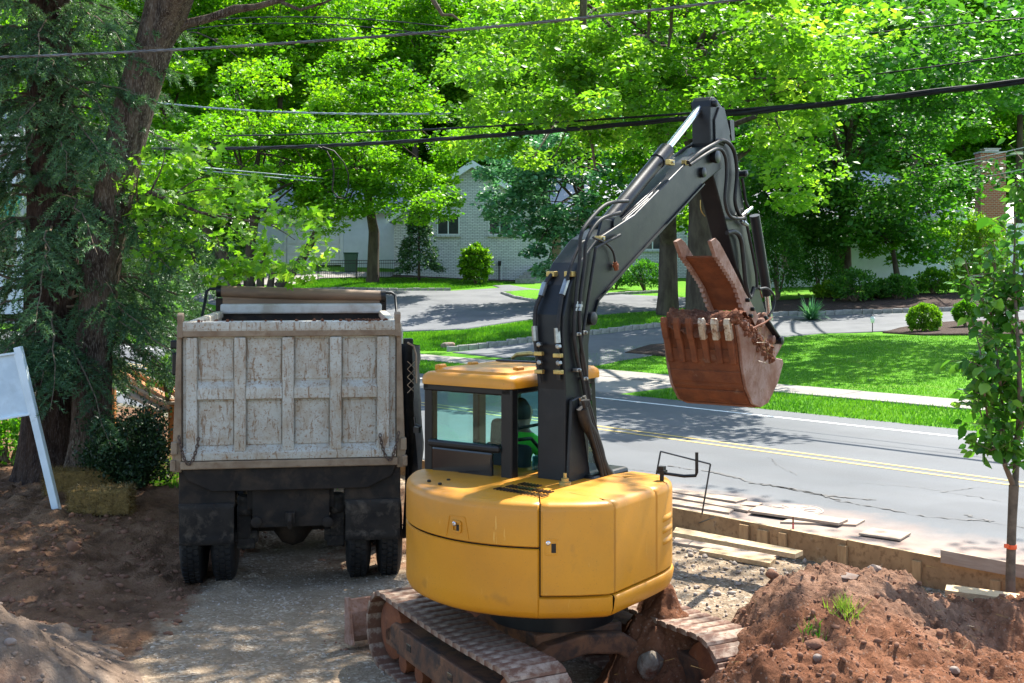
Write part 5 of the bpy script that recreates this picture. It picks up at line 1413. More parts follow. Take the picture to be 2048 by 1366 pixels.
def clump_points(C, rad, per, r, flat=.5, hang=0.0):
    """leaves near the upper skin of many flattened clumps"""
    k = len(C); n = k * per
    d = r.normal(0, 1, (n, 3)); d /= np.linalg.norm(d, axis=1)[:, None]
    rr = r.uniform(.25, 1, n) ** .5
    R = np.repeat(np.asarray(rad) * np.ones(k), per)
    o = d * (rr * R)[:, None]; o[:, 2] *= flat
    if hang: o[:, 2] -= hang * (o[:, 0] ** 2 + o[:, 1] ** 2) / (R + 1e-6)
    return np.repeat(C, per, 0) + o
def shell(n, r, c, rad, inner=.55, zmin=-1.0, lumpy=.22, seed=0):
    """clump centres through the outer part of a lumpy ellipsoid"""
    d = r.normal(0, 1, (n * 3, 3)); d /= np.linalg.norm(d, axis=1)[:, None]
    d = d[d[:, 2] > zmin][:n]
    rr = r.uniform(inner, 1, len(d)) * (1 + lumpy * np.sin(d[:, 0] * 4 + seed) * np.cos(d[:, 1] * 5 + seed * 2) + lumpy * np.sin(d[:, 2] * 6 + seed * 3))
    return np.array(c) + d * rr[:, None] * np.array(rad)
def limb(mb, a, b, r0, r1, r, sag=.08, n=6, k=6):
    a, b = np.array(a, float), np.array(b, float); L = np.linalg.norm(b - a); pts = []
    off = r.normal(0, .05 * L, 3)
    for i in range(k + 1):
        u = i / k; p = a + (b - a) * u + off * math.sin(u * math.pi); p[2] += sag * L * math.sin(u * math.pi) ; pts.append(p)
    mb.tube(pts, list(np.linspace(r0, r1, k + 1)), n)
    return pts
def trunk_mesh(pts, rad, n=14, rough=.08, seed=0, flare=0.0):
    """bark column with ridges"""
    pts = np.array(pts, float); s = np.r_[0, np.cumsum(np.linalg.norm(np.diff(pts, axis=0), axis=1))]
    m = max(6, int(s[-1] / .12)); q = np.linspace(0, s[-1], m)
    C = np.stack([np.interp(q, s, pts[:, i]) for i in range(3)], 1); R = np.interp(q, s, rad)
    a = np.linspace(0, 2 * np.pi, n, endpoint=False)
    A, Q = np.meshgrid(a, q); Rr = R[:, None] * (1 + rough * fbm(np.cos(A) * 3 + seed, np.sin(A) * 3 + Q * .35, 4, seed) + rough * .9 * fbm(A * 4.0 % 25.1, Q * .7, 3, seed + 3))
    if flare: Rr = Rr * (1 + flare * np.exp(-Q / .5) * (1 + .5 * np.sin(A * 4 + seed)))
    V = np.stack([C[:, None, 0] + Rr * np.cos(A), C[:, None, 1] + Rr * np.sin(A), np.repeat(C[:, 2][:, None], n, 1)], -1)
    idx = np.arange(m * n).reshape(m, n); nx_ = np.roll(idx, -1, 1)
    return V.reshape(-1, 3), np.stack([idx[:-1], nx_[:-1], nx_[1:], idx[1:]], -1).reshape(-1, 4)
def rel(V, o): return np.asarray(V) - np.array(o.location)

def broadleaf(name, label, base, height, rad, mat, r, seed=0, nclump=70, per=170, leaf=.3, trunk_r=.3, crown_c=None, crown_r=None, cl_r=1.3, flat=.55, zmin=-.8, bark='bark_far', group=None, inner=.5, tmpl=KITE, limbs=14, spread=.7, extra=None):
    """trunk, limbs to the clumps, and a crown of single leaves"""
    root = empty(name, tuple(base), 0, label, 'tree', group)
    b = np.array(base, float)
    cc = np.array(crown_c if crown_c is not None else b + (0, 0, height * .62)) - b
    cr = np.array(crown_r if crown_r is not None else (rad, rad, height * .4))
    C = shell(nclump, r, cc, cr, inner, zmin, seed=seed)
    if extra is not None: C = np.r_[C, np.asarray(extra) - b]
    top_ = cc + (0, 0, cr[2] * .45)
    tp = [(0, 0, -.3), (r.normal(0, .1), r.normal(0, .1), height * .2), tuple(np.array([cc[0] * .45, cc[1] * .45, max(height * .35, cc[2] * .6)])), tuple(top_)]
    V, Fq = trunk_mesh(tp, [trunk_r, trunk_r * .85, trunk_r * .65, trunk_r * .12], seed=seed, flare=.3, n=12)
    fast_mesh('trunk', V, Fq, MT[bark], root, smooth=True)
    mb = MB()
    tpa = np.array(tp)
    for i in r.choice(len(C), min(limbs, len(C)), replace=False):
        u = r.uniform(.3, .95); zz = (tpa[1][2] * (1 - u) + tpa[3][2] * u)
        p0 = [np.interp(zz, tpa[:, 2], tpa[:, k]) for k in range(3)]
        pts = limb(mb, p0, C[i], trunk_r * .35 * (1.1 - u * .6), .02, r)
        for _ in range(2):
            j = r.integers(len(C)); q = pts[r.integers(2, 5)]
            if np.linalg.norm(C[j] - q) < rad * .7: limb(mb, q, C[j], trunk_r * .12, .012, r)
    mb.build('limbs', MT[bark], root, smooth=60)
    P = clump_points(C, cl_r * r.uniform(.6, 1.25, len(C)), per, r, flat, .12)
    ct = np.repeat(r.normal(.47, .2, len(C)), per)
    V, Fa, ti = leaves(P, leaf, tmpl, r, tint=ct + r.normal(0, .14, len(P)), spread=spread)
    fast_mesh('crown', V, Fa, MT[mat], root, attrs={'tint': ti})
    return root

def bush(name, label, base, rad, mat, r, n=3500, leaf=.06, cat='shrub', group=None, lumpy=.15, inner=.8, tmpl=KITE, up=.3, follow=.8, stem=True, cz=1.0, cells=0):
    root = empty(name, tuple(base), 0, label, cat, group)
    d = r.normal(0, 1, (n, 3)); d /= np.linalg.norm(d, axis=1)[:, None]; d[:, 2] = np.where(d[:, 2] < -.75, -d[:, 2], d[:, 2])
    lm = 1 + lumpy * (np.sin(d[:, 0] * 7 + 1) * np.sin(d[:, 1] * 6) + .6 * np.sin(d[:, 2] * 9 + d[:, 0] * 5))
    if cells:   # tiers of foliage
        lm = lm * (1 - .22 * np.abs(np.sin(d[:, 2] * cells + .6 * np.sin(d[:, 0] * 5))))
    P = d * (r.uniform(inner, 1, n) * lm)[:, None] * np.array(rad); P[:, 2] += rad[2] * cz
    dirs = d * follow + r.normal(0, .4, (n, 3)) + np.array([0, 0, .25])
    nr = np.cross(dirs, r.normal(0, 1, (n, 3)))
    V, Fa, ti = leaves(P, leaf, tmpl, r, up=up, spread=.9, dirs=dirs, tint=r.normal(.45, .2, n) + .12 * (lm - 1) / max(lumpy, .01))
    fast_mesh('foliage', V, Fa, MT[mat], root, attrs={'tint': ti})
    if stem:
        mb = MB()
        for k in range(7):
            a = r.uniform(0, 6.28); e = np.array([math.cos(a) * rad[0] * .55, math.sin(a) * rad[1] * .55, rad[2] * (cz + .3)])
            limb(mb, (0, 0, -.1), e, .03 + .02 * rad[0], .008, r)
        mb.build('stems', MT['twig'], root, smooth=60)
    return root

# ------------------------------------------------------------------ the leaning maple and the spruce on the left
r = np.random.default_rng(11)
TY = 18.6
b0 = W(185, 930, TY); gz0 = ground_z(b0[0], b0[1])
mp = empty('maple_tree', (b0[0], b0[1], gz0), 0, 'large leaning maple with a furrowed trunk beside the dark spruce', 'tree')
tl = [W(183, 960, TY), W(184, 860, TY), W(187, 700, TY), W(205, 520, TY), W(240, 330, TY), W(272, 200, TY), W(302, 100, TY)]
V, Fq = trunk_mesh(rel(tl, mp), [.36, .30, .27, .285, .29, .315, .32], n=40, rough=.10, seed=4, flare=.35); fast_mesh('trunk', V, Fq, MT['bark'], mp, smooth=True)
for pts, rd in (([W(300, 105, TY), W(312, 50, TY), W(322, -10, TY), W(330, -120, TY), W(300, -260, TY)], [.25, .24, .21, .17, .10]),
                ([W(300, 115, TY), W(335, 55, TY), W(360, -10, TY - .3), W(400, -130, TY - .6), W(480, -260, TY - 1)], [.24, .25, .23, .18, .1])):
    V, Fq = trunk_mesh(rel(pts, mp), rd, n=30, rough=.10, seed=9); fast_mesh('main_fork', V, Fq, MT['bark'], mp, smooth=True)
mb = MB()
mb.tube(rel([W(345, 62, TY), W(372, 48, TY), W(420, 36, TY), W(470, 18, TY), W(510, 14, TY), W(560, 0, TY), (W(640, -40, TY))], mp), [.10, .075, .065, .07, .05, .045, .03], 9)
mb.tube(rel([W(560, 3, TY), W(600, 20, TY), W(650, 5, TY - .5), W(700, -20, TY - .6)], mp), [.03, .025, .02, .01], 6)
mb.tube(rel([W(245, 425, TY), W(275, 405, TY - .2), W(300, 385, TY - .5), W(340, 400, TY - .8), W(400, 425, TY - 1), W(480, 440, TY - 1), W(560, 450, TY - 1)], mp), [.06, .045, .04, .03, .022, .015, .008], 7)
mb.tube(rel([W(250, 435, TY), W(320, 432, TY - .3), W(400, 425, TY), W(470, 430, TY + .3)], mp), [.03, .022, .016, .008], 6)
for (q, e) in (((300, 385), (330, 300)), ((340, 400), (420, 350)), ((300, 385), (345, 460)), ((400, 425), (500, 490)), ((480, 440), (590, 480)), ((340, 400), (470, 375)), ((275, 405), (285, 330))):
    limb(mb, rel(W(*q, TY - .7), mp), rel(W(*e, TY - .8 + r.normal(0, .3)), mp), .018, .005, r, n=5)
# high limbs into the crown above the frame
crc, crr = np.array([-0.2, 18.0, 12.9]), np.array([8.8, 7.8, 2.7])
CH = shell(190, r, crc, crr, .25, -1, .15, 3)
hi = W(400, -200, TY - .6)
for i in r.choice(len(CH), 26, replace=False): limb(mb, rel(hi + r.normal(0, .4, 3), mp), rel(CH[i], mp), .09, .015, r, n=6)
mb.build('limbs', MT['bark'], mp, smooth=60)
CH = CH[(CH[:, 2] > 4.2 + .235 * CH[:, 1]) & ~((CH[:, 0] < -2.2) & (CH[:, 1] > 18.5))]
P = clump_points(CH, r.uniform(.6, 1.2, len(CH)), 130, r, .45)
V, Fa, ti = leaves(P, .17, KITE, r); fast_mesh('crown', rel(V, mp), Fa, MT['leaf_mid'], mp, attrs={'tint': ti})
# low sprays of big leaves right of the trunk
CL = []
def fill(px0, px1, py0, py1, n, Yc, Ys, test=None):
    o = []
    while len(o) < n:
        x, y = r.uniform(px0, px1), r.uniform(py0, py1)
        if test is None or test(x, y): o.append(W(x, y, Yc + r.normal(0, Ys)))
    return np.array(o)
CL = np.r_[fill(290, 640, 380, 560, 46, 18.0, .5, lambda x, y: abs(y - (470 + (x - 450) * .09)) < 75 and not (x > 560 and y < 420)), fill(250, 420, 280, 420, 16, 18.3, .4), fill(380, 520, 300, 400, 8, 18.2, .4), fill(430, 600, 520, 555, 8, 17.8, .4)]
P = clump_points(CL, .30, 26, r, .6, .2)
V, Fa, ti = leaves(P, .125, MAPLE, r, up=.8, spread=.55, droop=.5, tint=r.normal(.5, .22, len(P)))
fast_mesh('low_foliage', rel(V, mp), Fa, MT['leaf_light'], mp, attrs={'tint': ti})

SY = 19.2
s0 = W(108, 940, SY); sgz = ground_z(s0[0], s0[1])
sp = empty('spruce_tree', (s0[0], s0[1], sgz), 0, 'dark blue-green spruce with drooping branches left of the leaning maple', 'tree')
tl = [W(108, 965, SY), W(108, 800, SY), W(106, 600, SY), W(103, 300, SY), W(100, 0, SY), W(98, -400, SY)]
V, Fq = trunk_mesh(rel(tl, sp), [.50, .45, .42, .36, .31, .18], n=36, rough=.10, seed=14, flare=.3); fast_mesh('trunk', V, Fq, MT['bark_red'], sp, smooth=True)
mb = MB(); NP, ND, NT_ = [], [], []
def needle_branch(p0, az, L, droop, dens=1.0, tin=.45):
    d = np.array([math.cos(az), math.sin(az), 0]); k = 9; pts = []
    for i in range(k + 1):
        u = i / k; z = .10 * L * math.sin(u * 2.2) - droop * L * u ** 1.7
        pts.append(np.array(p0) + d * L * u + np.array([0, 0, z]) + r.normal(0, .03, 3))
    mb.tube(pts, list(np.linspace(.028, .004, k + 1)), 5)
    A = np.array(pts); side_ = np.array([-d[1], d[0], 0])
    nt = int(22 * L * dens)
    for j in range(nt):
        u = r.uniform(.22, 1.0) ; i = min(k - 1, int(u * k)); q = A[i] + (A[i + 1] - A[i]) * (u * k - i)
        s = r.choice((-1, 1)); tl_ = L * .26 * (1.15 - u) * r.uniform(.5, 1.3) + .10
        td = side_ * s * r.uniform(.6, 1) + d * r.uniform(.3, .9) + np.array([0, 0, r.uniform(-.75, .05)]); td /= np.linalg.norm(td)
        m = int(tl_ * 95) + 8
        w = np.linspace(.0, 1, m) + r.normal(0, .02, m)
        pp = q + td * (w * tl_)[:, None] + np.array([0, 0, -1]) * (.35 * tl_ * w ** 2)[:, None]
        rd = r.normal(0, 1, (m, 3)); rd -= td * (rd @ td)[:, None]; rd /= np.linalg.norm(rd, axis=1)[:, None]
        NP.append(pp); ND.append(rd * .8 + td * .75); NT_.append(np.clip(np.full(m, tin + r.normal(0, .16)) + w * .12 + r.normal(0, .08, m), 0, 1))
zb = sgz
for wv in range(44):
    z = zb + 1.75 + wv * .18
    for b in range(r.integers(4, 7)):
        az = r.uniform(0, 2 * math.pi)
        L = (2.55 - .12 * max(0, (z - 4) * .4)) * r.uniform(.55, 1.1)
        if math.cos(az) > .3 and z < 4.6: L *= 1.15
        c = np.array([np.interp(z, [q[2] for q in tl], [q[i] for q in tl]) for i in range(2)])
        needle_branch((*(c - s0[:2]), z - sgz), az, L, r.uniform(.18, .55), .8, r.normal(.45, .12))
# three long low boughs that reach right, in front of the maple trunk
for (x, y, az, L, dr_) in ((150, 500, -.15, 3.2, .42), (150, 560, -.1, 2.9, .45), (150, 620, .05, 2.5, .55), (150, 430, -.3, 2.6, .4), (150, 680, -.2, 1.9, .5), (120, 130, -.2, 2.2, .2), (140, 60, -.1, 2.0, .15), (60, 560, 3.3, 2.0, .45), (60, 450, 3.0, 2.0, .4)):
    q = W(x, y, SY - .25); needle_branch(rel(q, sp), az, L, dr_, 1.0, .5)
mb.build('branches', MT['twig'], sp, smooth=60)
NP = np.concatenate(NP); ND = np.concatenate(ND); NT_ = np.concatenate(NT_)
ND /= np.linalg.norm(ND, axis=1)[:, None]; L = r.uniform(.045, .085, len(NP)); S = np.cross(ND, r.normal(0, 1, ND.shape)); S /= np.linalg.norm(S, axis=1)[:, None]
V = np.stack([NP - S * .0085, NP + S * .0085, NP + ND * L[:, None]], 1).reshape(-1, 3)
fast_mesh('crown', V, np.arange(len(V)).reshape(-1, 3), MT['needle'], sp, attrs={'tint': np.repeat(NT_, 3)})
print('needles', len(NP))
# juniper at the foot of the maple
jb = W(255, 935, 17.9); jn_ = empty('juniper_bush', (jb[0], jb[1], ground_z(jb[0], jb[1])), 0, 'dark juniper bush growing at the foot of the maple trunk', 'shrub')
mb = MB(); NP, ND = [], []
for k in range(70):
    a = r.uniform(0, 6.28); e = np.array([math.cos(a) * r.uniform(.1, .62), math.sin(a) * r.uniform(.1, .5), r.uniform(.25, 1.15) * (1 if r.random() < .8 else .6)])
    pts = limb(mb, (r.normal(0, .05), r.normal(0, .05), .02), e, .016, .004, r, .1, 5)
    for q in pts[2:]:
        m = 110; pp = q + r.normal(0, .085, (m, 3)); NP.append(pp); ND.append(r.normal(0, .5, (m, 3)) + (e / np.linalg.norm(e)) * .8)
mb.build('stems', MT['twig'], jn_, smooth=60)
NP = np.concatenate(NP); ND = np.concatenate(ND); V, Fa, ti = leaves(NP, .045, KITE, r, up=.2, spread=1, dirs=ND); fast_mesh('foliage', V, Fa, MT['juniper'], jn_, attrs={'tint': ti})

# ------------------------------------------------------------------ trees across the road
def at(px, py, Y):
    w = W(px, py, Y); return (w[0], w[1], ground_z(w[0], w[1]))
r = np.random.default_rng(23)
# big pale tree over the road with two trunks near by
t3 = at(1335, 620, 52); c3 = W(1320, 20, 44)
ext = np.r_[[W(x, y, 30 + r.normal(0, 1.0)) for x, y in ((1560, 120), (1600, 180), (1630, 240), (1560, 260), (1610, 300), (1570, 340), (1640, 330), (1600, 380), (1650, 120), (1660, 200), (1620, 60), (1540, 60), (1660, 30), (1590, 20), (1530, 190), (1545, 300), (1585, 400), (1570, 150), (1610, 130), (1640, 80))],
            [W(r.uniform(930, 1620), r.uniform(-60, 150), 33 + r.normal(0, 1.6)) for _ in range(80)], [W(r.uniform(1080, 1420), r.uniform(120, 270), 32 + r.normal(0, 1.5)) for _ in range(26)], [W(r.uniform(930, 1180), r.uniform(230, 330) , 38 + r.normal(0, 1.5)) for _ in range(10)], [W(r.uniform(900, 1130), r.uniform(90, 240), 36 + r.normal(0, 1.5)) for _ in range(18)]]
def over_road(n, px0, px1, py0, py1):
    """boughs high over the road whose shade falls on the asphalt"""
    o = []
    for _ in range(n):
        q = GPr(r.uniform(px0, px1), r.uniform(py0, py1)); h = r.uniform(6.8, 9.5)
        o.append((q[0] + sdir.x / sdir.z * h, q[1] + sdir.y / sdir.z * h, ROAD_Z + h))
    return np.array(o)
ext = np.r_[ext, over_road(30, 1190, 1530, 770, 885), over_road(10, 830, 1050, 770, 830)]
T3 = broadleaf('maple_tree', 'tall pale-leaved maple whose slender boughs hang behind the raised boom', t3, 15, 6, 'leaf_light', r, 3, 60, 210, .165, .46, c3, (7.5, 5, 4.0), .75, .6, limbs=26, extra=ext, spread=.6)
for L, rd in (([(1168, -40), (1166, 60), (1170, 120), (1163, 175), (1168, 215), (1178, 255), (1186, 300), (1190, 335)], .11), ([(1163, 175), (1130, 215), (1105, 245), (1085, 280)], .05), ([(1300, -30), (1298, 60), (1290, 120), (1280, 190), (1272, 220)], .06),
              ([(860, -10), (885, 30), (905, 30), (925, 45)], .07), ([(1165, 180), (1140, 240), (1120, 290), (1105, 320)], .03), ([(1345, -20), (1342, 60), (1330, 140), (1310, 190)], .06), ([(1540, 20), (1545, 100), (1560, 170), (1580, 230)], .04), ([(1520, 130), (1530, 210), (1545, 290), (1575, 360)], .035)):
    mb = MB(); mb.tube(rel([W(x, y, 33) for x, y in L], T3), list(np.linspace(rd, rd * .3, len(L))), 7); mb.build('bough', MT['twig'], T3, smooth=60)
t4 = at(1402, 622, 50); broadleaf('maple_tree', 'broad dark trunked maple directly behind the excavator stick', t4, 14, 6, 'leaf_mid', r, 5, 70, 180, .28, .68, W(1400, 130, 50), (5.5, 4, 4.4), 1.15, .55, limbs=14, extra=np.array([W(r.uniform(1225, 1420), r.uniform(270, 455), 55 + r.normal(0, .8)) for _ in range(26)]))
# silver leaved tree before the brick house
t5 = at(1180, 575, 66); e5 = np.array([W(x, y, 58 + r.normal(0, 1)) for x, y in ((1040, 380), (1010, 330), (970, 345), (985, 400), (1000, 425), (1020, 450), (1045, 460), (1000, 375), (1060, 430), (1070, 500), (1090, 540), (1090, 470), (1100, 430), (1010, 290), (970, 300), (1150, 470), (1130, 520), (1200, 450), (1180, 400), (1230, 420), (1150, 350), (1050, 400), (1080, 360), (1225, 480), (1270, 400), (1260, 460), (1100, 540), (1170, 530))])
broadleaf('silver_maple', 'silver-green maple covering the right half of the white brick house', t5, 11, 5, 'leaf_silver', r, 7, 44, 200, .24, .3, W(1155, 370, 58), (3.7, 3, 4.3), .95, .55, extra=e5, limbs=22)
def over_lawn(n):
    o = []
    for _ in range(n):
        q = GP(*((r.uniform(1440, 1790), r.uniform(668, 765)) if r.random() < .8 else (r.uniform(1700, 2000), r.uniform(690, 735))), 24, 60); h = r.uniform(8, 11)
        p_ = (q[0] + sdir.x / sdir.z * h, q[1] + sdir.y / sdir.z * h, q[2] + h)
        px_, py_ = CX + F * p_[0] / p_[1], HY + F * (H - p_[2]) / p_[1]
        if not (1850 < px_ < 2080 and py_ > 215): o.append(p_)
    return np.array(o)
# dark round tree on the right behind the bucket
t6 = at(1690, 590, 62); broadleaf('maple_tree', 'dense dark maple right of the raised stick, over the mulch bed', t6, 16, 7, 'leaf_dark', r, 9, 130, 230, .24, .4, W(1700, 300, 60), (6.4, 5, 7.0), 1.35, .55, limbs=20, extra=np.r_[over_lawn(58), [W(r.uniform(1480, 1760), r.uniform(350, 475), 61 + r.normal(0, .7)) for _ in range(34)]])
t6b = at(1880, 600, 70); broadleaf('maple_tree', 'bright leaved tree left of the brick chimney', t6b, 9, 3, 'leaf_mid', r, 11, 40, 160, .24, .2, W(1835, 430, 64), (1.9, 2.0, 4.4), .9, .55, limbs=10)
t7 = at(1795, 575, 60); broadleaf('ornamental_tree', 'small multi-limbed ornamental tree before the pale siding wall', t7, 4, 2, 'leaf_mid', r, 13, 30, 130, .16, .18, W(1780, 470, 60), (2.7, 1.6, 1.5), .6, .5, limbs=16)
# tree in front of the brick house, its bright lower boughs
t8 = at(745, 552, 70); e8 = np.array([W(x, y, 63 + r.normal(0, .8)) for x, y in ((840, 345), (870, 360), (890, 385), (905, 400), (860, 400), (880, 420), (850, 430), (830, 380), (895, 355), (800, 330), (770, 380), (740, 400), (720, 360), (690, 420), (660, 450), (620, 400))])
broadleaf('maple_tree', 'maple with a thick dark trunk beside the iron fence', t8, 15, 6, 'leaf_bright', r, 15, 110, 300, .20, .36, W(720, 290, 66), (6.0, 4.5, 5.0), 1.15, .5, extra=e8, limbs=18)
# leaning multi-stem clump on the left lawn
t9 = at(500, 573, 64); c9 = W(520, 330, 62)
T9 = broadleaf('maple_tree', 'clump of leaning stems with bright leaves behind the truck bed', t9, 9, 5, 'leaf_bright', r, 17, 90, 290, .20, .34, c9, (5.6, 4, 4.4), 1.1, .5, limbs=16)
for L, rd in (([(470, 575), (462, 540), (440, 500), (400, 440)], .34), ([(520, 575), (522, 545), (530, 500)], .22), ([(540, 575), (545, 545), (555, 520)], .20), ([(555, 574), (585, 545), (610, 510), (630, 470), (645, 430), (665, 380)], .26)):
    mb = MB(); mb.tube(rel([W(x, y, 63.5) for x, y in L], T9), list(np.linspace(rd, rd * .55, len(L))), 10); mb.build('stem', MT['bark_far'], T9, smooth=60)
# conifer by the house
t10 = at(838, 558, 72); T10 = empty('conifer', t10, 0, 'small dark conifer against the left end of the white brick wall', 'tree')
mb = MB(); mb.tube([(0, 0, -.2), (0, 0, 4.6)], [.09, .02], 8); NP = []; ND = []
for k in range(240):
    u = r.uniform(.08, 1); a = r.uniform(0, 6.28); L_ = (1 - u) * 1.5 + .15; z = .5 + u * 4.4
    m = 26; w = np.sqrt(r.uniform(.05, 1, m)); pp = np.c_[math.cos(a) * L_ * w, math.sin(a) * L_ * w, z - .25 * L_ * w] + r.normal(0, .09, (m, 3)); NP.append(pp); ND.append(np.tile([math.cos(a), math.sin(a), -.2], (m, 1)) + r.normal(0, .35, (m, 3)))
mb.build('trunk', MT['bark_far'], T10, smooth=60)
NP = np.concatenate(NP); V, Fa, ti = leaves(NP, .16, KITE, r, up=.6, dirs=np.concatenate(ND)); fast_mesh('crown', V, Fa, MT['needle'], T10, attrs={'tint': ti})
# left roadside greenery seen between the spruce boughs
for (px, py, Y, h, R, mt, lb) in ((300, 610, 70, 10, 4.5, 'leaf_mid', 'mid green tree seen between maple trunk and truck'), (180, 600, 75, 14, 6, 'leaf_bright', 'bright tree seen between the spruce and maple trunks'), (20, 600, 92, 15, 6, 'leaf_mid', 'tree behind the far left white house'), (390, 590, 72, 9, 4, 'leaf_dark', 'shaded tree low behind the maple leaf sprays')):
    broadleaf('broadleaf_tree', lb, at(px, py, Y), h, R, mt, r, px % 17, 60, 160, .3, .25, None, None, 1.3, .55, limbs=8)
for (px, py, Y, h, R, mt, lb, cpy, rz_) in ((330, 560, 80, 20, 7, 'leaf_bright', 'tall bright green maple above the leaning stems behind the truck', 110, 6.5), (560, 540, 84, 21, 7, 'leaf_bright', 'tall sunlit maple above the garage roof', 90, 6.5), (830, 540, 90, 22, 7, 'leaf_bright', 'tall sunlit maple rising over the brick house gable', 120, 7.0),
                                  (1090, 560, 88, 22, 7, 'leaf_mid', 'tall green maple behind the brick house chimney side', 110, 7.0), (1830, 560, 80, 22, 7, 'leaf_mid', 'tall green maple above the siding house roof', 90, 7.0), (2040, 560, 82, 22, 7, 'leaf_mid', 'tall green maple at the upper right corner behind the chimney', 120, 7.0)):
    b_ = at(px, py, Y); broadleaf('maple_tree', lb, b_, h, R, mt, r, px % 13, 160, 190, .29, .35, W(px, cpy, Y - 2), (R, 5, rz_), 1.5, .5, limbs=12, inner=.4)
# the wood behind: four built trees, copied with other sizes and turns
protos = []
for k, (mt, hh, R) in enumerate((('leaf_mid', 26, 8.5), ('leaf_bright', 26, 8), ('leaf_dark', 27, 9), ('leaf_bright', 23, 8))):
    pr = broadleaf('woodland_tree', 'tall woodland tree behind the houses', (0, 0, 0), hh, R, mt, r, 30 + k, 190, 120, .52, .42, (0, 0, hh * .58), (R, R, hh * .44), 2.1, .6, zmin=-1, limbs=12, inner=.55)
    protos.append(pr)
lab = {'leaf_mid': 'tall mid green woodland tree behind the houses', 'leaf_bright': 'tall bright green woodland tree behind the houses', 'leaf_dark': 'tall dark green woodland tree behind the houses'}
mk = ['leaf_mid', 'leaf_bright', 'leaf_dark', 'leaf_bright']
spots = []
for row, (Y0, n, off) in enumerate(((104, 9, 0), (118, 10, .5), (134, 11, 0))):
    for i in range(n):
        px = -150 + (2350 / (n - 1)) * (i + off * .9); spots.append((px, Y0 + r.uniform(-4, 4), row))
used = set()
PLACES = ['just past the left picture edge', 'behind the spruce', 'behind the leaning maple', 'above the truck bed', 'behind the garage roof', 'behind the brick gable', 'behind the silver maple', 'behind the boom', 'behind the raised stick', 'behind the siding house', 'behind the red chimney']
for i, (px, Y, row) in enumerate(spots):
    k = int(r.integers(4))
    if px < 1000 and row < 2: k = (1, 3)[i % 2] if r.random() < .8 else k
    if 1000 < px and row == 0: k = 2 if r.random() < .5 else k
    o = protos[k] if k not in used else copy_tree(protos[k]); used.add(k)
    X_ = (px - CX) / F * Y
    o.location = (X_, Y, ground_z(X_, Y)); o.rotation_euler = (0, 0, r.uniform(0, 6.28)); s = r.uniform(.9, 1.2); o.scale = (s, s, s)
    tone = {'leaf_mid': 'mid green', 'leaf_bright': 'bright green', 'leaf_dark': 'dark green'}[mk[k]]
    o['label'] = '%s woodland tree %s, %s row of the wood' % (tone, PLACES[max(0, min(10, int((px + 268) / 235)))], ('front', 'middle', 'rear')[row]); o['group'] = 'woodland trees behind the houses'
for k in range(4):
    if k not in used: protos[k].location = (-60 + 10 * k, 120, 6)
# ------------------------------------------------------------------ houses
def brick_mat(name, c1, c2, mortar, sx, sy, size, vert='x', c3=None):
    m, nt, bs = new_mat(name)
    tc = N(nt, 'ShaderNodeTexCoord'); sp_ = N(nt, 'ShaderNodeSeparateXYZ'); nt.links.new(tc.outputs['Object'], sp_.inputs[0])
    ad = N(nt, 'ShaderNodeMath', operation='ADD'); nt.links.new(sp_.outputs[0], ad.inputs[0]); nt.links.new(sp_.outputs[1], ad.inputs[1])
    cb = N(nt, 'ShaderNodeCombineXYZ'); nt.links.new(ad.outputs[0], cb.inputs[0]); nt.links.new(sp_.outputs[2], cb.inputs[1])
    br = N(nt, 'ShaderNodeTexBrick'); nt.links.new(cb.outputs[0], br.inputs['Vector'])
    br.inputs['Color1'].default_value = rgba(c1); br.inputs['Color2'].default_value = rgba(c2); br.inputs['Mortar'].default_value = rgba(mortar)
    br.inputs['Scale'].default_value = 1; br.inputs['Brick Width'].default_value = sx; br.inputs['Row Height'].default_value = sy; br.inputs['Mortar Size'].default_value = size; br.inputs['Bias'].default_value = -.35
    col = br.outputs['Color']
    if c3:
        col = mixc(nt, ramp(nt, noise(nt, tc.outputs['Object'], 1.6, 4), [(.60, 0), (.68, .9)]).outputs[0], col, c3)
    nt.links.new(col, bs.inputs['Base Color']); bs.inputs['Roughness'].default_value = .85; bs.inputs['Specular IOR Level'].default_value = .2
    bump(nt, bs, br.outputs['Fac'], -.6, .02)
    return m
MT['brick_white'] = brick_mat('whitewashed_brick', (.62, .62, .60), (.46, .46, .44), (.24, .24, .23), .30, .10, .016, c3=(.30, .28, .26))
MT['brick_red'] = brick_mat('red_brick', (.32, .085, .050), (.20, .055, .036), (.34, .26, .21), .24, .10, .012)
HYD = 75.0
gb = W(945, 560, HYD)
hs = empty('brick_house', (gb[0], HYD, gb[2] - .4), 0, 'white brick gabled house behind the small forecourt', 'house')
def hb(px, py, y=0): return (W(px, py, HYD + y)[0] - gb[0], y, W(px, py, HYD + y)[2] - gb[2] + .4)
xl, _, ze = hb(788, 434); xr = hb(1104, 434)[0]; zp = hb(946, 330)[2]
wl = MB(); wl.prism([(xl, -.3), (xr, -.3), (xr, ze), (0, zp), (xl, ze)], 0, 14, 'y'); wl.build('wall', MT['brick_white'], hs)
rfm = MB()
for s, xe in ((-1, xl), (1, xr)):
    sl = (zp - ze) / abs(xe); xo = xe + s * .45; zo = ze - .45 * sl
    rfm.prism([(0, zp + .02), (0, zp + .24), (xo, zo + .22), (xo, zo)], -.40, 14.4, 'y')
rf_ = rfm.build('roof', MT['roof'], hs)
for s, xe in ((-1, xl), (1, xr)):
    sl = (zp - ze) / abs(xe); xo = xe + s * .47; zo = ze - .47 * sl
    m_ = MB(); m_.prism([(0, zp - .16), (0, zp + .27), (xo, zo + .25), (xo, zo - .18)], -.46, -.405, 'y'); m_.build('rake_board', MT['trim'], rf_)
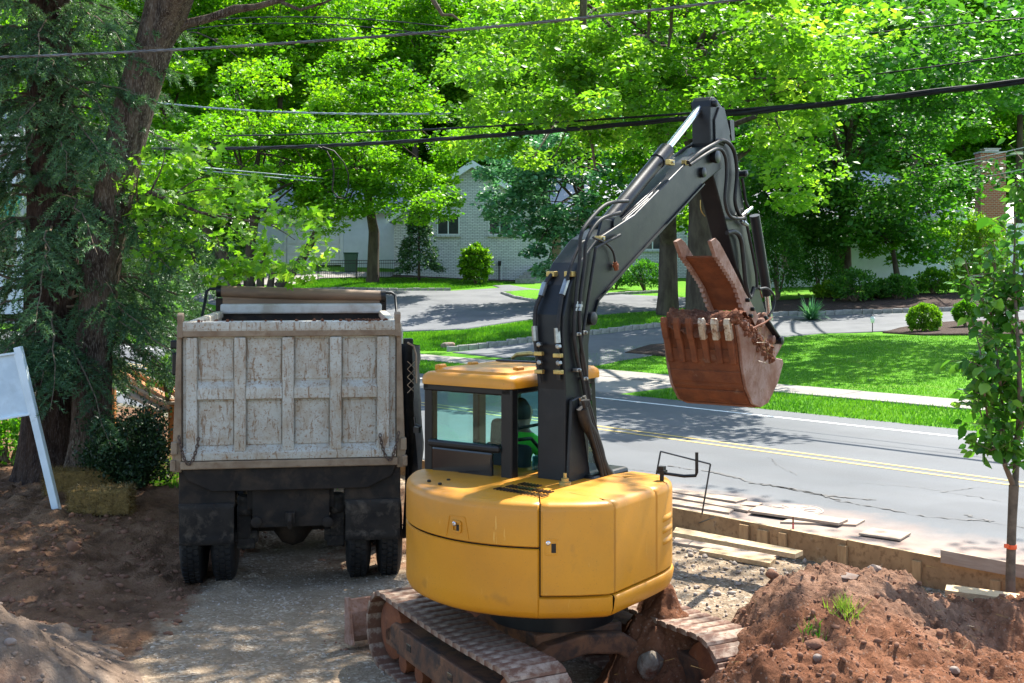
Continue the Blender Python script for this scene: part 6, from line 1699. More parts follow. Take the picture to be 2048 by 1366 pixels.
def window(x0, x1, z0, z1, y, parent, cols=2, mat='trim'):
    f_ = MB(); fw = .07
    f_.box2((x0, y - .05, z0), (x1, y + .02, z0 + fw)); f_.box2((x0, y - .05, z1 - fw), (x1, y + .02, z1))
    for k in range(cols + 1):
        xx = x0 + (x1 - x0 - fw) * k / cols; f_.box2((xx, y - .05, z0 + fw), (xx + fw, y + .02, z1 - fw))
    w_ = f_.build('window', MT[mat], parent)
    g = MB(); g.box2((x0 + .02, y - .015, z0 + .02), (x1 - .02, y - .005, z1 - .02)); g.build('pane', MT['dark_glass'], w_)
    s_ = MB(); s_.box2((x0 - .08, y - .12, z0 - .12), (x1 + .08, y + .02, z0 - .002)); s_.build('sill', MT['brick_white'], w_)
    return w_
a, b = hb(874, 470), hb(919, 427); window(a[0], b[0], a[2], b[2], 0, hs)
a, b = hb(977, 470), hb(1022, 428); window(a[0], b[0], a[2], b[2], 0, hs)
m_ = MB(); a, b = hb(916, 360), hb(930, 345)
m_ = MB(); q = hb(997, 545, -.15); m_.tube([hb(998, 560, -.2), hb(998, 526, -.2)], .035, 8); m_.box(hb(999, 527, -.2), (.2, .2, .3)); m_.build('gas_meter_pipe', MT['black'], hs)
m_ = MB(); m_.tube([hb(1003, 560, -.2), hb(1003, 528, -.2)], .03, 8); m_.build('drain_pipe', MT['trim'], hs)
# entry with stone steps right of the gable
en = MB(); xe2 = hb(1450, 500, 2)[0]; en.box2((xr, 2, -.3), (xe2, 13, ze + .1)); en.build('wing_wall', MT['brick_white'], hs)
en = MB(); en.prism([(1.4, ze + .05), (1.4, ze + .25), (7.5, ze + 3), (13.6, ze + .25), (13.6, ze + .05)], xr, xe2 + .4, 'x'); en.build('wing_roof', MT['roof'], hs)
a, b = hb(1280, 500, 2), hb(1330, 440, 2); window(a[0], b[0], a[2], b[2], 2, hs)
a, b = hb(1090, 545, 2), hb(1122, 470, 2); m_ = MB(); m_.box2((a[0], 1.94, a[2]), (b[0], 2.02, b[2])); m_.build('front_door', M('tan_door', (.26, .17, .09), rough=.5), hs)
for k in range(5):
    a = hb(1030 + k * 9, 577 - k * 7, 0); m_ = MB(); m_.box2((a[0], -1.9 + k * .38, -.2), (hb(1112, 560)[0], 2.0, .52 + k * .19)); m_.build('stone_step', MT['kerb'], hs, bevel=.02)
# garage on the left
ga = W(620, 531, 79.0); gr_ = empty('garage', (ga[0], 79.0, ga[2] - .3), 0, 'white garage with a panelled door left of the brick house', 'garage')
def gb_(px, py, y=0): return (W(px, py, 79 + y)[0] - ga[0], y, W(px, py, 79 + y)[2] - ga[2] + .3)
a0, a1, zt = gb_(500, 531)[0], gb_(790, 531)[0], gb_(600, 425)[2]
dx0, dx1, dz0, dz1 = gb_(572, 531)[0], gb_(680, 531)[0], gb_(600, 530)[2], gb_(600, 450)[2]
w_ = MB(); w_.box2((a0, 0, -.4), (dx0 - .08, 8, zt)); w_.box2((dx1 + .08, 0, -.4), (a1, 8, zt)); w_.box2((dx0 - .08, 0, dz1 + .08), (dx1 + .08, 8, zt)); w_.build('wall', MT['siding'], gr_)
w_ = MB(); w_.prism([(-.5, zt - .05), (-.5, zt + .15), (4, zt + 2.6), (8.5, zt + .15), (8.5, zt - .05)], a0 - .4, a1 + .4, 'x'); w_.build('roof', MT['roof'], gr_)
fr = MB(); fr.box2((dx0 - .12, -.06, dz0), (dx0, .0, dz1 + .12)); fr.box2((dx1, -.06, dz0), (dx1 + .22, .0, dz1 + .12)); fr.box2((dx0, -.06, dz1), (dx1, .0, dz1 + .12)); fr.build('door_surround', MT['trim'], gr_)
gd = MB(); gd.box2((dx0, .10, dz0), (dx1, .14, dz1)); gdo = gd.build('garage_door', MT['trim'], gr_)
for i in range(4):
    for j in range(5):
        w0 = dx0 + (dx1 - dx0) * (j + .08) / 5; w1 = dx0 + (dx1 - dx0) * (j + .92) / 5; h0 = dz0 + (dz1 - dz0) * (i + .10) / 4; h1 = dz0 + (dz1 - dz0) * (i + .90) / 4
        m_ = MB(); m_.box2((w0, .065, h0), (w1, .10, h1)); m_.build('door_panel', MT['trim'], gdo, bevel=.03)
# second house with siding, hip roof and chimney
H2Y = 67.0
h2 = W(1720, 588, H2Y); ho2 = empty('siding_house', (h2[0], H2Y, h2[2] - .3), 0, 'pale clapboard house with grey hip roof on the right', 'house')
def h2_(px, py, y=0): return (W(px, py, H2Y + y)[0] - h2[0], y, W(px, py, H2Y + y)[2] - h2[2] + .3)
xa, xb, zt2 = h2_(1480, 580)[0], h2_(1958, 580)[0], h2_(1900, 436)[2]
w_ = MB(); w_.box2((xa, .05, -.5), (xb, 9, zt2)); w_.build('wall', MT['siding'], ho2)
m_ = MB(); m_.box2((xa - .01, -.02, -.5), (xb + .01, .05, h2_(1700, 578)[2])); m_.build('foundation', MT['concrete'], ho2)
cbd = MB(); zz = h2_(1700, 578)[2]
while zz < zt2 - .1:
    cbd.prism([(.05, zz), (.015, zz), (.035, zz + .16), (.05, zz + .16)], xa - .005, xb + .005, 'x'); zz += .155
cbd.build('clapboards', MT['siding'], ho2)['kind'] = 'stuff'
rf2 = MB(); zr = h2_(1860, 340, 4)[2]
A = [(xa - .6, -.6, zt2), (xb + .6, -.6, zt2), (xb + .6, 9.6, zt2), (xa - .6, 9.6, zt2), (xa + 4.2, 4.5, zr), (xb - 4.2, 4.5, zr)]
rf2.add(A, [(0, 1, 5, 4), (1, 2, 5), (2, 3, 4, 5), (3, 0, 4), (0, 3, 2, 1)]); rfo = rf2.build('roof', MT['roof'], ho2)
m_ = MB(); m_.box2((xa - .62, -.70, zt2 - .16), (xb + .66, -.58, zt2 + .05)); m_.box2((xb + .58, -.58, zt2 - .16), (xb + .68, 9.6, zt2 + .05)); m_.build('gutter', MT['trim'], rfo)
for px0, px1, py0, py1 in ((1560, 1600, 540, 480), (1660, 1700, 540, 485)):
    a, b = h2_(px0, py0), h2_(px1, py1); window(a[0], b[0], a[2], b[2], 0, ho2)
cx0, cx1 = h2_(1953, 500, -.3)[0], h2_(2003, 500, -.3)[0]; zc = h2_(1975, 308, -.3)[2]
chm = MB(); chm.box2((cx0, -.9, -.5), (cx1, -.05, zc)); cho = chm.build('chimney', MT['brick_red'], ho2)
m_ = MB(); m_.box2((cx0 - .05, -.95, zc), (cx1 + .05, 0.0, zc + .09)); m_.build('chimney_crown', MT['kerb'], cho)
m_ = MB(); m_.box2((cx0 + .30, -.7, zc + .09), (cx1 - .30, -.25, zc + .24)); m_.box2((cx0 + .22, -.8, zc + .24), (cx1 - .22, -.15, zc + .28)); m_.build('chimney_cap', MT['zinc'], cho)
m_ = MB(); m_.box2((xb, .05, -.5), (h2_(2400, 500)[0], 9, zt2 - .3)); m_.build('side_wing', MT['siding'], ho2)
# far left house glimpsed through the spruce
h3 = W(-60, 600, 68); ho3 = empty('white_house', (h3[0], 68, h3[2] - .4), 0, 'white house with green awning glimpsed at the far left edge', 'house')
def h3_(px, py, y=0): return (W(px, py, 68 + y)[0] - h3[0], y, W(px, py, 68 + y)[2] - h3[2] + .4)
w_ = MB(); a, b = h3_(-300, 600), h3_(46, 290); w_.box2((a[0], .05, -.4), (b[0], 8, b[2])); w_.build('wall', MT['siding'], ho3)
w_ = MB(); w_.prism([(-.5, b[2] - .02), (-.5, b[2] + .2), (4, b[2] + 2.6), (8.5, b[2] + .2)], a[0] - .5, b[0] + .5, 'x'); w_.build('roof', MT['roof'], ho3)
q0, q1 = h3_(-90, 428), h3_(44, 390); m_ = MB(); m_.prism([(.04, q1[2]), (-1.1, q0[2]), (-1.1, q0[2] - .22), (-1.04, q0[2] - .22), (.04, q1[2] - .12)], q0[0], q1[0], 'x'); m_.build('awning', MT['awning'], ho3)
q0, q1 = h3_(-80, 520), h3_(36, 432); window(q0[0], q1[0], q0[2], q1[2], .05, ho3)
# iron fence
r = np.random.default_rng(31)
fa, fb = W(636, 557, 71), W(800, 553, 73); fe = empty('iron_fence', (fa[0], fa[1], ground_z(fa[0], fa[1])), math.atan2(fb[1] - fa[1], fb[0] - fa[0]), 'black iron picket fence by the garage drive', 'fence')
Lf = float(np.hypot(*(fb - fa)[:2])); hf = 1.15
dzf = ground_z(fb[0], fb[1]) - fe.location.z
for z in (.12, hf - .18, hf): m_ = MB(); m_.beam((0, 0, z), (Lf, 0, z + dzf), .03, .035); m_.build('rail', MT['iron'], fe)
pm = None
for i in range(int(Lf / .115)):
    x = i * .115
    if pm is None:
        m_ = MB(); m_.box((0, 0, hf / 2 + .05), (.018, .018, hf - .05)); o = m_.build('picket', MT['iron'], fe); pm = o.data
    else: o = bpy.data.objects.new('picket', pm); COL.objects.link(o); o.parent = fe
    o.location = (x, 0, dzf * x / Lf)
for x in (0, Lf * .46, Lf): m_ = MB(); m_.box((x, 0, hf / 2 + dzf * x / Lf), (.06, .06, hf + .22)); m_.build('post', MT['iron'], fe)
bi = at(702, 531, 76); bn = empty('wheeled_bin', bi, .1, 'dark green wheeled bin beside the garage door', 'bin')
m_ = MB(); m_.prism([(-.36, .0), (.36, .0), (.44, 1.15), (-.44, 1.15)], -.38, .38, 'y'); m_.build('body', MT['green_bin'], bn, bevel=.03)
m_ = MB(); m_.box((0, 0, 1.19), (.94, .86, .07)); m_.build('lid', MT['green_bin'], bn, bevel=.02)
for s in (-1, 1): m_ = MB(); m_.cyl((s * .3 - .04, .38, .12), (s * .3 + .04, .38, .12), .12, 14); m_.build('wheel', MT['rubber'], bn)

# ------------------------------------------------------------------ shrubs
r = np.random.default_rng(41)
bush('lime_shrub', 'bright lime shrub of layered foliage before the white brick wall', at(951, 568, 71), (1.02, .95, 1.28), 'leaf_lime', r, 5200, .17, lumpy=.12, inner=.75, cells=9, cz=.92)
bush('box_ball', 'larger round clipped box ball on the mulch beside the driveway', at(1849, 652, 42), (.56, .56, .50), 'leaf_lime', r, 5600, .08, lumpy=.07, inner=.78, cz=.95, up=.1, follow=1.2)
bush('box_ball', 'smaller round box ball half behind the young pear tree', at(1931, 645, 43), (.40, .40, .40), 'leaf_mid', r, 3600, .08, lumpy=.10, inner=.76, cz=1.35, up=.1, follow=1.2)
for (px, py, Y, rad, mt, lb) in ((1710, 598, 56, (1.1, .9, .75), 'leaf_dark', 'dark shrub left of the ornamental tree in the mulch bed'), (1795, 596, 56, (.9, .8, .55), 'leaf_dark', 'low dark shrub under the ornamental tree'), (1868, 590, 57, (.9, .8, .60), 'leaf_mid', 'rounded green shrub before the end of the siding wall'),
                                (1555, 600, 58, (1.3, 1, 1.9), 'leaf_dark', 'tall dark shrub right of the excavator bucket links'), (1660, 602, 58, (.8, .8, .4), 'leaf_lime', 'low yellow-green ground shrub beside the yucca'), (1760, 590, 57, (.6, .5, .35), 'leaf_lime', 'small yellow-green shrub between two dark shrubs'),
                                (1480, 605, 60, (1.4, 1, 1.7), 'leaf_dark', 'dark shrub behind the excavator bucket cylinder'), (1290, 585, 66, (1.2, 1, .8), 'leaf_dark', 'dark shrub at the foot of the house wing wall'), (1230, 578, 68, (1.0, .9, .7), 'leaf_dark', 'dark shrub beside the front steps'),
                                (1640, 560, 60, (1.2, 1, 1.7), 'leaf_dark', 'shrub with dark leaves against the siding house corner'), (1960, 560, 56, (1.4, 1, 1.8), 'leaf_lime', 'pale yellow-green tall shrub behind the young pear tree')):
    bush('garden_shrub', lb, at(px, py, Y), rad, mt, r, int(2600 * max(1, rad[0] * rad[2])), .12, lumpy=.2, inner=.6)
def strap_plant(name, label, base, n, L, w, mat, up=.9):
    root = empty(name, base, 0, label, 'plant'); V, Fc, T = [], [], []
    for k in range(n):
        a = r.uniform(0, 6.28); el = r.uniform(.5, 1.45) * up; l = L * r.uniform(.7, 1.15); d = np.array([math.cos(a), math.sin(a), 0]); s = np.array([-d[1], d[0], 0]) * w
        b = len(V); tt = np.clip(r.normal(.5, .2), 0, 1)
        for i, u in enumerate((0, .35, .7, 1)):
            p = d * math.cos(el) * l * u + np.array([0, 0, math.sin(el) * l * u - .45 * l * u * u * math.cos(el)])
            ww = (1, .9, .6, .05)[i]; V += [p - s * ww, p + s * ww]; T += [tt, tt]
        for i in range(3): Fc.append((b + 2 * i, b + 2 * i + 1, b + 2 * i + 3, b + 2 * i + 2))
    fast_mesh('leaves', np.array(V), np.array(Fc), MT[mat], root, attrs={'tint': np.array(T)}); return root
strap_plant('yucca', 'spiky yucca clump at the edge of the driveway kerb', at(1622, 625, 50), 150, 1.15, .035, 'leaf_silver')
strap_plant('ornamental_grass', 'tall arching ornamental grass at the right end of the siding wall', at(1918, 588, 58), 260, 2.1, .025, 'leaf_lime', 1.05)
lp_ = at(1745, 664, 44); lo_ = empty('garden_lamp', lp_, 0, 'small black garden lamp post with white globe on the lawn edge', 'lamp')
m_ = MB(); m_.tube([(0, 0, -.1), (0, 0, .36)], .018, 8); m_.build('post', MT['iron'], lo_)
m_ = MB(); m_.lathe((0, 0, .36), (0, 0, 1), [(.05, 0), (.07, .02), (.085, .16), (.075, .2), (.02, .25)], 12); m_.build('globe', MT['lamp_white'], lo_, smooth=40)
m_ = MB(); m_.lathe((0, 0, .60), (0, 0, 1), [(.06, 0), (.03, .03), (.005, .05)], 10); m_.build('cap', MT['iron'], lo_)
def rock(name, label, c, rad, mat, seed, cat='rock', group=None, rz=0):
    bm = bmesh.new(); bmesh.ops.create_icosphere(bm, subdivisions=3, radius=1)
    rr = np.random.default_rng(seed); pl = rr.normal(0, 1, (9, 3)); pl /= np.linalg.norm(pl, axis=1)[:, None]; dd = rr.uniform(.55, .9, 9)
    for v in bm.verts:
        p = np.array(v.co); 
        for n_, d_ in zip(pl, dd):
            e = p @ n_ - d_
            if e > 0: p = p - n_ * e
        v.co = p * np.array(rad)
    me = bpy.data.meshes.new(name); bm.to_mesh(me); bm.free()
    o = link_mesh(name, me, MT[mat]); o.location = c; o.rotation_euler = (0, 0, rz); tag(o, label, cat, group); return o
q = GP(897, 700); rock('white_stone', 'pale stone at the end of the shaded driveway kerb', (q[0], q[1], q[2] + .1), (.30, .24, .20), 'rock', 3)

# ------------------------------------------------------------------ cables
def cable(name, label, p0, pts, rad, mat, group='overhead cables', twist=0, deg=2, x0=-250, x1=2300, n=60, strands=1):
    tz = []
    for px, py in pts:
        Y = p0 / (nx * (px - CX) / F + ny); X = (px - CX) / F * Y; tz.append((PT(X, Y)[1], H - (py - HY) / F * Y))
    tz = np.array(tz); co = np.polyfit(tz[:, 0], tz[:, 1], min(deg, len(tz) - 1))
    te = [PT((x - CX) / F * (p0 / (nx * (x - CX) / F + ny)), p0 / (nx * (x - CX) / F + ny))[1] for x in (x0, x1)]
    T = np.linspace(te[0], te[1], n * (3 if strands > 1 else 1))
    m_ = MB()
    for s in range(strands):
        P = []
        for t in T:
            a = 2 * math.pi * s / strands + t * twist; o = rad * .9 if strands > 1 else 0
            x, y = RT(p0 + o * math.cos(a), t); P.append((x, y, np.polyval(co, t) + o * math.sin(a)))
        m_.tube(P, rad, 6)
    o = m_.build(name, MT[mat], None, smooth=60); tag(o, label, 'cable', group); return o
wp = [W(x, y, Y) for x, y, Y in ((-500, 124, 15.2), (0, 113, 15.0), (380, 100, 14.7), (700, 76, 14.4), (1100, 43, 14.0), (1450, 2, 13.7), (2000, -80, 13.2))]
m_ = MB(); tt_ = np.arange(len(wp)); uu = np.linspace(0, len(wp) - 1, 420)
wq = np.stack([np.polyval(np.polyfit(tt_, [q[i] for q in wp], 4), uu) for i in range(3)], 1)
for s_ in range(3):
    a_ = 2 * math.pi * s_ / 3 + uu * 42; m_.tube(wq + np.c_[np.zeros_like(a_), np.cos(a_), np.sin(a_)] * .010, .0095, 6)
tag(m_.build('power_cable', MT['cable_grey'], None, smooth=60), 'grey twisted cable crossing the top of the picture in front of the maple', 'cable', 'overhead cables')
cable('power_cable', 'thick black bundled cable passing behind the stick top', 22.2, [(320, 297), (700, 290), (1100, 262), (1500, 222), (1700, 203), (2048, 164)], .035, 'cable', twist=1.2, strands=3)
cable('power_cable', 'thinner black cable just above the thick bundled one', 22.2, [(600, 269), (1000, 250), (1350, 231), (1640, 205)], .028, 'cable', x0=450, x1=1680)
cable('power_cable', 'pale twisted cable between leaves above the black bundle', 24.5, [(405, 215), (650, 224), (950, 230), (1250, 212)], .022, 'cable_blue', twist=5, strands=2, x0=300, x1=1300)
cable('power_cable', 'thin cable high on the right above the black bundle', 23.5, [(1600, 165), (1800, 142), (2048, 107)], .015, 'cable', x0=1500)
cable('power_cable', 'thinnest cable near the top right corner', 23.5, [(1640, 77), (1850, 55), (2048, 36)], .013, 'cable', x0=1560)
cable('power_cable', 'upper of two dark cables at the top left behind the maple fork', 23.0, [(360, 48), (500, 34), (620, 36), (760, 40)], .02, 'cable', x0=300, x1=900)
cable('power_cable', 'lower of two dark cables at the top left behind the maple fork', 23.0, [(360, 62), (500, 46), (620, 50), (760, 56)], .02, 'cable', x0=300, x1=900)
def line3(name, label, a, b, rad, mat, sag=.2, n=14):
    a, b = np.array(a), np.array(b); P = [a + (b - a) * u - np.array([0, 0, sag * 4 * u * (1 - u)]) for u in np.linspace(0, 1, n)]
    m_ = MB(); m_.tube(P, rad, 6); o = m_.build(name, MT[mat], None, smooth=60); tag(o, label, 'cable', 'overhead cables'); return o
line3('service_cable', 'upper pale service cable running to the white brick house', W(240, 318, 46), W(884, 373, 74.5), .030, 'cable_blue', .1)
line3('service_cable', 'lower pale service cable running to the white brick house', W(240, 323, 46), W(876, 377, 74.5), .030, 'cable_blue', .15)
line3('service_cable', 'upper of two pale cables reaching the red chimney from the right', W(1860, 335, 70), W(2120, 278, 40), .022, 'cable_blue', .05)
line3('service_cable', 'lower of two pale cables reaching the red chimney from the right', W(1860, 342, 70), W(2120, 288, 40), .022, 'cable_blue', .05)
line3('service_cable', 'short pale cable in front of the red chimney', W(1925, 358, 64), W(2100, 325, 46), .022, 'cable_blue', .1)
m_ = MB(); m_.tube([W(x, y, 34.6) for x, y in ((636, 293), (652, 300), (664, 322), (668, 345), (664, 380), (676, 395), (690, 398), (696, 380), (697, 350), (688, 325), (668, 302), (645, 294))], .022, 6)
tag(m_.build('cable_loop', MT['cable'], None, smooth=60), 'coil of spare black cable hanging from the thick bundle', 'cable')
# ------------------------------------------------------------------ heaps of soil and gravel
def heap_mat(name, reddish, tans=((.105, .053, .032), (.18, .10, .063), (.27, .165, .11))):
    def _b(nt, bs):
        co = coords(nt)
        at_ = N(nt, 'ShaderNodeAttribute', attribute_name='soil').outputs['Fac']
        n1 = noise(nt, co, 1.6, 9, .68)
        red = ramp(nt, n1, [(.34, (.085, .034, .017)), (.52, (.165, .070, .036)), (.68, (.25, .122, .070))]).outputs[0]
        tan = ramp(nt, n1, [(.34, tans[0]), (.52, tans[1]), (.68, tans[2])]).outputs[0]
        ad = N(nt, 'ShaderNodeMath', operation='ADD'); nt.links.new(at_, ad.inputs[0])
        sb = N(nt, 'ShaderNodeMapRange'); sb.inputs[3].default_value = -.4; sb.inputs[4].default_value = .4
        nt.links.new(noise(nt, co, 1.1, 6), sb.inputs[0]); nt.links.new(sb.outputs[0], ad.inputs[1])
        c = mixc(nt, ramp(nt, ad.outputs[0], [(.35, 0), (.65, 1)]).outputs[0], tan, red)
        vor = N(nt, 'ShaderNodeTexVoronoi'); vor.inputs['Scale'].default_value = 26; nt.links.new(co, vor.inputs['Vector'])
        sp_ = N(nt, 'ShaderNodeSeparateColor'); v2 = N(nt, 'ShaderNodeTexVoronoi'); v2.inputs['Scale'].default_value = 75; nt.links.new(co, v2.inputs['Vector']); nt.links.new(v2.outputs['Color'], sp_.inputs[0])
        c = mixc(nt, ramp(nt, sp_.outputs[1], [(.95, 0), (.97, .4)]).outputs[0], c, (.28, .20, .15))
        nt.links.new(c, bs.inputs['Base Color']); bs.inputs['Roughness'].default_value = .97; bs.inputs['Specular IOR Level'].default_value = .1
        b1 = bump(nt, bs, vor.outputs['Distance'], .5, .02); bump(nt, bs, noise(nt, co, 24, 9, .72), .9, .03, b1)
    return pos_attr_mat(name, _b)
MT['heap'] = heap_mat('heaped_soil', 1)
MT['heap_gravel'] = heap_mat('stony_grey_soil', 0, ((.10, .068, .048), (.165, .118, .085), (.24, .185, .14)))
def ridged(x, y, oct, seed):
    s = 0; a = 1; t = 0
    for i in range(oct):
        s = s + a * (1 - np.abs(2 * vnoise(x + 13.7 * i, y - 7.1 * i, seed + i) - 1)); t += a; a *= .5; x = x * 2.1; y = y * 2.1
    return s / t
def clods(X, Y, scale, seed, thr=.55):
    """rounded lumps: cells of a jittered grid"""
    gx, gy = X * scale, Y * scale; ix, iy = np.floor(gx), np.floor(gy); out = np.zeros_like(X)
    for ox in (-1, 0, 1):
        for oy in (-1, 0, 1):
            cx, cy_ = ix + ox, iy + oy; jx = cx + _hash(cx, cy_, seed); jy = cy_ + _hash(cx, cy_, seed + 7); s = _hash(cx, cy_, seed + 13)
            rr = .25 + .55 * s; d2 = ((gx - jx) ** 2 + (gy - jy) ** 2) / (rr * rr)
            out = np.maximum(out, np.where((d2 < 1) & (s > 1 - thr), rr * np.sqrt(np.maximum(0, 1 - d2)), 0))
    return out / scale
def heap(name, label, cat, x0, x1, y0, y1, step, hfun, soil_fun, mat='heap'):
    xs = np.arange(x0, x1 + 1e-6, step); ys = np.arange(y0, y1 + 1e-6, step); X, Y = np.meshgrid(xs, ys, indexing='ij')
    g = site_z(X, Y, False); h = hfun(X, Y); m, n = X.shape
    Z = g + np.where(h > 0, h, h * .6) 
    idx = np.arange(m * n).reshape(m, n); Fq = np.stack([idx[:-1, :-1], idx[1:, :-1], idx[1:, 1:], idx[:-1, 1:]], -1).reshape(-1, 4)
    low_ = (h.ravel() < -.03)[Fq].all(1); Fq = Fq[~low_]
    c = np.array([(x0 + x1) / 2, (y0 + y1) / 2, 0.0])
    V = np.stack([X, Y, Z], -1).reshape(-1, 3) - c
    usedv = np.unique(Fq); mp_ = np.full(len(V), -1); mp_[usedv] = np.arange(len(usedv))
    o = fast_mesh(name, V[usedv], mp_[Fq], MT[mat], smooth=True, attrs={'soil': np.clip(soil_fun(X, Y), 0, 1).ravel()[usedv]}); o.location = c
    tag(o, label, cat); return lambda x, y: float(site_z(np.array([x]), np.array([y]), False)[0] + max(0, hfun(np.array([x]), np.array([y]))[0]))
def bmp(X, Y, cx, cy_, rx, ry, rot=0):
    c, s = math.cos(rot), math.sin(rot); u = ((X - cx) * c + (Y - cy_) * s) / rx; v = (-(X - cx) * s + (Y - cy_) * c) / ry
    return np.exp(-(u * u + v * v))
def right_h(X, Y):
    b = .66 * bmp(X, Y, 2.55, 10.05, .85, 1.0) + .52 * bmp(X, Y, 3.55, 10.2, 1.0, .85) + .38 * bmp(X, Y, 2.1, 9.5, .55, .65) + .42 * bmp(X, Y, 2.5, 8.9, 1.05, .8) + .40 * bmp(X, Y, 3.9, 8.8, 1.3, .8) + .36 * bmp(X, Y, 4.75, 10.5, .7, .7) + .46 * bmp(X, Y, 1.62, 8.35, .70, .55) + .30 * bmp(X, Y, 2.6, 7.9, 1.6, .7)
    b = b - .22 * bmp(X, Y, 4.15, 9.6, .5, .35) - .10
    k = np.clip(b * 3, 0, 1)
    d = .10 * fbm(X * 1.6, Y * 1.6, 3, 71) + .09 * (ridged(X * 2.2, Y * 2.2, 4, 72) - .55) + .28 * clods(X, Y, 4.5, 73, .3) + .42 * clods(X, Y, 9, 74, .45) + .6 * clods(X, Y, 19, 75, .6) + .045 * fbm(X * 13, Y * 13, 3, 76, .7)
    return b + k * d
hz_r = heap('dirt_mound', 'big mound of reddish brown soil in the right foreground', 'dirt mound', .9, 6.6, 6.6, 11.7, .022, right_h, lambda X, Y: .35 + .35 * sstep(10.0, 8.6, Y) + .3 * sstep(3.4, 4.6, X) - .25 * bmp(X, Y, 2.7, 10.0, .8, .8))
def track_h(X, Y):
    b = .80 * bmp(X, Y, 1.18, 10.0, .32, .48, -.5) + .46 * bmp(X, Y, 1.40, 9.65, .30, .30) + .36 * bmp(X, Y, 1.22, 8.75, .5, .42) + .25 * bmp(X, Y, .9, 8.3, .45, .4) - .09
    k = np.clip(b * 4, 0, 1)
    return b + k * (.16 * fbm(X * 3, Y * 3, 5, 81, .62) + .7 * clods(X, Y, 7, 82, .5) + .65 * clods(X, Y, 15, 83, .55))
hz_t = heap('dirt_mound', 'loose red soil piled on and around the right crawler track', 'dirt mound', .2, 2.2, 7.6, 11.0, .022, track_h, lambda X, Y: .95 + 0 * X)
def left_h(X, Y):
    b = .78 * bmp(X, Y, -4.6, 9.4, 1.0, 1.5) + .40 * bmp(X, Y, -3.75, 9.0, .7, .9) - .10
    k = np.clip(b * 3, 0, 1)
    return b + k * (.08 * fbm(X * 2, Y * 2, 4, 91) + .35 * clods(X, Y, 6, 92, .3) + .5 * clods(X, Y, 16, 93, .45) + .5 * clods(X, Y, 34, 94, .5))
hz_l = heap('gravel_mound', 'stony grey-brown mound at the lower left edge', 'dirt mound', -6.4, -2.2, 6.6, 12.4, .026, left_h, lambda X, Y: .22 + .35 * sstep(9.2, 8.2, Y), 'heap_gravel')
# stones strewn over the site
r = np.random.default_rng(55)
bm = bmesh.new(); bmesh.ops.create_icosphere(bm, subdivisions=1, radius=1); bm.verts.ensure_lookup_table()
IV = np.array([v.co[:] for v in bm.verts]); IF = np.array([[v.index for v in f.verts] for f in bm.faces]); bm.free()
def strew(name, label, X, Y, Z, s, mat, flat=.65):
    n = len(X); A = r.uniform(0, 6.28, n); sc_ = s[:, None] * r.uniform(.6, 1.4, (n, 3)); sc_[:, 2] *= flat
    P = IV[None] * (1 + r.normal(0, .14, (n, len(IV), 1))) * sc_[:, None]
    ca, sa = np.cos(A)[:, None], np.sin(A)[:, None]
    V = np.stack([P[..., 0] * ca - P[..., 1] * sa + X[:, None], P[..., 0] * sa + P[..., 1] * ca + Y[:, None], P[..., 2] + Z[:, None]], -1)
    Fa = (np.arange(n)[:, None, None] * len(IV) + IF[None]).reshape(-1, 3)
    tag(fast_mesh(name, V.reshape(-1, 3), Fa, mat), label, kind='stuff')
MT['pebble'] = M('mixed_pebbles', (.36, .30, .245), (.25, .195, .15), rough=.9, scale=9, stops=(.35, .65), spec=.15, c3=(.44, .40, .34))
MT['clod_grey'] = M('stony_clods', (.22, .165, .125), (.14, .095, .07), rough=.95, scale=5, stops=(.35, .65), spec=.1)
MT['clod'] = M('soil_clods', (.22, .115, .072), (.14, .068, .042), rough=.95, scale=5, stops=(.35, .65), spec=.1, bmp=.6, bscale=30)
n = 6500; X = r.uniform(-4.5, 4.5, n); Y = r.uniform(7.3, 14.5, n); p, t = PT(X, Y); k = (p < 11.2) & (soil_amount(X, Y) < .45); X, Y = X[k], Y[k]
strew('gravel', 'loose gravel stones on the site', X, Y, site_z(X, Y), .006 + .012 * r.uniform(0, 1, len(X)) ** 3, MT['pebble'])
n = 2600; X = r.uniform(-7, -1.5, n); Y = r.uniform(9.5, 16.5, n); k = soil_amount(X, Y) > .4; X, Y = X[k], Y[k]
strew('soil_clods', 'clods of brown soil on the left bank', X, Y, site_z(X, Y), .012 + .04 * r.uniform(0, 1, len(X)) ** 4, MT['clod'])
n = 2600; p = r.uniform(9.4, 11.38, n); t = r.uniform(2, 13, n); X, Y = RT(p, t)
strew('form_gravel', 'crumbled gravel along the formwork boards', X, Y, site_z(X, Y) + .01, .010 + .03 * r.uniform(0, 1, n) ** 3, MT['pebble'])
n = 6500; X = r.uniform(1.2, 6, n); Y = r.uniform(7.2, 11.2, n); hh = right_h(X, Y); k = hh > .05; X, Y, hh = X[k], Y[k], hh[k]
strew('mound_clods', 'crumbs of soil on the right mound', X, Y, site_z(X, Y, False) + hh, .005 + .022 * r.uniform(0, 1, len(X)) ** 4, MT['clod'], .8)
n = 1700; X = r.uniform(-6, -2.6, n); Y = r.uniform(7.2, 11, n); hh = left_h(X, Y); k = hh > .02; X, Y, hh = X[k], Y[k], hh[k]
strew('mound_stones', 'stones on the left mound', X, Y, site_z(X, Y, False) + hh, .006 + .026 * r.uniform(0, 1, len(X)) ** 4, MT['clod_grey'])
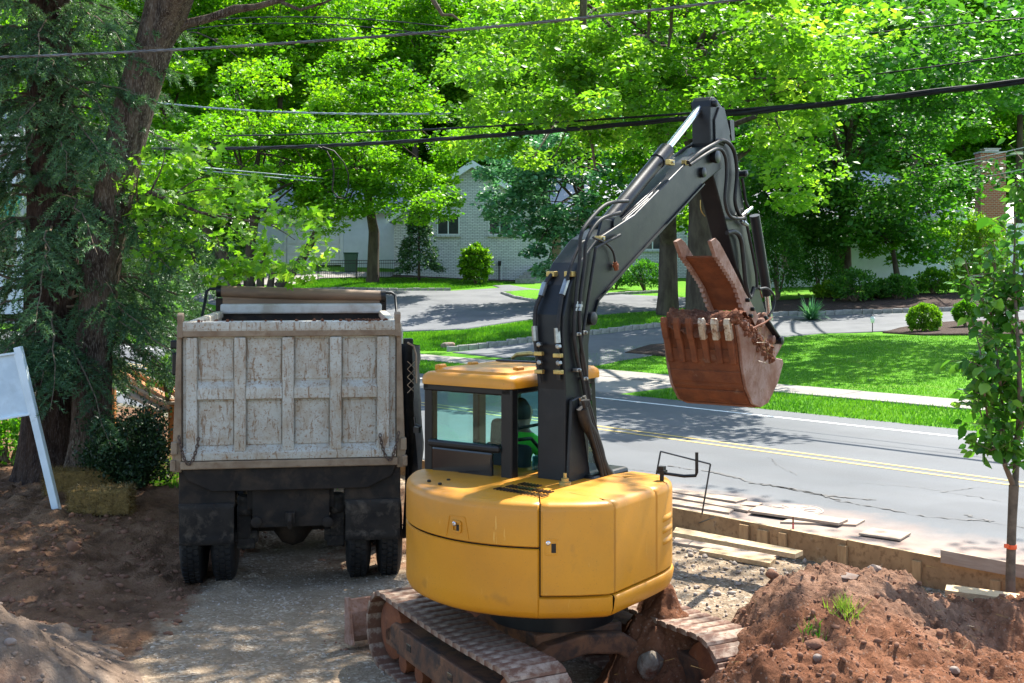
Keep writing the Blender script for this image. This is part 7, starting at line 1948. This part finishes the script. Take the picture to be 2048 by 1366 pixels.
# single larger stones
def onm(px, py, f):
    for Y in np.linspace(6.8, 16, 900):
        w = W(px, py, Y)
        if w[2] <= f(w[0], w[1]): return w
    return w
for i, (px, py, f, rad, mt, lb) in enumerate(((1750, 1137, hz_r, (.075, .055, .045), 'rock', 'grey broken concrete lump on top of the right mound'), (1700, 1152, hz_r, (.10, .07, .03), 'rock', 'flat pinkish stone lying left of the concrete lump on the mound'), (1635, 1316, hz_r, (.035, .03, .03), 'rock', 'small round pebble low on the right mound'),
                                               (1910, 1340, hz_r, (.04, .035, .03), 'rock', 'rounded stone at the lower right corner of the mound'), (1545, 1150, hz_r, (.06, .05, .05), 'clod', 'square soil lump on the left shoulder of the right mound'), (147, 1098, lambda x, y: ground_z(x, y), (.10, .09, .12), 'clod', 'upright soil lump on the dark bank below the leaning sign'),
                                               (1630, 1290, hz_r, (.085, .06, .05), 'clod', 'large soil clod in the middle foreground of the right mound'), (20, 1285, hz_l, (.05, .04, .035), 'rock', 'stone at the foot of the left mound'))):
    w = onm(px, py, f); rock('stone', lb, tuple(w), rad, mt, 60 + i)
w = onm(1300, 1322, hz_t); MT['rough_concrete'] = M('rough_broken_concrete', (.27, .23, .18), (.15, .12, .09), rough=.95, scale=14, stops=(.35, .65), bmp=1.0, bscale=30, bdist=.03, spec=.1, dirt=(.14, .06, .035), dscale=5, dstops=(.5, .62))
o = rock('concrete_chunk', '', (w[0], w[1], w[2] - .02), (.10, .13, .16), 'rough_concrete', 91); o.rotation_euler = (.3, .4, -.3); tag(o, 'slab of broken concrete standing in the red soil before the right track', 'concrete')
# grass tufts on the mound
def tuft(label, px, py, f, n, L, sp, mat='grass_dry'):
    w = onm(px, py, f); o = strap = None
    root = empty('grass_tuft', tuple(w), 0, label, 'grass', None)
    X = r.normal(0, sp[0], n); Y = r.normal(0, sp[1], n); Z = np.array([f(w[0] + a, w[1] + b) - w[2] for a, b in zip(X, Y)]) - .01
    blades('blades', X, Y, Z, L, .004, MT[mat], r, 1.2, root)['kind'] = 'stuff'
tuft('thin grass tuft hanging on the middle of the right mound', 1690, 1222, hz_r, 150, .10, (.055, .05))
tuft('yellow-green sod strip on the upper right mound', 1830, 1150, hz_r, 260, .075, (.10, .05))
tuft('greener sod end lying below the yellow-green strip', 1868, 1170, hz_r, 150, .07, (.05, .04), 'grass_dry')
tuft('tiny grass sprig low on the right mound', 1628, 1268, hz_r, 60, .07, (.04, .04), 'grass')
sg = tag(straws('dry_stalks', (2.9, 9.3, .75), 160, .12, .0022, MT['straw_blade'], None, .5, .5, None, (2.2, 1.2, .15)), 'dry stalks on the soil', kind='stuff')

# ------------------------------------------------------------------ formwork, lumber, shovel
MT['stake'] = M('stained_stake', (.40, .25, .12), (.30, .18, .085), rough=.75, scale=4, stretch=(6, 6, 1), spec=.2)
fwk = empty('formwork', (*RT(P_FORM, 6), 0), math.atan2(dy_, dx), 'plywood formwork boards staked along the edge of the road', 'formwork')
def fwx(t, off=0, z=0): return (t - 6, -off, z)     # local x runs along the road; +off leans to the site side... 
for i, (t0, t1, zt, mt) in enumerate(((-4, 3.05, .53, 'plywood'), (3.06, 7.2, .53, 'plywood'), (7.21, 11.6, .52, 'plywood'), (11.61, 16, .51, 'plywood'))):
    m_ = MB(); m_.box2((t0 - 6, -.02, .02), (t1 - 6, .02, zt)); m_.build('form_board', MT[mt], fwk, bevel=.004)
    m_ = MB(); m_.box2((t0 - 6, -.022, zt), (t1 - 6, .022, zt + .006)); m_.build('board_edge', MT['wood'], fwk)
m_ = MB(); m_.box2((-4 - 6, .05, .50), (.08, .09, .63)); m_.build('upper_board', MT['wood_grey'], fwk, bevel=.004)
for px, w, zt in ((1493, .13, .49), (1530, .15, .47), (1570, .10, .48), (1690, .11, .47), (1838, .10, .46), (1995, .10, .42)):
    Y = P_FORM / (nx * (px - CX) / F + ny); t = PT((px - CX) / F * Y, Y)[1]
    m_ = MB(); m_.box2((t - 6 - w / 2, .022, -.05), (t - 6 + w / 2, .062, zt)); m_.build('stake', MT['stake'], fwk, bevel=.005)
st = MB(); q = GPr(1593, 1060); q = (q[0], q[1]); st.tube([(0, 0, -.15), (0, 0, .16)], .009, 8); so_ = st.build('rebar_stake', MT['rust_soil'], None); so_.location = (*RT(P_FORM + .06, PT(*q)[1]), ROAD_Z)
so_['label'] = 'short steel stake with red paint behind the formwork'; so_['category'] = 'stake'
m_ = MB(); m_.tube([(0, 0, -.02), (0, 0, .09)], .0105, 8); m_.build('red_band', MT['red_paint'], so_)
# bent rod frame by the formwork
rf0 = MB(); Yr = 14.4; rf0.tube([W(1308, 975, 15.2), W(1321, 904, 15.2), W(1322, 903, 15.2)], .011, 6); rf0.tube([W(1322, 903, 15.2), W(1420, 928, Yr)], .011, 6); rf0.tube([W(1421, 928, Yr), W(1404, 1028, Yr)], .010, 6)
tag(rf0.build('bent_rod', MT['iron'], None), 'thin black rod bent into a frame standing by the formwork', 'rod')
# boards lying on the road edge; corners from the photograph at road height
def board(name, label, quad, z, th, mat, group):
    P = []
    for px, py in quad:
        Y = (H - z - th) * F / (py - HY); P.append(((px - CX) / F * Y, Y, z + th))
    c = np.mean(P, 0); c[2] = z
    P = np.array(P) - c; m_ = MB(); m_.add([tuple(p) for p in P] + [(p[0], p[1], p[2] - th) for p in P], [(0, 1, 2, 3), (7, 6, 5, 4), (0, 4, 5, 1), (1, 5, 6, 2), (2, 6, 7, 3), (3, 7, 4, 0)])
    o = m_.build(name, MT[mat], None, bevel=.003); o.location = c; tag(o, label, 'board', group)
    return o
g1 = 'boards lying along the road edge'
board('plank', 'farthest thin plank on the road edge, ending nearest the road', [(1300, 976), (1472, 1003), (1495, 997), (1320, 972)], ROAD_Z, .025, 'wood_grey', g1)
board('plank', 'wide pale plank beside the bent rod', [(1300, 985), (1495, 1021), (1507, 1015), (1310, 979)], ROAD_Z + .004, .03, 'wood_grey', g1)
board('plank', 'plank nearest the formwork by the rod, with a red smear', [(1300, 1000), (1458, 1025), (1468, 1018), (1310, 992)], ROAD_Z, .025, 'wood_grey', g1)
board('plank', 'short board end behind the wide pale plank', [(1480, 1009), (1513, 1011), (1526, 1006), (1492, 1001)], ROAD_Z, .02, 'wood_grey', g1)
board('plank', 'long pale plank right of the manhole cover', [(1498, 1021), (1677, 1046), (1696, 1038), (1516, 1010)], ROAD_Z + .026, .03, 'wood_grey', g1)
board('plank', 'short board under the end of the long pale plank', [(1560, 1043), (1712, 1049), (1730, 1039), (1600, 1030)], ROAD_Z, .025, 'wood_grey', g1)
board('plank', 'squarish plywood board lying alone near the grey upper form board', [(1717, 1066), (1800, 1078), (1822, 1065), (1745, 1055)], ROAD_Z + .012, .022, 'wood_grey', g1)
g2 = 'timber lying on the gravel'
for nm, lb, qd, mt in (('timber', 'long timber lying nearest the formwork on the gravel', [(1345, 1064), (1590, 1108), (1606, 1101), (1352, 1054)], 'wood'), ('timber', 'middle timber running under the mound edge', [(1345, 1084), (1545, 1115), (1560, 1106), (1352, 1073)], 'wood_grey'), ('timber', 'short pale plank lying closest to the mound', [(1398, 1101), (1540, 1126), (1552, 1115), (1408, 1095)], 'wood'),
                       ('timber', 'pale plank at the foot of the young pear tree', [(1890, 1180), (2120, 1210), (2120, 1198), (1893, 1168)], 'wood')):
    Yc = (H - .2) * F / (np.mean([q_[1] for q_ in qd]) - HY); z_ = ground_z((np.mean([q_[0] for q_ in qd]) - CX) / F * Yc, Yc)
    board(nm, lb, qd, z_ + .01, .05, mt, g2)
sv = empty('shovel', (0, 0, 0), 0, 'pale steel shovel lying against the formwork', 'shovel')
q = GP(1375, 1052); sv.location = tuple(q)
m_ = MB(); m_.tube(rel([GP(1345, 1046) + (0, 0, .06), GP(1372, 1050) + (0, 0, .06), GP(1395, 1058) + (0, 0, .07), GP(1408, 1060) + (0, 0, .06)], sv), .018, 8); m_.build('handle', MT['tarp_white'], sv, smooth=60)
a = GP(1408, 1060) + (0, 0, .05); b = GP(1440, 1050) + (0, 0, .06); d_ = (b - a); n_ = np.array([-d_[1], d_[0], 0]); n_ /= np.linalg.norm(n_); Pg = []
for u in np.linspace(0, 1, 6): Pg.append([tuple(rel(a + d_ * u + n_ * v * .10 + np.array([0, 0, .03 * abs(v) ** 2 + .02]), sv)) for v in np.linspace(-1, 1, 7)])
m_ = MB(); m_.grid(np.array(Pg)); o = m_.build('blade', MT['zinc'], sv, smooth=60); o.modifiers.new('t', 'SOLIDIFY').thickness = .004
q = GPr(1588, 1020); mh = empty('manhole_cover', (q[0], q[1], ROAD_Z + .004), 0, 'round iron manhole cover in the dusty road edge', 'manhole cover')
MT['iron_dusty'] = M('dusty_iron', (.32, .24, .19), (.22, .19, .17), rough=.8, scale=8, spec=.2)
m_ = MB(); m_.lathe((0, 0, -.01), (0, 0, 1), [(.36, 0), (.36, .014), (.335, .014), (.33, .008)], 40); m_.build('frame', MT['iron_dusty'], mh)
m_ = MB(); m_.lathe((0, 0, -.01), (0, 0, 1), [(.32, 0), (.32, .013), (.02, .014)], 40); m_.build('lid', MT['iron_dusty'], mh)
for k in range(10):
    m_ = MB(); a = k * math.pi / 5; m_.box((.2 * math.cos(a), .2 * math.sin(a), .006), (.14, .02, .006), Matrix.Rotation(a, 3, 'Z')); m_.build('rib', MT['iron_dusty'], mh)

# ------------------------------------------------------------------ young tree on the right
r = np.random.default_rng(77)
yb = W(2022, 1195, 11.2); yt = empty('young_pear_tree', tuple(yb), 0, 'young pear tree with an orange ribbon on its slim trunk', 'tree')
PX = lambda x, y, Y=11.2: rel(W(x, y, Y), yt)
V, Fq = trunk_mesh([PX(2021, 1215), PX(2021, 1150), PX(2024, 1050), PX(2028, 970)], [.046, .043, .041, .046], n=14, rough=.05, seed=2); fast_mesh('trunk', V, Fq, MT['twig'], yt, smooth=True)
mb = MB(); mains = []
for L, r0 in (([(2028, 975), (2010, 930), (2008, 860), (2000, 760), (1985, 640), (1990, 520)], .028), ([(2030, 975), (2034, 900), (2040, 800), (2036, 680), (2028, 560), (2030, 440), (2035, 350)], .032), ([(2032, 880), (2060, 800), (2090, 690), (2105, 560), (2100, 440)], .024),
              ([(2008, 860), (1978, 860), (1968, 780), (1960, 700), (1945, 640)], .014), ([(2010, 900), (1985, 880), (1962, 830), (1950, 760)], .012), ([(2036, 700), (2010, 620), (1995, 570), (1990, 520)], .014), ([(2034, 620), (2060, 500), (2065, 400), (2055, 330)], .016), ([(2000, 760), (1960, 740), (1935, 720), (1925, 735)], .008), ([(2040, 800), (2080, 770), (2130, 690)], .014), ([(1990, 640), (1965, 600), (1940, 560), (1930, 520)], .009), ([(2030, 905), (2010, 890), (1985, 900), (1968, 905)], .007)):
    pts = [PX(x, y, 11.2 + r.normal(0, .18) * (i > 0)) for i, (x, y) in enumerate(L)]; mb.tube(pts, list(np.linspace(r0, .004, len(pts))), 7); mains.append(np.array(pts))
LP, LD = [], []
for A in mains:
    s = np.r_[0, np.cumsum(np.linalg.norm(np.diff(A, axis=0), axis=1))]
    for q in np.arange(.25 if len(A) > 4 else .05, s[-1], .058):
        p = np.array([np.interp(q, s, A[:, i]) for i in range(3)]); a = r.uniform(0, 6.28); L_ = r.uniform(.08, .32)
        e = p + np.array([math.cos(a) * L_ * .8, math.sin(a) * L_ * .8, L_ * r.uniform(.0, .8)]); mb.tube([p, (p + e) / 2 + r.normal(0, .01, 3), e], [.005, .004, .002], 4)
        k = r.integers(5, 10)
        for u in np.linspace(.15, 1, k): LP.append(p + (e - p) * u + r.normal(0, .028, 3)); LD.append([math.cos(a) + r.normal(0, .7), math.sin(a) + r.normal(0, .7), -.75 + r.normal(0, .35)])
mb.build('limbs', MT['twig'], yt, smooth=60)
V, Fa, ti = leaves(np.array(LP), .10, OVAL, r, up=.7, spread=.8, dirs=np.array(LD), tint=r.normal(.42, .24, len(LP)))
fast_mesh('crown', V, Fa, MT['leaf_young'], yt, attrs={'tint': ti}); print('young leaves', len(LP))
m_ = MB(); m_.lathe(tuple(PX(2023, 1093)), (0, 0, 1), [(.047, -.02), (.0485, 0), (.047, .02)], 18); m_.box(tuple(PX(2013, 1092, 11.14)), (.04, .02, .035)); m_.build('ribbon', MT['orange_band'], yt)

# ------------------------------------------------------------------ sign, straw bales, things by the left trees
SGY = 16.6
sb0 = W(113, 1015, SGY); sgn = empty('leaning_sign', (sb0[0], sb0[1], ground_z(sb0[0], sb0[1])), 0, 'blank pale sign board on leaning white posts at the left edge', 'sign')
PXs = lambda x, y, d=0: Vector(rel(W(x, y, SGY + d), sgn))
m_ = MB(); m_.beam(PXs(114, 1022), PXs(36, 694), .10, .10, up=(0, 1, 0)); m_.build('post', MT['white_paint'], sgn, bevel=.008)
m_ = MB(); m_.beam(PXs(-150, 1040), PXs(-228, 722), .10, .10, up=(0, 1, 0)); m_.build('post', MT['white_paint'], sgn, bevel=.008)
MT['sign_panel'] = M('pale_blue_sign_panel', (.55, .66, .72), (.42, .52, .58), rough=.45, scale=2.2, dirt=(.32, .38, .40), dscale=2.5, dstops=(.55, .9))
pn = MB(); q = [PXs(-196, 740, -.02), PXs(32, 706, -.02), PXs(62, 828, -.02), PXs(-168, 866, -.02)]; pn.add(q + [p + Vector((0, .035, 0)) for p in q], [(0, 1, 2, 3), (7, 6, 5, 4), (0, 4, 5, 1), (1, 5, 6, 2), (2, 6, 7, 3), (3, 7, 4, 0)]); pn.build('sign_panel', MT['sign_panel'], sgn, bevel=.004)
for a, b in ((q[0], q[1]), (q[3], q[2])): m_ = MB(); m_.beam(a + Vector((0, -.015, 0)), b + Vector((0, -.015, 0)), .03, .05, up=(0, 1, 0)); m_.build('frame_strip', MT['white_paint'], sgn, bevel=.005)
m_ = MB(); m_.beam(q[1] + Vector((-.01, -.02, 0)), q[2] + Vector((-.01, -.02, 0)), .03, .025, up=(0, 1, 0)); m_.build('frame_strip', MT['white_paint'], sgn, bevel=.005)
r = np.random.default_rng(88)
def bale(label, px, py, Y, L, rz, hgt=.36, dp=.46):
    w = W(px, py, Y); z = ground_z(w[0], w[1]); root = empty('straw_bale', (w[0], w[1], z - .02), rz, label, 'straw bale', 'straw bales under the trees')
    m_ = MB(); m_.box((0, 0, hgt / 2), (L, dp, hgt)); o = m_.build('straw_block', MT['straw'], root, bevel=.05, seg=3)
    n = 4200; f_ = r.integers(0, 5, n); P = np.zeros((n, 3)); Nn = np.zeros((n, 3)); h = np.array([L / 2, dp / 2, hgt / 2])
    for k, (ax, s) in enumerate(((0, 1), (0, -1), (1, 1), (1, -1), (2, 1))):
        m = f_ == k; q = r.uniform(-1, 1, (m.sum(), 3)) * h; q[:, ax] = s * h[ax]; P[m] = q; Nn[m, ax] = s
    P[:, 2] += hgt / 2; d = r.normal(0, 1, (n, 3)) + Nn * .35; d /= np.linalg.norm(d, axis=1)[:, None]; s_ = np.cross(d, Nn + .01); s_ /= np.linalg.norm(s_, axis=1)[:, None] + 1e-9
    l = r.uniform(.03, .09, n)[:, None]; V = np.stack([P - s_ * .0035, P + s_ * .0035, P + d * l + Nn * .012], 1).reshape(-1, 3)
    fast_mesh('stalks', V, np.arange(3 * n).reshape(-1, 3), MT['straw_blade'], root, attrs={'tint': np.repeat(np.clip(r.normal(.45, .22, n), 0, 1), 3)})['kind'] = 'stuff'
    for x in (-L * .22, L * .22):
        m_ = MB(); m_.tube([(x, -dp / 2 - .004, .02), (x, -dp / 2 - .004, hgt + .004), (x, dp / 2 + .004, hgt + .004), (x, dp / 2 + .004, .02)], .004, 5); m_.build('twine', MT['straw'], root)
bale('nearer straw bale lying right of the leaning sign post', 203, 1003, 16.4, .80, .16, .34, .42)
bale('straw bale behind, closer to the big tree trunks', 160, 968, 17.7, .95, .22, .36, .40)
# orange steel beams of a trailer behind the trees
ob = empty('steel_ramps', (*W(300, 800, 21)[:2], 0), 0, 'rusty orange steel beams slanting beside the truck at the road edge', 'ramp')
PXo = lambda x, y, Y: Vector(rel(W(x, y, Y), ob))
for a, b, w, h_, mt in (((218, 738), (345, 812), .10, .22, 'orange_steel'), ((245, 735), (372, 800), .08, .14, 'orange_steel'), ((215, 762), (330, 822), .22, .06, 'wood_grey'), ((232, 750), (352, 806), .30, .05, 'wood_grey'), ((290, 826), (375, 800), .12, .16, 'orange_steel'), ((300, 790), (385, 770), .10, .12, 'orange_steel')):
    m_ = MB(); m_.beam(PXo(*a, 23.0), PXo(*b, 20.5 if b[0] < 360 else 21.5), w, h_); m_.build('beam', MT[mt], ob, bevel=.01)
for x, y in ((345, 815), (300, 826), (225, 745)):
    a = PXo(x, y, 21 if x > 250 else 23); m_ = MB(); zg = ground_z(a.x + ob.location.x, a.y + ob.location.y); m_.box2((a.x - .06, a.y - .06, zg), (a.x + .06, a.y + .06, a.z)); m_.build('support_leg', MT['orange_steel'], ob)
pf = GP(290, 905); pfo = empty('purple_pot', tuple(pf), 0, 'tiny purple pot on the grass beside the juniper', 'pot'); m_ = MB(); m_.lathe((0, 0, -.02), (0, 0, 1), [(.05, 0), (.06, .14), (.065, .15), (.065, .17), (.055, .17), (.05, .12)], 14); m_.build('pot', MT['purple'], pfo)
n = 9000; X = r.normal(-5.6, .9, n); Y = r.normal(18.6, .9, n); p, t = PT(X, Y); k = (p < 11.3) & (p > 8.2); X, Y = X[k], Y[k]
tag(blades('bank_grass', X, Y, site_z(X, Y), .09, .006, MT['grass'], r), 'grass patch behind the straw bales', kind='stuff')
bush('ground_shrub', 'small bright leafed sapling beside the truck bed corner', (*W(335, 760, 20.5)[:2], W(335, 790, 20.5)[2]), (.33, .3, .34), 'leaf_light', r, 500, .09, lumpy=.3, inner=.3)
bush('ground_shrub', 'low green bush behind the sign, left of the spruce trunk', at(20, 905, 20.5), (.9, .6, .42), 'leaf_mid', r, 2600, .07, lumpy=.3, inner=.4)
